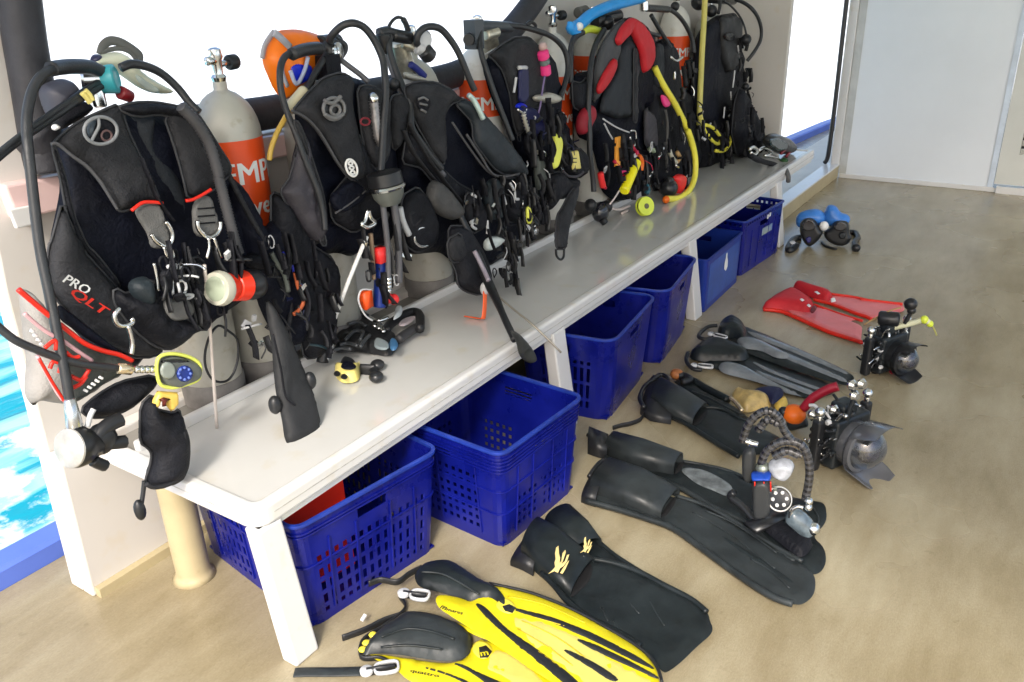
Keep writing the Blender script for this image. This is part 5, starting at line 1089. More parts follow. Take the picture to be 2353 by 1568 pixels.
tube('hose', 'E 750,215,.32 E 770,380,.31 E 790,560,.31 E 795,700,.31 E 795,790,.31', .3, .0095, mat('hose_grey', (.10, .10, .11), .4), r2_)
tube('hose', 'E 815,200,.315 E 845,380,.31 E 860,560,.31 E 865,800,.31', .3, .012, MATS['hose_grey'], r2_)
for z_ in range(4): obj('hose_bead', ball(WY(pts('E 795,%d' % (780 + z_ * 25))[0], .31), .0115, 10), STEEL, r2_)
tube('hose', 'a 640,570,.49 a 520,570,.48 a 380,590,.47 a 250,640,.46 a 180,730,.45 a 155,900,.44 a 180,1120,.43 a 250,1350,.42 D 400,960,.40 D 480,1180,.38 D 570,1400,.365 D 610,1560,.36 E 380,460,.355', .4, .0095, HOSE, r2_, n=7)
tube('hose_sleeve', 'a 620,570,.485 a 520,575,.475 a 400,600,.465 a 300,640,.455', .4, .018, HOSE, r2_)
tube('hose', 'a 700,640,.50 a 640,740,.48 a 560,880,.47 a 480,1050,.46 a 440,1080,.455', .4, .010, HOSE, r2_)
tube('pale_coupling', 'a 440,1070,.455 a 370,1150,.45 a 300,1240,.45 a 265,1300,.45', .4, .017, mat('pale_coupling', (.68, .62, .42), .4), r2_)
tube('yellow_hose', 'a 265,1300,.45 a 200,1420,.45 a 120,1568,.45 D 230,1090,.45 D 215,1180,.45', .4, .0075, mat('mustard_hose', (.52, .34, .06), .4), r2_)
tube('hose', 'a 850,690,.50 a 980,790,.47 a 1100,880,.45 a 1200,970,.43', .4, .0085, mat('hose_grey', (.10, .10, .11)), r2_)
# drum shaped console
dg = thing('gauge_console', 'black drum-shaped gauge with silver edge hanging between the two black vests', 'gauge', tuple(WY(pts('D 1060,1320')[0], .30)))
g0 = WY(pts('D 1055,1270')[0], .30); gd = Vector((.06, -.12, -1)).normalized()
obj('gauge_body', lathe(g0, gd, [(-.004, .035), (0, .052), (.035, .054), (.038, .050)], 28), DARKP, dg, sharp=40)
obj('silver_edge', lathe(g0 + gd * .0385, gd, [(0, .054), (.006, .058), (.012, .055)], 28), STEEL, dg, sharp=40)
obj('gauge_lower', lathe(g0 + gd * .052, gd, [(0, .050), (.02, .046), (.045, .03)], 28), mat('console_grey', (.10, .11, .10)), dg, sharp=40)
# ---------------------------------------------------------------- vest 3
v3 = thing('dive_vest', 'broad black vest leaning right, with hooded shoulder and hanging grey pouches', 'dive vest', (1.4, .5, .6), GV)
pad('bladder', 'D 1100,700 D 1190,630 D 1300,595 D 1430,605 D 1600,700 D 1750,800 D 1900,980 D 2050,1150 D 2100,1260 D 2090,1400 D 2100,1568 E 1700,400 E 1560,620 E 1450,700 E 1200,660 E 1130,600 E 940,620 E 880,560 E 860,400 E 870,200 D 1130,1400', .47, .04, NAVY, v3, wr=.009)
pad('shoulder_strap', 'D 1190,640 D 1290,600 D 1430,603 D 1550,660 D 1620,740 D 1540,765 D 1490,850 D 1500,1000 D 1505,1130 D 1490,1230 D 1400,1110 D 1290,920 D 1230,780', ((.41, 1.2), (.38, .95)), .03, NYL, v3, wr=.005, Rr=.04)
pad('shoulder_strap', 'D 1095,710 D 1190,680 D 1240,800 D 1200,900 D 1180,1050 D 1120,1120 D 1090,950', .42, .025, NYL, v3, wr=.005)
pad('side_wing', 'D 1570,760 D 1640,720 D 1750,800 D 1900,970 D 2050,1150 D 2100,1260 D 2090,1320 e 560,800 e 420,800 e 300,720 e 180,560 e 60,400 D 1700,900', ((.40, 1.1), (.35, .8)), .035, mat('blue_black_nylon', (.016, .022, .028), .55, var=.3, bump=.4, bscale=200), v3, wr=.007, Rr=.05)
tube('wing_seam', 'e 0,330 e 90,470 e 190,620 e 260,740 e 340,810 e 480,820 e 620,790', .335, .0045, MATS['seam_thread'], v3)
tube('wing_seam', 'D 1560,900 D 1680,1080 D 1800,1240 D 1880,1300', .345, .004, MATS['seam_thread'], v3)
pad('waist_flap', 'D 1230,900 D 1400,1120 D 1500,1260 D 1600,1350 D 1700,1400 D 1750,1500 E 1440,300 E 1200,280 E 1080,150 E 1000,50 D 1180,1200', .40, .03, NYB, v3, wr=.006)
for s in ('D 1240,900 D 1330,1080 D 1440,1250 D 1540,1380 D 1640,1500', 'D 1200,960 D 1280,1130 D 1400,1290 D 1500,1400'): tube('webbing', s, .365, 0, NYL, v3, flat=(.006, .02))
pad('grey_pouch', 'E 1050,170 E 1090,120 E 1170,180 E 1280,330 E 1230,400 E 1130,370 E 1040,290', .345, .035, mat('warm_grey_nylon', (.052, .052, .052), .6, var=.2, bump=.5, bscale=240), v3, Rr=.03, wr=.002)
pad('grey_pouch', 'E 880,230 E 980,170 E 1045,250 E 1100,420 E 1080,560 E 980,610 E 900,560 E 860,400', .36, .035, NYB, v3, wr=.004)
ring3('d_ring', ell('E', 1022, 505, 58, 62, 10), .33, .005, STEEL, v3)
tube('clip', 'E 870,310 E 890,400 E 930,490', .335, .010, SILV, v3)
tube('clip', 'E 940,350 E 1000,340 E 1020,370 E 960,430 E 940,390', .33, .006, NYL, v3, closed=True)
pad('hanging_pocket', 'E 1180,430 E 1290,430 E 1370,560 E 1430,680 E 1455,850 E 1380,885 E 1290,860 E 1240,820 E 1235,740 E 1180,620', ((.32, .75), (.27, .48)), .045, NYB, v3, wr=.006, Rr=.05)
pad('hanging_pocket', 'E 1170,520 E 1260,470 E 1300,620 E 1230,680 E 1180,640', .285, .02, NYL, v3, wr=.003)
pad('right_pocket', 'e 240,860 e 350,830 e 400,1000 e 430,1290 e 300,1350 e 230,1280 e 200,1050', .345, .03, mat('teal_black_nylon', (.012, .02, .026)), v3, wr=.004)
pad('right_pocket', 'e -20,1000 e 100,1040 e 200,1200 e 200,1420 e 60,1500 e -60,1300', .35, .03, NYB, v3, wr=.004)
pad('right_pocket', 'e 420,850 e 600,830 e 700,900 e 690,1150 e 600,1300 e 500,1380 e 430,1250', .37, .04, NYB, v3, wr=.006)
disc('dump_valve', 'b', 590, 1220, 80, 95, .372, .008, NYB, v3)
for s in ('b 530,1170 b 590,1150 b 640,1180', 'b 550,1220 b 630,1240', 'b 560,1290 b 620,1320'): tube('valve_mark', s, .358, .004, MATS['grey_mark'], v3)
for s in ('e 60,1030 e 110,1060 e 160,1085', 'e 510,900 e 560,990 e 570,1080 e 610,1090', 'e 240,1340 e 245,1450 e 240,1500', 'e 40,1370 e 90,1330 e 60,1400 e 110,1440', 'e 380,960 e 430,1050 e 460,1150'): tube('silver_clip', s, .325, .0055, SILV, v3)
pad('clear_bottle', 'g 480,460 g 520,420 g 600,415 g 650,440 g 600,500 g 520,545 g 480,530', .33, .02, mat('clear_plastic', (.55, .60, .58), .15, var=.1), v3)
bits(v3, 'E 1250,150 E 1450,130 E 1640,120 E 1720,300 E 1650,560 E 1500,700 E 1440,420 E 1300,400', .34, 46, 12)
bits(v3, 'E 1440,500 E 1600,500 E 1620,760 E 1560,860 E 1480,800', .30, 22, 13, mats=[NYB, RUB, RUB, DARKP, SILV])
bits(v3, 'D 1850,1320 D 2080,1330 D 2090,1568 E 1720,200 E 1500,100', .35, 26, 14)
os_ = thing('orange_strap', 'short orange strap hanging from the third vest and folded on the bench top', 'strap', tuple(WZ(pts('g 480,1110')[0], .451)))
e1 = WZ(pts('g 478,1112')[0], .454); e2 = WZ(pts('g 325,1090')[0], .454)
obj('strap_end', sweep([WY(pts('g 490,880')[0], e1.y + .015), WY(pts('g 488,1000')[0], e1.y + .006), e1 + Vector((0, 0, .006)), e1.lerp(e2, .15), e1.lerp(e2, .6), e2], 0, 6, False, (.026, .004), n=4), mat('neon_orange_strap', (.9, .13, .03), .5), os_)
obj('clip_end', ball(WY(pts('g 485,860')[0], e1.y + .02), .016, 8, (1, 1, 1.5)), SILV, os_)
r3_ = regulator('regulator with broad black yoke on the silver-necked tank, hose looping right', (1.38, .55, 1.33))
obj('first_stage', [cyl(WY(pts('b 215,410')[0], .50), WY(pts('b 440,455')[0], .49), .021), cyl(WY(pts('b 110,400')[0], .50), WY(pts('b 130,640')[0], .50), .024, .017)], DARKP, r3_, sharp=40)
obj('yoke', sweep([WY(pts(q)[0], .50) for q in ('b 70,390', 'b 160,370', 'b 230,390')], .016, 8), HOSE, r3_)
obj('valve_column', [cyl(WY(pts('b 290,480')[0], .53), WY(pts('b 400,880')[0], .55), .030, .035), cyl(WY(pts('b 330,500')[0], .51), WY(pts('b 480,560')[0], .49), .018)], mat('worn_brass_chrome', (.55, .52, .42), .35, metal=.7, var=.3, scale=50), r3_, sharp=40)
pad('silver_strap', 'b 350,840 b 460,860 b 560,900 b 660,940 b 560,960 b 430,950 b 360,920', .49, .01, ALU, r3_)
tube('blue_strap', 'b 440,760 b 520,820 b 600,900', .50, .012, mat('deep_blue2', (.02, .03, .2), .5), r3_)
obj('swivel', [lathe(WY(pts('b 590,470')[0], .46), Vector((-.3, -1, .1)), [(-.02, .026), (0, .030), (.012, .026)], 18), cyl(WY(pts('b 500,560')[0], .47), WY(pts('b 590,590')[0], .46), .020)], SILV, r3_, sharp=40)
obj('dust_cap', cyl(WY(pts('b 590,580')[0], .455), WY(pts('b 675,685')[0], .45), .027), DARKP, r3_, sharp=40)
tube('hose', 'b 560,560,.47 b 510,500,.46 b 530,400,.45 b 600,330,.44 b 700,315,.43 b 800,350,.42 b 900,460,.41 b 990,600,.40 b 1070,780,.39 b 1130,930,.385 b 1190,1060,.38', .4, .0118, HOSE, r3_, n=8)
tube('silver_coupling', 'b 1120,1120,.375 b 1180,1180,.37 b 1240,1290,.36 b 1290,1400,.355', .4, .010, mat('mint_chrome', (.5, .62, .58), .3, metal=.3), r3_)
tube('hose', 'b 190,420,.49 b 185,560,.48 b 230,740,.47 b 300,920,.45 b 370,1080,.42 b 440,1240,.40 D 1260,930,.38 D 1330,1050,.37 D 1410,1160,.365 D 1480,1240,.36', .4, .0115, HOSE, r3_, n=8)
tube('hose', 'b 170,640,.49 b 200,760,.485 b 250,900,.47 b 330,1100,.44 b 400,1250,.41 D 1270,1000,.385 D 1370,1150,.375 D 1500,1290,.37', .4, .010, mat('hose_grey', (.10, .10, .11)), r3_, n=8)
tube('hose_loop', 'b 170,390 b 185,310 b 230,240 b 290,205 b 350,225 b 385,290 b 415,370', .50, .0055, HOSE, r3_)
tube('hose_loop', 'b 350,225 b 385,290 b 410,370', .495, .0095, HOSE, r3_)
obj('grip_ball', ball(WY(pts('b 240,990')[0], .45), .020, 10), RUB, r3_)
# snorkel with blade like end and thin rod
sn = thing('black_snorkel', 'long tapering black snorkel-like stick leaning across the bench front edge', 'snorkel', tuple(WY(pts('g 560,900')[0], .12)))
sp = P3('g 240,160,.345 g 340,370,.31 g 440,620,.26 g 530,830,.20 g 590,960,.13 g 660,1120,.04 g 740,1290,-.03')
obj('shaft', sweep(sp, lambda t: .009 + .007 * math.sin(min(1, t * 1.3) * 3.1) + .003 * t, 10, n=6), RUB, sn)
pad('paddle', 'g 690,1200 g 760,1220 g 860,1330 g 912,1420 g 905,1470 g 870,1492 g 800,1450 g 770,1400 g 760,1320', -.045, .016, mat('grey_black_rubber', (.035, .038, .036), .5, var=.3), sn, Rr=.02)
tube('grey_sleeve', 'g 400,540,.25 g 470,680,.22 g 520,790,.18', .2, .008, mat('mauve_grey', (.25, .22, .26), .4), sn)
rd2 = thing('pointer_rod', 'thin grey pointer rod crossing the bench edge towards the second leg', 'rod', tuple(WY(pts('g 900,1150')[0], .02)))
obj('rod', sweep(P3('g 545,860,.20 g 680,990,.12 g 900,1170,.0 g 1130,1395,-.09'), .0038, 8), mat('rod_grey', (.33, .30, .25), .35, metal=.5), rd2)
# black stick with white shaft in front of vest 2
ws = thing('pointer_rod', 'white pointer stick with black handle slanting in front of the second vest', 'stick', tuple(WZ(pts('E 370,1310')[0], .452)))
wb = WZ(pts('E 365,1320')[0], .463)
obj('shaft', sweep([WY(pts('E 655,500')[0], .33), WY(pts('E 520,830')[0], .35), WY(pts('E 405,1150')[0], wb.y + .01)], .0065, 8), WHP, ws)
obj('handle', sweep([WY(pts('E 420,1140')[0], wb.y + .005), WY(pts('E 380,1230')[0], wb.y), wb], lambda t: .011 + .009 * t, 10), DARKP, ws)
obj('handle_glint', ball(WY(pts('E 392,1290')[0], wb.y - .012), .012, 8, (.6, .6, 1.6)), SILV, ws)
# ---------------------------------------------------------------- things on the bench top
def onb(q, h=0): return WZ(pts(q)[0], .4505 + h)
ym = thing('wrist_gauge', 'small yellow wrist gauge with black face and black strap knobs lying on the bench', 'gauge', tuple(onb('m 680,1270')))
fpad('strap', 'm 550,1010 m 600,900 m 700,900 m 850,960 m 840,1100 m 700,1110 m 560,1060', .462, .022, RUB, ym, Rr=.02)
fpad('body', 'm 460,1040 m 560,1050 m 700,1090 m 840,1060 m 870,980 m 910,950 m 890,1230 m 780,1280 m 640,1290 m 560,1260 m 490,1190', .452, .032, YELP, ym, Rr=.018)
fpad('opening', 'm 560,1030 m 610,930 m 700,920 m 830,980 m 830,1040 m 700,1070', .486, .006, NAVY, ym)
for q in ('m 630,1180', 'm 510,1130'):
    x_, y_ = map(float, q.split()[1].split(',')); fpad('black_mark', ell('m', x_, y_, 58, 46, 10), .480, .004, DARKP, ym, smooth=0)
obj('strap_bar', sweep([onb('m 910,1050', .012), onb('m 1060,1060', .012), onb('m 1150,1060', .012)], 0, 8, False, (.035, .014), n=3), RUB, ym)
for q in ('m 1190,980', 'm 1170,1180'):
    obj('strap_knob', ball(onb(q, .014), .023, 12, (1, 1, .75)), DARKP, ym); obj('strap_arm', sweep([onb('m 1110,1060', .012), onb(q, .012)], .012, 8), DARKP, ym)
bm = thing('diving_mask', 'black diving mask and tangle of black straps lying on the bench below the second vest', 'diving mask', tuple(onb('m 1200,600')))
fpad('mask_skirt', 'm 440,640 m 480,470 m 600,330 m 800,200 m 1000,180 m 1200,280 m 1300,420 m 1540,540 m 1560,640 m 1500,740 m 1400,840 m 1100,790 m 800,750 m 600,780 m 450,760', .454, .04, RUB, bm, Rr=.05, wr=.012)
fpad('lens', 'm 1130,560 m 1200,530 m 1380,600 m 1390,700 m 1300,740 m 1130,700', .497, .006, MLENS, bm, Rr=.006)
fpad('blue_frame', 'm 1390,560 m 1500,560 m 1550,640 m 1500,740 m 1400,740', .492, .01, mat('steel_blue', (.05, .15, .30), .3), bm)
frail('strap', 'm 1340,420 m 1400,300 m 1620,150 m 1780,90 m 1880,120 m 1910,220 m 1900,380', .485, .016, RUB, bm)
frail('strap', 'm 1540,560 m 1640,480 m 1800,380 m 1900,330', .478, .016, mat('dark_grey_rubber', (.03, .03, .033), .5), bm)
fpad('second_lens', 'm 1510,310 m 1620,220 m 1760,170 m 1860,175 m 1780,250 m 1640,340', .480, .006, mat('pinkish_lens', (.50, .44, .47), .1), bm)
for s in ('m 650,560 m 800,420 m 950,430 m 900,560', 'm 900,680 m 980,560 m 1060,480', 'm 450,740 m 600,700 m 740,720', 'm 1180,360 m 1240,300 m 1300,420', 'm 700,300 m 850,260 m 1000,330', 'm 560,640 m 700,620 m 860,660'): frail('strap_loop', s, .505, .006, mat('slate_strap', (.05, .055, .06), .4), bm)
for s in ('m 1130,340 m 1200,300 m 1210,380', 'm 1260,330 m 1290,430', 'm 1050,180 m 1200,240 m 1370,190'): frail('silver_clip', s, .51, .007, STEEL, bm)
fpad('clear_valve', 'm 1440,240 m 1480,120 m 1490,20 m 1620,10 m 1600,140 m 1520,200', .505, .012, mat('clear_white', (.7, .74, .74), .15), bm)
# ---------------------------------------------------------------- vest 4
v4 = thing('dive_vest', 'dark vest with navy strap, pink torch and yellow tags, third tank from the right sweep', 'dive vest', (1.95, .5, .6), GV)
pad('bladder', 'F 350,560 F 400,480 F 520,380 F 700,300 F 830,400 F 930,450 F 970,620 F 1000,900 F 1080,1150 F 1200,1300 F 1200,1500 e 1150,820 e 950,1150 e 860,1250 e 700,1300 e 690,1000 e 700,700 F 650,1300 F 560,1100 F 420,800', .48, .04, NAVY, v4, wr=.008)
pad('back_panel', 'F 390,470 F 500,380 F 620,310 F 740,310 F 830,400 F 870,620 F 850,900 F 760,900 F 700,1100 F 640,1150 F 600,1000 F 580,800 F 520,600 F 440,500', .44, .03, NYL, v4, wr=.004, Rr=.03)
pad('navy_strap', 'F 655,560 F 738,560 F 738,860 F 655,890', .405, .010, mat('navy_strap', (.006, .008, .06), .5), v4, wr=.001)
tube('strap_buckle', 'F 660,570 F 725,570', .40, .008, SILV, v4)
disc('blue_knob', 'F', 675, 895, 38, 32, .395, .018, mat('royal_blue', (.004, .02, .55)), v4)
tube('white_edge', 'F 640,650 F 630,720 F 620,780', .40, .005, SILV, v4)
pk_ = thing('pink_torch', 'pink and grey torch clipped to the vest shoulder beside the white tank', 'torch', tuple(WY(pts('F 860,520')[0], .40)))
obj('upper_body', cyl(WY(pts('F 855,425')[0], .40), WY(pts('F 870,500')[0], .40), .026), PNK, pk_, sharp=40)
obj('grey_band', cyl(WY(pts('F 872,498')[0], .40), WY(pts('F 880,545')[0], .40), .0225), mat('grey_green_band', (.13, .17, .16), .5), pk_, sharp=40)
obj('lower_body', cyl(WY(pts('F 880,547')[0], .40), WY(pts('F 890,635')[0], .40), .0225), PNK, pk_, sharp=40)
obj('ring', ball(WY(pts('F 865,395')[0], .40), .018, 10), mat('pinkish_grey', (.5, .35, .32), .4), pk_)
tube('lanyard', 'F 880,640 F 860,760 F 840,900 F 800,1040', .39, .004, mat('violet_cord', (.16, .12, .25), .5), pk_)
pad('silver_block', 'F 780,800 F 860,790 F 900,770 F 1000,800 F 1010,850 F 940,880 F 850,860 F 780,850', .40, .02, ALU, v4)
tube('blue_clip', 'F 650,920 F 700,950 F 720,920 F 700,890', .385, .006, STEEL, v4)
tube('chain', 'F 700,960 F 720,1040 F 750,1120 F 790,1200 F 830,1290', .375, .0085, ALU, v4, wob=.35, n=6)
pad('yellow_tag', 'e 1000,300 e 1070,320 e 1125,400 e 1080,680 e 1030,745 e 985,720 e 1010,560 e 1020,420', .335, .012, mat('neon_yellow', (.78, .80, .12), .4), v4, wr=0)
pad('yellow_tag', 'e 1210,530 e 1300,515 e 1335,735 e 1240,745', .33, .010, MATS['pale_yellow'], v4, wr=0, smooth=0)
for q in (610, 655): tube('tag_mark', 'e 1250,%d e 1290,%d' % (q, q), .322, .003, DARKP, v4)
pad('yellow_tag', 'e 695,1170 e 740,1170 e 765,1330 e 740,1390 e 700,1370', .31, .010, MATS['neon_yellow'], v4, wr=0)
pad('lower_pocket', 'e 950,790 e 1090,760 e 1130,830 e 1300,840 e 1260,950 e 1150,1080 e 1040,1080 e 960,1200 e 900,1250 e 930,1000', .36, .045, NYB, v4, wr=.006)
pad('side_pocket', 'e 1100,500 e 1200,480 e 1350,500 e 1400,620 e 1390,780 e 1280,840 e 1150,820 e 1110,700', .37, .035, NYB, v4, wr=.005)
tube('pocket_band', 'e 1130,760 e 1200,820 e 1300,820 e 1370,770', .335, .006, NYP, v4)
pad('grey_flap', 'e 790,560 e 880,600 e 930,800 e 900,1000 e 850,1100 e 800,900', .38, .02, mat('olive_grey', (.08, .09, .08)), v4)
pad('navy_panel', 'e 600,0 e 780,0 e 900,200 e 880,430 e 780,420 e 690,300', .40, .02, mat('navy_strap', (.006, .008, .06)), v4)
bits(v4, 'F 620,900 F 950,880 F 1060,1100 F 1150,1300 e 1080,780 e 950,760 e 700,800 e 600,400', .375, 60, 21, mats=[NYB, NYB, NYL, SILV, STEEL, mat('deep_blue', (.01, .015, .06)), RUB])
bits(v4, 'e 620,850 e 950,850 e 930,1150 e 800,1400 e 620,1500 e 560,1200', .35, 40, 22)
hd = thing('hood_strap', 'black neoprene strap with metal ring hanging from the fourth vest over the bench', 'strap', tuple(WY(pts('G 400,900')[0], .26)))
pad('strap', 'G 450,640 G 520,560 G 520,640 G 480,780 G 455,860 G 440,960 G 430,1050 G 355,1050 G 352,900 G 360,800 G 400,740', ((.33, .75), (.27, .52)), .016, NYL, hd, wr=.003)
tube('end_ring', 'G 362,1050 G 368,1100 G 395,1125 G 418,1105 G 422,1050', .262, .005, RUB, hd)
r4_ = regulator('regulator with square black body at the left top of the pink-torch vest', (1.9, .55, 1.33))
obj('first_stage', [obox(WY(pts('F 285,290')[0], .50), (1, 0, 0), (0, 0, 1), (0, 1, 0), .055, .10, .05), cyl(WY(pts('F 300,215')[0], .50), WY(pts('F 600,230')[0], .52), .020)], mat('slate_plastic', (.05, .06, .07), .4), r4_, sharp=30)
obj('knob', lathe(WY(pts('F 250,330')[0], .50), (-1, -.5, 0), [(0, .022), (.03, .020)], 14), DARKP, r4_, sharp=40)
obj('chrome_block', [cyl(WY(pts('F 400,260')[0], .53), WY(pts('F 430,430')[0], .54), .035), cyl(WY(pts('F 380,300')[0], .50), WY(pts('F 480,270')[0], .50), .02)], mat('worn_brass_chrome', (.55, .52, .42)), r4_, sharp=40)
tube('pressure_line', 'F 360,470 F 450,420 F 620,330', .46, .004, SILV, r4_)
tube('hose', 'F 560,215,.51 F 680,225,.50 F 800,255,.49 F 920,300,.48 F 1010,370,.47 F 1060,460,.46 F 1075,580,.45 F 1050,700,.44 F 1010,820,.43', .4, .0115, HOSE, r4_, n=8)
tube('hose', 'F 345,210,.49 F 332,300,.48 F 345,440,.46 F 400,620,.44 F 470,820,.42 F 540,1000,.40 F 610,1180,.38', .4, .0110, HOSE, r4_, n=8)
tube('hose', 'F 730,210 F 760,185 F 800,210 F 800,240', .49, .007, DARKP, r4_)
# white tank top between: spare chrome valve
# ---------------------------------------------------------------- vest 5 (grey and red)
v5 = thing('dive_vest', 'grey vest with bright red shoulder panels and red side pocket', 'dive vest', (2.75, .5, .6), GV)
pad('bladder', 'F 1120,620 F 1250,600 F 1330,420 F 1500,180 F 1600,140 F 1720,200 F 1800,420 F 1790,700 F 1800,1000 h 780,0 h 900,300 h 930,600 h 860,900 h 700,1080 h 560,1110 h 420,1080 h 320,980 h 290,700 F 1330,1450 F 1270,1200 F 1150,1150 F 1110,900', .48, .045, NAVY, v5, wr=.008)
pad('grey_panel', 'F 1480,190 F 1560,150 F 1500,300 F 1480,480 F 1400,640 F 1320,800 F 1280,880 F 1290,600 F 1330,430 F 1400,290', .43, .03, mat('mid_grey_nylon', (.055, .058, .064), .6, var=.2, bump=.5, bscale=220), v5, wr=.003)
pad('centre_panel', 'F 1590,290 F 1660,400 F 1690,560 F 1650,640 F 1645,980 F 1480,1000 F 1330,940 F 1370,780 F 1480,600 F 1490,420', .42, .022, mat('back_pad_fabric', (.016, .02, .026)), v5, wr=.005)
pad('grey_strap', 'F 1620,400 F 1650,420 F 1650,1030 F 1615,1030', .395, .008, NYL, v5)
pad('red_panel', 'F 1468,330 F 1520,220 F 1590,148 F 1640,150 F 1610,230 F 1590,290 F 1530,350 F 1490,400', .395, .022, RED, v5, wr=.002, Rr=.02)
pad('red_panel', 'F 1600,150 F 1660,160 F 1730,240 F 1780,340 F 1795,440 F 1770,560 F 1710,625 F 1690,590 F 1680,460 F 1640,360 F 1595,280', .392, .022, RED, v5, wr=.002, Rr=.02)
pad('red_panel', 'F 1455,485 F 1475,500 F 1475,570 F 1430,670 F 1370,760 F 1325,805 F 1312,740 F 1350,650 F 1400,560', .395, .016, RED, v5, wr=.001)
pad('red_pocket', 'F 1195,900 F 1275,870 F 1290,980 F 1250,1060 F 1205,1140 F 1150,1130 F 1150,1010', .42, .03, mat('dark_red_fabric', (.26, .008, .02), .6), v5)
pad('left_flap', 'F 1100,680 F 1180,700 F 1230,640 F 1270,800 F 1230,880 F 1180,940 F 1110,900', .44, .03, NYB, v5)
for s in ('F 1370,1000 F 1480,1070 F 1590,1115', 'F 1380,1040 F 1420,1120 F 1450,1170'): tube('grey_cord', s, .375, .004, SILV, v5)
tube('chrome_clip', 'F 1600,1100 F 1640,1110 F 1640,1210 F 1610,1230 F 1595,1150', .37, .0055, STEEL, v5)
tube('red_cord', 'h 690,450 h 680,600 h 650,700', .365, .009, REDP, v5)
for s in ('h 480,640 h 560,740 h 600,830', 'h 330,780 h 340,900 h 380,960', 'h 700,480 h 760,560 h 800,620'): tube('red_cord', s, .36, .008, mat('crimson', (.5, .01, .05), .5), v5)
ring3('pink_ring', ell('h', 590, 800, 32, 42, 8), .35, .006, PNK, v5)
tube('red_handle', 'h 320,780 h 330,860 h 350,940', .35, .015, mat('signal_red', (.8, .03, .03)), v5)
bits(v5, 'h 300,430 h 900,380 h 930,700 h 860,950 h 560,1080 h 340,980', .375, 50, 31, mats=[NYB, NYB, NAVY, RUB, SILV, DARKP, mat('crimson', (.5, .01, .05))])
yt = thing('yellow_torch', 'bright yellow tube torch slanting in front of the grey and red vest', 'torch', tuple(WY(pts('h 660,830')[0], .33)))
obj('tube', cyl(WY(pts('h 745,650')[0], .345), WY(pts('h 595,1000')[0], .315), .024), mat('vivid_yellow', (.88, .80, .01), .3), yt, sharp=40)
obj('orange_clip', sweep(P3('h 770,590,.345 h 800,650 h 790,750'), .015, 8), ORG, yt)
tube('white_cord', 'h 540,990 h 490,1070 h 430,1150', .30, .004, mat('rope_white', (.6, .52, .5), .6), yt)
ot = thing('orange_tag', 'small upright orange marker tag hanging between red cords', 'tag', tuple(WY(pts('h 520,530')[0], .36)))
bevel(obj('tag', obox(WY(pts('h 520,530')[0], .36), (1, 0, 0), (0, 0, 1), (0, 1, 0), .040, .135, .014), mat('tag_orange', (.9, .38, .05), .4), ot, smooth=False), .003)
yo = thing('finger_reel', 'round lime-yellow finger reel resting on the bench top, mirrored in its gloss', 'reel', tuple(WZ(pts('h 850,1285')[0], .451)))
yc = WZ(pts('h 855,1278')[0], .451); yp = WY(pts('h 852,1165')[0], yc.y - .0)
ydir = Vector((-.45, -.85, .3)).normalized(); rr_ = (WY(pts('h 852,1060')[0], yc.y) - WY(pts('h 852,1275')[0], yc.y)).length / 2
yp = Vector((yp.x, yc.y, .451 + rr_))
obj('front_disc', lathe(yp, ydir, [(0, rr_), (.006, rr_), (.008, rr_ * .93), (.006, rr_ * .6), (.007, .014)], 28), LIME, yo, sharp=30)
obj('hub', lathe(yp + ydir * .004, ydir, [(0, .014), (.006, .013), (.007, .004)], 14), mat('hub_grey', (.12, .12, .06), .5), yo, sharp=40)
obj('line_spool', lathe(yp - ydir * .02, ydir, [(0, rr_ * .8), (.0195, rr_ * .8)], 20), DARKP, yo, sharp=40)
obj('rear_disc', lathe(yp - ydir * .027, ydir, [(0, rr_ * .95), (.0065, rr_)], 28), LIME, yo, sharp=30)
bs = thing('second_stage', 'black round second stage lying on the tank stop beside the hanging hose', 'regulator', tuple(WZ(pts('h 320,1350')[0], .46)))
bc = WY(pts('h 320,1240')[0], .42)
obj('body', ball(bc, .050, 16, (1, .8, 1)), mat('glossy_black', (.012, .013, .018), .2, coat=.5), bs)
obj('mouthpiece', [ball(WY(pts('h 200,1160')[0], .43), .030, 10), ball(WY(pts('h 390,1180')[0], .41), .030, 10)], RUB, bs)
obj('stand_foot', sweep([bc + Vector((-.02, -.02, -.03)), Vector((bc.x - .01, bc.y - .03, .46))], .018, 8), RUB, bs)
for s in ('h 450,1200 h 550,1210 h 660,1170', 'h 570,1260 h 640,1220'): tube('white_clip', s, .41, .007, mat('rope_white', (.6, .52, .5)), bs)
r5_ = regulator('regulator with sky-blue sleeved hose above the cream tank', (2.72, .55, 1.33))
tube('blue_hose', 'F 1100,245,.50 F 1180,200,.50 F 1260,130,.50 F 1360,80,.49 F 1470,40,.48 F 1600,5,.47 F 1700,-20,.46', .5, .026, CYAN, r5_)
tube('blue_hose', 'F 1100,190,.49 F 1095,240,.49 F 1120,270,.49 F 1160,270,.49', .5, .016, CYAN, r5_)
obj('white_band', ball(WY(pts('F 1170,225')[0], .475), .018, 10), WHP, r5_)
tube('lime_sleeve', 'F 1195,265 F 1260,245 F 1340,265', .50, .017, LIME, r5_)
obj('first_stage', [cyl(WY(pts('F 1300,180')[0], .52), WY(pts('F 1500,130')[0], .52), .03), ball(WY(pts('F 1400,190')[0], .50), .035)], DARKP, r5_, sharp=40)
obj('valve_knob', cyl(WY(pts('F 1155,110')[0], .56), WY(pts('F 1225,90')[0], .56), .024), mat('worn_knob', (.1, .1, .09), .5), r5_, sharp=40)
tube('hose', 'F 1200,275,.49 F 1130,320,.48 F 1100,400,.47 F 1095,540,.46 F 1098,700,.45', .4, .0125, HOSE, r5_)
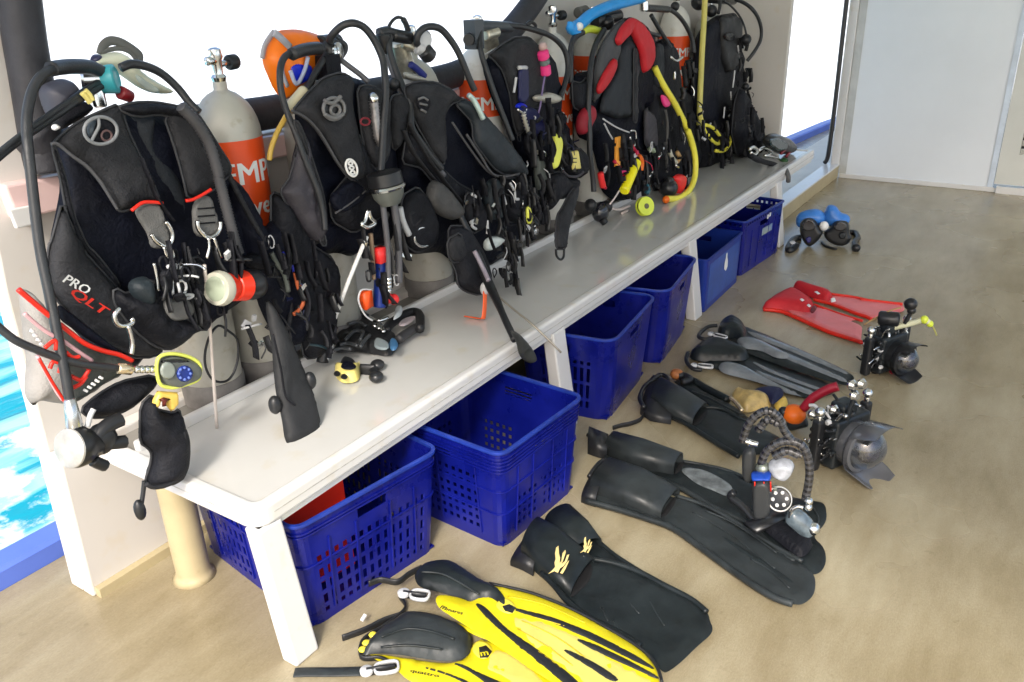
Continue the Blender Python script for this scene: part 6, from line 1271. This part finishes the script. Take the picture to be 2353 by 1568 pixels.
tube('hose', 'F 1380,250,.47 F 1310,370,.45 F 1270,520,.43 F 1255,700,.41 F 1245,900,.40 F 1255,1100,.39 F 1260,1300,.38 F 1285,1500,.375 h 240,1000,.37', .4, .0130, HOSE, r5_, n=8)
obj('chrome_swivel', [cyl(WY(pts('d 300,0')[0], .47), WY(pts('d 300,110')[0], .47), .022)], STEEL, r5_, sharp=40)
tube('hose', 'd 320,80 d 420,85 d 540,95', .47, .017, HOSE, r5_)
tube('hose', 'd 540,90,.47 d 620,140,.46 d 690,220,.45 d 750,330,.44 d 780,420,.43 d 790,520,.42', .4, .0115, HOSE, r5_)
obj('end_knob', ball(WY(pts('d 605,65')[0], .48), .024, 10), RUB, r5_)
tube('hose', 'd 370,150,.46 d 440,270,.45 d 520,400,.44 d 560,470,.43', .4, .0105, HOSE, r5_)
tube('hose', 'd 270,240,.46 d 350,320,.45 d 450,350,.44', .4, .010, HOSE, r5_)
# ---------------------------------------------------------------- vest 6 (black, between)
v6 = thing('dive_vest', 'narrow black vest between the red-panelled vest and the last one, pink tag on it', 'dive vest', (3.3, .5, .6), GV)
pad('bladder', 'd 380,420 d 450,390 d 530,380 d 590,480 d 600,700 d 650,860 d 740,900 d 760,1200 d 820,1350 d 830,1568 h 1350,800 h 1200,1050 h 1000,1080 h 900,900 h 880,600 h 800,300 d 330,1100 d 300,800 d 380,640', .47, .045, NYB, v6, wr=.008)
pad('side_panel', 'd 400,430 d 470,420 d 480,700 d 440,880 d 390,820 d 390,640', .43, .02, mat('back_pad_fabric', (.016, .02, .026)), v6)
pad('side_panel', 'd 300,1060 d 400,1140 d 420,1400 d 380,1568 d 300,1400', .42, .02, NYP, v6)
pad('pink_tag', 'd 455,930 d 500,930 d 555,1010 d 540,1050 d 490,1055', .40, .010, PNK, v6, wr=0)
tube('grey_strap', 'd 510,1080 d 530,1200 d 525,1400 d 520,1568 h 1100,600 h 1100,780', .385, 0, GREY, v6, flat=(.004, .014))
pad('red_bottle', 'h 1170,830 h 1220,790 h 1300,800 h 1280,950 h 1210,1060', .345, .03, mat('signal_red', (.8, .03, .03)), v6, wr=0)
tube('tan_clip', 'h 1130,520 h 1160,600 h 1210,660', .36, .012, mat('ivory_plastic', (.72, .70, .58)), v6)
tube('tan_clip', 'h 1220,540 h 1250,600 h 1220,650', .36, .012, mat('tan_plastic', (.45, .28, .12), .5), v6)
for s in ('h 1000,600 h 1040,540 h 1060,480', 'h 890,830 h 920,780 h 950,760', 'd 560,560 d 620,600 d 680,560', 'd 600,700 d 600,780', 'h 1200,690 h 1240,720'): tube('chrome_clip', s, .36, .007, STEEL, v6)
tube('teal_clip', 'h 860,930 h 880,980 h 860,1020', .35, .013, mat('deep_teal2', (.02, .10, .14), .4), v6)
tube('green_clip', 'h 900,500 h 950,520', .37, .013, mat('sage', (.35, .42, .28), .5), v6)
bits(v6, 'd 560,560 d 790,560 d 760,1000 d 800,1300 h 1350,700 h 1250,800 h 1180,1040 h 900,1000 h 850,700 h 900,300 d 420,1300 d 560,1000', .39, 60, 41, mats=[NYB, NYB, NYL, RUB, RUB, STEEL, NAVY])
r6_ = regulator('regulator with thick bright yellow hose curving down onto the bench', (3.4, .5, 1.2))
tube('yellow_hose', 'd 405,660,.42 d 450,760,.41 d 510,870,.40 d 580,980,.39 d 650,1110,.38 d 720,1260,.36 d 770,1420,.35 h 1350,290,.34 h 1400,440,.33 h 1432,600,.32 h 1435,780,.31 h 1400,920,.30 h 1330,1020,.29 h 1230,1080,.29 h 1095,1085,.30', .4, .0165, mat('hose_yellow', (.86, .78, .08), .4), r6_, n=8)
obj('hose_end', ball(WY(pts('h 1090,1095')[0], .30), .02, 10), ORG, r6_)
obj('second_stage', [ball(WY(pts('h 1120,960')[0], .34), .05, 14), cyl(WY(pts('h 1100,870')[0], .34), WY(pts('h 1160,880')[0], .33), .02)], DARKP, r6_)
# ---------------------------------------------------------------- vest 7 (last)
v7 = thing('dive_vest', 'tall black vest at the far end of the rack against the grey wall', 'dive vest', (3.9, .5, .6), GV)
pad('bladder', 'd 820,340 d 870,260 d 940,200 d 1000,160 d 1180,130 d 1240,210 d 1230,420 d 1240,600 d 1250,900 d 1330,1050 d 1400,1200 d 1450,1300 d 1480,1400 S 640,400 S 560,490 S 440,500 S 380,480 S 250,600 S 40,650 d 830,1568 d 780,1300 d 740,1000 d 790,600', .47, .05, NYB, v7, wr=.008)
pad('dark_column', 'd 830,340 d 900,220 d 1000,170 d 1020,400 d 1000,800 d 1010,1200 d 900,1250 d 780,1150 d 750,900 d 800,600', .44, .03, NAVY, v7, wr=.005)
pad('top_panel', 'd 1050,160 d 1180,130 d 1235,210 d 1225,420 d 1200,620 d 1160,700 d 1100,720 d 1050,600 d 1030,350', .42, .03, mat('black_smooth_nylon', (.018, .019, .021), .5, var=.2), v7, wr=.003)
disc('dump_valve', 'd', 1135, 360, 50, 45, .388, .01, DARKP, v7)
tube('silver_badge', 'd 1110,340 d 1135,370 d 1165,350', .376, .003, GREY, v7)
for s in ('d 1190,690 d 1180,780 d 1170,860', 'd 1220,450 d 1230,520', 'd 1090,1050 d 1080,1160', 'd 1140,1060 d 1160,1100 d 1130,1140', 'd 1200,1240 d 1205,1330', 'd 1150,900 d 1155,980'): tube('chrome_clip', s, .385, .005, SILV, v7)
bits(v7, 'd 1180,420 d 1300,380 d 1320,600 d 1290,860 d 1380,1180 d 1440,1380 S 560,460 S 420,480 S 400,300 d 1060,1100', .41, 60, 51, mats=[NYB, NYB, RUB, NYL, NYB, RUB, SILV], ln=(.02, .05))
bits(v7, 'd 780,1200 d 1100,1200 d 1180,1350 S 430,450 S 250,600 S 60,630', .39, 45, 52, mats=[NYB, NYB, RUB, NYL, NAVY, NYB, SILV, mat('deep_blue', (.01, .015, .06))])
pad('hanging_gear', 'd 1230,850 d 1290,980 d 1350,1080 d 1420,1220 d 1470,1340 S 700,420 S 600,500 S 480,505 S 420,480 d 1150,1300 d 1180,1000', .34, .05, NYB, v7, wr=.012)
bits(v7, 'd 1230,900 d 1300,980 d 1350,1080 d 1440,1220 d 1500,1380 S 640,480 S 480,480 d 1180,1200', .31, 34, 57, mats=[NYB, NYB, RUB, NYL], ln=(.02, .06))
r7_ = regulator('regulator with straight yellow hose and coiled yellow tail on the last vest', (3.86, .55, 1.33))
tube('yellow_hose', 'd 900,-60,.42 d 895,60,.42 d 885,250,.42 d 870,500,.41 d 858,760,.40 d 848,1000,.39 d 845,1120,.385 d 860,1190,.38 d 840,1215,.375', .4, .0165, mat('hose_olive_yellow', (.62, .56, .14), .4), r7_, n=6)
ring3('yellow_coil', 'd 890,1230 d 950,1240 d 1010,1290 d 1050,1360 d 1030,1410 d 980,1390 d 930,1330 d 895,1280', .37, .010, MATS['hose_yellow'], r7_)
tube('yellow_hose', 'd 1155,1330 d 1145,1400 d 1110,1460 d 1060,1485 d 1000,1478', .37, .010, MATS['hose_yellow'], r7_)
tube('hose', 'd 1200,0,.42 d 1280,30,.36 d 1360,90,.30 d 1420,180,.28 d 1450,290,.27 d 1440,400,.27 d 1380,510,.28 d 1310,600,.31', .4, .0105, HOSE, r7_, n=7)
tube('hose', 'd 1080,10,.47 d 1150,60,.44 d 1230,150,.40 d 1280,250,.36 d 1310,370,.34', .4, .006, HOSE, r7_)
tube('hose', 'd 1040,0,.47 d 1045,60,.46 d 1030,130,.45', .4, .010, HOSE, r7_)
obj('first_stage', [ball(WY(pts('d 840,20')[0], .50), .045), ball(WY(pts('d 960,110')[0], .50), .035), cyl(WY(pts('d 950,-20')[0], .52), WY(pts('d 1180,0')[0], .52), .03)], DARKP, r7_)
for q, r in (('d 1300,390', .032), ('d 1295,850', .022)): obj('clip_knot', ball(WY(pts(q)[0], .34), r), RUB, r7_)
# camera box at the end of the bench
ebx = thing('action_camera', 'black boxy camera with chrome clips at the far end of the bench', 'camera', tuple(WZ(pts('S 780,560')[0], .451)))
ey = WZ(pts('S 780,560')[0], .451).y
pad('camera_body', 'S 705,300 S 740,265 S 800,262 S 900,300 S 945,345 S 950,410 S 930,465 S 850,470 S 760,430 S 700,380', ey + .02, .06, DARKP, ebx, Rr=.05, wr=.001)
pad('camera_face', 'S 740,320 S 830,310 S 920,360 S 910,430 S 830,440 S 750,390', ey - .045, .008, mat('dark_teal_glass', (.01, .03, .035), .15), ebx, wr=0)
tube('red_clip', 'S 860,460 S 900,420 S 940,440 S 910,490', ey - .02, .010, mat('dull_red', (.22, .03, .04), .4), ebx)
for s in ('S 550,420 S 590,400 S 630,430 S 600,470 S 560,450', 'S 640,430 S 700,400 S 760,440 S 720,480', 'S 700,480 S 800,500 S 860,540'): tube('chrome_clip', s, ey, .010, STEEL, ebx)
tube('strap', 'S 560,480 S 650,530 S 760,560 S 850,590 S 900,600', ey, 0, NYB, ebx, flat=(.03, .03))
tube('strap_over_edge', 'S 820,570,.12 S 870,590,.06 S 905,620,.01 S 930,680,-.02 S 930,735,-.02', 0, .014, mat('grey_rubber', (.10, .10, .10), .5), ebx)
obj('green_tab', ball(WY(pts('S 890,530')[0], ey - .03), .025, 8, (1, 1, .6)), mat('dark_green', (.02, .08, .02), .5), ebx)
# ================================================================== cameras on the deck
UP = Vector((0, 0, 1))
def camera_rig(label, base, ax, hw, hd, hh, pr, shade_m, cz, arms, seed, petal=.05, gap=.03):
    """underwater housing: base = floor point under the body centre, ax = viewing direction"""
    o = thing('underwater_camera', label, 'camera', tuple(base), None)
    ax = Vector((ax[0], ax[1], 0)).normalized(); sd = Vector((-ax.y, ax.x, 0)); b = Vector(base); rnd = random.Random(seed)
    L = lambda a, s, z: b + ax * a + sd * s + UP * z
    bevel(obj('housing', [obox(L(0, 0, hh / 2 + .012), ax, sd, UP, hd, hw, hh), obox(L(-hd * .45, 0, hh * .5 + .012), ax, sd, UP, hd * .3, hw * .84, hh * .82), obox(L(0, 0, hh + .03), ax, sd, UP, hd * .6, hw * .45, .045)], HOUS, o, smooth=False), .012, 3)
    vis = 1 if (CAM - b).dot(sd) > 0 else -1
    for s in (-1, 1):
        bevel(obj('handle', obox(L(.0, s * (hw / 2 + .035), hh * .5 + .012), ax, sd, UP, .035, .032, hh * 1.05), RUB, o, smooth=False), .010, 3)
        obj('handle_bar', [sweep([L(0, s * hw * .45, hh * .95), L(0, s * (hw / 2 + .04), hh * 1.0)], .010, 8), sweep([L(0, s * hw * .45, .04), L(0, s * (hw / 2 + .035), .03)], .010, 8)], DARKP, o)
        obj('arm_ball', [ball(L(0, s * (hw / 2 + .035), hh + .045), .017, 12), cyl(L(0, s * (hw / 2 + .035), hh), L(0, s * (hw / 2 + .035), hh + .04), .010)], STEEL, o)
        obj('foot', cyl(L(0, s * hw * .32, .0), L(0, s * hw * .32, .02), .014), RUB, o)
    for k in range(64):                               # knobs, levers and buttons over back, sides and top
        f = rnd.random(); m_ = rnd.choice([DARKP, DARKP, STEEL, HOUS, SILV, DARKP])
        if f < .12: c = L(-hd * .62, rnd.uniform(-.42, .42) * hw, rnd.uniform(.15, .95) * hh + .012); d = -ax
        elif f < .80: c = L(rnd.uniform(-.5, .5) * hd, (hw / 2 + .002) * vis, rnd.uniform(.15, .95) * hh + .012); d = sd * (1 if (c - b).dot(sd) > 0 else -1)
        else: c = L(rnd.uniform(-.4, .4) * hd, rnd.uniform(-.4, .4) * hw, hh + .012); d = UP
        r = rnd.uniform(.003, .011); obj('button', lathe(c, d, [(-.004, r), (.006, r), (.010, r * .7)], 12), m_, o, sharp=40)
        if k % 3 == 0: obj('lever', sweep([c, c + d * .014, c + d * .018 + sd * rnd.uniform(-.03, .03) + UP * rnd.uniform(-.02, .03)], .004, 6), rnd.choice([STEEL, DARKP]), o)
    for k in range(9):                                # cords and small clamps over the top
        a = L(rnd.uniform(-.5, .5) * hd, rnd.uniform(-.5, .5) * hw, hh + rnd.uniform(.0, .02)); e = a + Vector((rnd.uniform(-.05, .05), rnd.uniform(-.05, .05), rnd.uniform(-.01, .05)))
        obj('clamp_arm', sweep([a, a.lerp(e, .5) + UP * .012, e], rnd.uniform(.003, .007), 6), rnd.choice([DARKP, STEEL, RUB, SILV]), o)
    pc = L(hd / 2, 0, cz)
    obj('port', lathe(pc, ax, [(-.01, pr * .9), (.0, pr * .98), (gap, pr * .98), (gap + .006, pr * 1.06), (gap + .022, pr * 1.06), (gap + .024, pr * .95)], 32), shade_m, o, sharp=40)
    # flared shade ring with two petals
    V = []; Fc = []; n = 48
    for k in range(n):
        a = 2 * math.pi * k / n; pet = min(1, max(0, abs(math.sin(a)) - .62) / .16); pet = pet * pet * (3 - 2 * pet) * petal
        rad = sd * math.cos(a) + UP * math.sin(a)
        for t, r, q in ((0, 1.05, 0), (.010, 1.16, .0), (.014 + pet, 1.20 + pet * 1.7, 0), (.013 + pet, 1.17 + pet * 1.6, 0), (.010, 1.12, 0), (.004, 1.0, 0)):
            V.append(pc + ax * (gap + t) + rad * pr * r)
    for k in range(n):
        for q in range(6):
            a0 = k * 6 + q; a1 = k * 6 + (q + 1) % 6; b0 = ((k + 1) % n) * 6 + q; b1 = ((k + 1) % n) * 6 + (q + 1) % 6; Fc.append((a0, b0, b1, a1))
    obj('port_shade', (V, Fc), shade_m, o, sharp=50)
    obj('inner_lens', [lathe(pc + ax * (gap + .0), ax, [(0, pr * .85), (.014, pr * .80), (.016, pr * .5)], 28), lathe(pc + ax * (gap + .016), ax, [(0, pr * .42), (.02, pr * .40), (.024, pr * .2)], 24)], DARKP, o, sharp=40)
    obj('lens_glass', lathe(pc + ax * (gap + .040), ax, [(0, pr * .36), (.008, pr * .22), (.010, .004)], 24), LENS, o)
    dome = [(gap + .010 + pr * .93 * math.sin(i / 8 * math.pi / 2), max(.002, pr * .93 * math.cos(i / 8 * math.pi / 2))) for i in range(9)]
    obj('dome', lathe(pc, ax, dome, 32, cap=False), mat('dome_acrylic', (.55, .57, .60), .03, var=.02, coat=1, trans=.97), o)
    return o, L, pc, ax
def rig_at(bq, aq0, aq1, z): b = WZ(pts(bq)[0], 0); d = WZ(pts(aq1)[0], z) - WZ(pts(aq0)[0], z); return b, d
b1_, d1_ = WZ(pts('i 975,735')[0], 0), Vector((-.43, -.9, 0))
c1, L1, pc1, ax1 = camera_rig('large underwater camera with silver petal shade and glass dome, red and orange arm beside it', b1_, d1_, .165, .10, .180, .082, mat('shade_silver', (.17, .175, .19), .24, metal=.5, var=.15, coat=.3), .10, 1, 4, petal=.085)
def WV(q, base):                                      # onto the upright plane facing the lens through a floor point
    n = CAM - Vector(base); n.z = 0; return hit(pts(q)[0], base, n)
fb = WZ(pts('i 640,480')[0], 0)
obj('float_arm', sweep([WV('i 700,300', fb), WV('i 780,210', fb), WV('i 900,140', fb), WV('i 990,110', fb)], .017, 10), mat('dark_red_arm', (.34, .012, .03), .35), c1)
obj('orange_joint', ball(WV('i 625,345', fb), .042, 14, (1, 1, .85)), ORG, c1)
obj('joint_clamp', [ball(WV('i 535,325', fb), .02, 10), cyl(WV('i 570,440', fb), WV('i 730,400', fb), .022)], HOUS, c1)
for q in ('i 1110,100', 'i 1190,90', 'i 1130,190', 'i 850,380', 'i 850,460', 'i 780,350', 'i 960,310', 'i 975,480'): obj('chrome_clamp', lathe(WV(q, WZ(pts('i 985,800')[0], 0)), ax1, [(-.012, .012), (0, .019), (.012, .012)], 12), STEEL, c1, sharp=40)
cl1 = WZ(pts('i 985,800')[0], 0)
obj('clamp_stalk', sweep([WV(q, cl1) for q in ('i 1190,90', 'i 1115,110', 'i 1130,190', 'i 1090,300', 'i 1060,420')], .008, 8), HOUS, c1)
obj('clamp_stalk', sweep([WV(q, cl1) for q in ('i 780,350', 'i 850,380', 'i 850,460', 'i 900,560')], .008, 8), HOUS, c1)
b2_, d2_ = WZ(pts('j 620,1130')[0], 0), Vector((-.45, -.89, 0))
c2, L2, pc2, ax2 = camera_rig('smaller black underwater camera with yellowish arm, standing at the blades of the red fins', b2_, d2_, .15, .09, .160, .064, DARKP, .085, 1, 9, petal=.060)
cb2 = WZ(pts('j 700,1150')[0], 0)
obj('yellow_arm', sweep([WV(q, cb2) for q in ('j 640,710', 'j 700,600', 'j 760,520', 'j 950,470', 'j 1130,420', 'j 1240,390', 'j 1320,450')], .012, 8), mat('pale_lime_arm', (.62, .62, .42), .4), c2)
for q, r in (('j 530,670', .020), ('j 1240,390', .017), ('j 1320,450', .014)): obj('lime_joint', ball(WV(q, cb2), r, 10), LIME, c2)
obj('fibre_cord', sweep([WV(q, cb2) for q in ('j 1200,340', 'j 1320,430', 'j 1390,540', 'j 1420,620')], .003, 6), mat('olive_cord', (.4, .38, .1), .5), c2)
obj('viewfinder', [cyl(WV('j 560,360', cb2), WV('j 880,390', cb2), .030), ball(WV('j 1040,160', cb2), .026, 10), ball(WV('j 1050,250', cb2), .018, 10)], DARKP, c2)
obj('joint_stalk', sweep([WV(q, cb2) for q in ('j 1040,160', 'j 1050,250', 'j 1000,360', 'j 900,560')], .009, 8), DARKP, c2)
obj('tan_cord', sweep([WV(q, cb2) for q in ('j 360,460', 'j 460,400', 'j 700,270', 'j 900,210')], .003, 6), mat('tan_line', (.45, .28, .12), .6), c2)
obj('red_part', ball(WV('j 800,1150', cb2), .022, 10), mat('crimson2', (.3, .01, .03), .4), c2)
# ---- flexible arm strobe rig on the long fins
sb3 = WZ(pts('i 450,1290')[0], .04)
s3 = thing('strobe_rig', 'compact camera with two bead-link arms, box strobes and white dial standing on the long fins', 'camera rig', tuple(sb3))
def beads(qs, r, n):
    C = spline([WV(q, sb3) for q in qs], 10); L = [0]
    for a, b in zip(C, C[1:]): L.append(L[-1] + (b - a).length)
    first = None
    for k in range(n):
        s = L[-1] * k / (n - 1); i = max(j for j in range(len(L)) if L[j] <= s + 1e-9); i = min(i, len(C) - 2)
        p = C[i].lerp(C[i + 1], (s - L[i]) / max(1e-6, L[i + 1] - L[i])); d = (C[min(i + 2, len(C) - 1)] - C[max(0, i - 1)])
        obj('arm_bead', lathe(p, d, [(-r * .75, r * .55), (-r * .5, r), (r * .25, r), (r * .45, r * .6), (r * .9, r * .62)], 12), mat('bead_grey', (.05, .05, .055), .3, var=.5, scale=60, coat=.6) if k % 2 else mat('bead_black', (.012, .012, .014), .2, coat=.8), s3, sharp=40)
beads(('i 190,560', 'i 230,450', 'i 300,360', 'i 400,315', 'i 490,370', 'i 540,480', 'i 600,560'), .0115, 26)
beads(('i 350,750', 'i 390,660', 'i 480,590', 'i 600,570', 'i 700,620', 'i 745,740', 'i 750,880', 'i 720,1050'), .0120, 38)
beads(('i 330,470', 'i 400,390', 'i 480,420'), .012, 6)
beads(('i 470,690', 'i 560,650', 'i 650,680'), .013, 8)
def vpad(name, s, T, m_, parent, base, off=0, **kw):
    n = CAM - Vector(base); n.z = 0; n.normalize(); kw.setdefault('wr', 0); kw.setdefault('back', 1)
    return obj(name, padprim(s, 0, T, plane=(Vector(base) + n * off, n), **kw), m_, parent)
vpad('box_strobe', 'i 265,880 i 430,880 i 435,1180 i 330,1210 i 270,1190', .026, mat('strobe_body', (.035, .038, .04), .4, var=.2), s3, sb3, .03, smooth=1, Rr=.012)
vpad('blue_trim', 'i 262,845 i 430,840 i 430,882 i 265,882', .026, mat('blue_trim', (.01, .06, .4), .35), s3, sb3, .03, smooth=0, Rr=.008)
for x_ in (295, 370, 425): obj('red_stripe', sweep([WV('i %d,920' % x_, sb3) + (CAM - sb3).normalized() * .06, WV('i %d,1000' % (x_ + 3), sb3) + (CAM - sb3).normalized() * .06], .0022, 6), REDP, s3)
vpad('box_strobe', 'i 185,630 i 300,610 i 305,900 i 185,910', .022, mat('strobe_body', (.035, .038, .04)), s3, sb3, -.03, smooth=1, Rr=.012)
obj('clamp', [cyl(WV('i 175,560', sb3), WV('i 320,600', sb3), .008), cyl(WV('i 240,610', sb3), WV('i 250,560', sb3), .006)], STEEL, s3)
vpad('camera_body', 'i 410,730 i 560,720 i 640,770 i 600,860 i 540,900 i 440,860 i 400,800', .03, mat('clear_case', (.42, .44, .48), .12, var=.3, scale=40, coat=.5), s3, sb3, .0, Rr=.02)
wd_ = WV('i 495,1060', sb3) + (CAM - sb3).normalized() * .02; wn_ = (CAM - sb3).normalized(); wn_ = (wn_ + Vector((.2, -.2, 0))).normalized()
obj('dial', lathe(wd_, wn_, [(-.02, .03), (0, .033), (.004, .030), (.002, .015)], 24), DARKP, s3, sharp=40)
obj('dial_rim', lathe(wd_ + wn_ * .003, wn_, [(0, .034), (.003, .037), (.005, .033)], 24, cap=False), WHP, s3)
ru, rv = frame_of(wn_)
for k in range(6): obj('dial_stud', ball(wd_ + wn_ * .007 + (ru * math.cos(k * 1.05) + rv * math.sin(k * 1.05)) * .020, .0058, 8), WHP, s3)
obj('joint_ball', ball(WV('i 360,800', sb3), .022, 10), mat('greenish_chrome', (.30, .33, .28), .25, metal=.7), s3)
obj('link', cyl(WV('i 460,950', sb3), WV('i 455,1020', sb3), .010), mat('greenish_chrome', (.30, .33, .28), .25, metal=.7), s3, sharp=40)
obj('base_tray', [obox(WZ(pts('i 390,1240')[0], .055), ax1, (-ax1.y, ax1.x, 0), UP, .05, .13, .012), sweep([WZ(pts('i 120,1000')[0], .10), WZ(pts('i 90,1040')[0], .08), WZ(pts('i 200,1130')[0], .07), WZ(pts('i 300,1250')[0], .05)], .012, 8)], DARKP, s3)
vpad('torch_head', 'i 545,1200 i 570,1140 i 630,1120 i 720,1180 i 800,1260 i 810,1330 i 760,1380 i 690,1370 i 600,1290 i 540,1240', .03, mat('smoked_acrylic', (.10, .13, .15), .12, var=.4, scale=40, coat=.6), s3, sb3, .02, Rr=.03)
obj('silver_arc', sweep([WV(q, sb3) + wn_ * .05 for q in ('i 545,1220', 'i 560,1160', 'i 610,1130', 'i 650,1140')], .006, 8), STEEL, s3)
for q, h_, r in (('i 725,1080', .02, .013), ('i 722,1130', .02, .012), ('i 745,1310', .04, .02)): obj('silver_knob', ball(WV(q, sb3) + wn_ * h_, r, 10), STEEL, s3)
# black folded pouch under the rig
fpad('pouch', 'i 330,1290 i 420,1260 i 560,1290 i 700,1380 i 780,1420 i 770,1480 i 700,1550 i 640,1540 i 480,1410', .030, .026, NYB, a1, Rr=.02, wr=.001)
# ---- tan folded mask
tm = thing('diving_mask', 'tan-skirted mask with navy strap and yellow tab between the scuffed fin and strobe rig', 'diving mask', tuple(WZ(pts('l 1600,760')[0], 0)))
fpad('skirt', 'l 1330,560 l 1360,500 l 1450,480 l 1560,540 l 1700,540 l 1850,580 l 1940,650 l 1900,720 l 1700,740 l 1600,780 l 1500,760 l 1440,660', .006, .05, mat('tan_silicone', (.45, .33, .13), .3, var=.4, scale=25), tm, Rr=.05, wr=.004)
fpad('strap', 'l 1560,545 l 1650,480 l 1760,440 l 1950,430 l 2100,460 l 2120,520 l 1990,640 l 1930,650 l 1880,580 l 1760,545', .03, .025, mat('navy_neoprene', (.006, .008, .04), .6), tm, Rr=.03)
fpad('yellow_tab', 'l 1950,660 l 2060,590 l 2130,560 l 2190,650 l 2110,740 l 2030,760', .006, .02, mat('amber_plastic', (.70, .48, .10)), tm, Rr=.015)
frail('rim', 'l 1330,560 l 1400,620 l 1470,700 l 1500,750', .05, .008, mat('brass', (.75, .62, .42)), tm)
# ---- two blue masks by the far end
mb = WZ(pts('S 1120,1370')[0], 0); mb2 = WZ(pts('S 1420,1370')[0], 0)
m1 = thing('diving_mask', 'blue-skirted black mask nearer the last bench leg, strap trailing to the left', 'diving mask', tuple(mb), 'blue masks on the deck')
vpad('blue_skirt', 'S 1000,1120 S 1020,1050 S 1120,1010 S 1230,1000 S 1300,1060 S 1290,1140 S 1200,1180 S 1020,1190', .05, mat('mask_blue', (.05, .22, .65), .3, var=.3), m1, mb, -.08, Rr=.05)
vpad('frame', 'S 1040,1200 S 1050,1120 S 1130,1085 S 1200,1110 S 1250,1200 S 1280,1240 S 1200,1340 S 1130,1380 S 1080,1330 S 1050,1260', .035, DARKP, m1, mb, 0, Rr=.03)
vpad('lens', 'S 1060,1190 S 1080,1120 S 1140,1100 S 1190,1130 S 1200,1200 S 1120,1230', .006, mat('black_lens', (.006, .006, .01), .05, coat=1), m1, mb, .045, Rr=.006)
vpad('lower_lens', 'S 1090,1290 S 1150,1270 S 1160,1320 S 1120,1350', .006, mat('indigo_lens', (.03, .03, .15), .1), m1, mb, .04, Rr=.006)
frail('strap', 'S 1060,1290 S 1010,1290 S 960,1330 S 930,1390 S 950,1410 S 1010,1360', .012, .020, RUB, m1)
obj('silver_clip', ball(WZ(pts('S 970,1350')[0], .02), .022, 8), SILV, m1)
obj('nose_clip', ball(WV('S 1280,1170', mb) , .028, 8), WHP, m1)
m2 = thing('diving_mask', 'blue-skirted black mask further out on the deck, buckle trailing to the right', 'diving mask', tuple(mb2), 'blue masks on the deck')
vpad('blue_skirt', 'S 1260,1080 S 1300,990 S 1330,960 S 1400,970 S 1440,1040 S 1520,1060 S 1545,1110 S 1500,1170 S 1300,1180', .05, mat('mask_blue', (.05, .22, .65)), m2, mb2, -.08, Rr=.05)
vpad('frame', 'S 1270,1220 S 1340,1190 S 1380,1120 S 1500,1115 S 1530,1160 S 1530,1240 S 1560,1280 S 1500,1370 S 1380,1360 S 1290,1300', .035, DARKP, m2, mb2, 0, Rr=.03)
vpad('lens', 'S 1370,1200 S 1400,1130 S 1490,1125 S 1510,1200 S 1440,1230', .006, mat('black_lens', (.006, .006, .01)), m2, mb2, .045, Rr=.006)
vpad('lower_lens', 'S 1420,1240 S 1490,1230 S 1500,1290 S 1430,1300', .006, HOUS, m2, mb2, .04, Rr=.006)
frail('strap', 'S 1530,1230 S 1590,1240 S 1615,1290 S 1580,1330 S 1590,1380', .015, .016, RUB, m2)
obj('buckle_end', ball(WZ(pts('S 1595,1385')[0], .02), .026, 8), DARKP, m2)
frail('strap', 'S 1260,1330 S 1300,1370 S 1400,1400', .006, .009, RUB, m2)
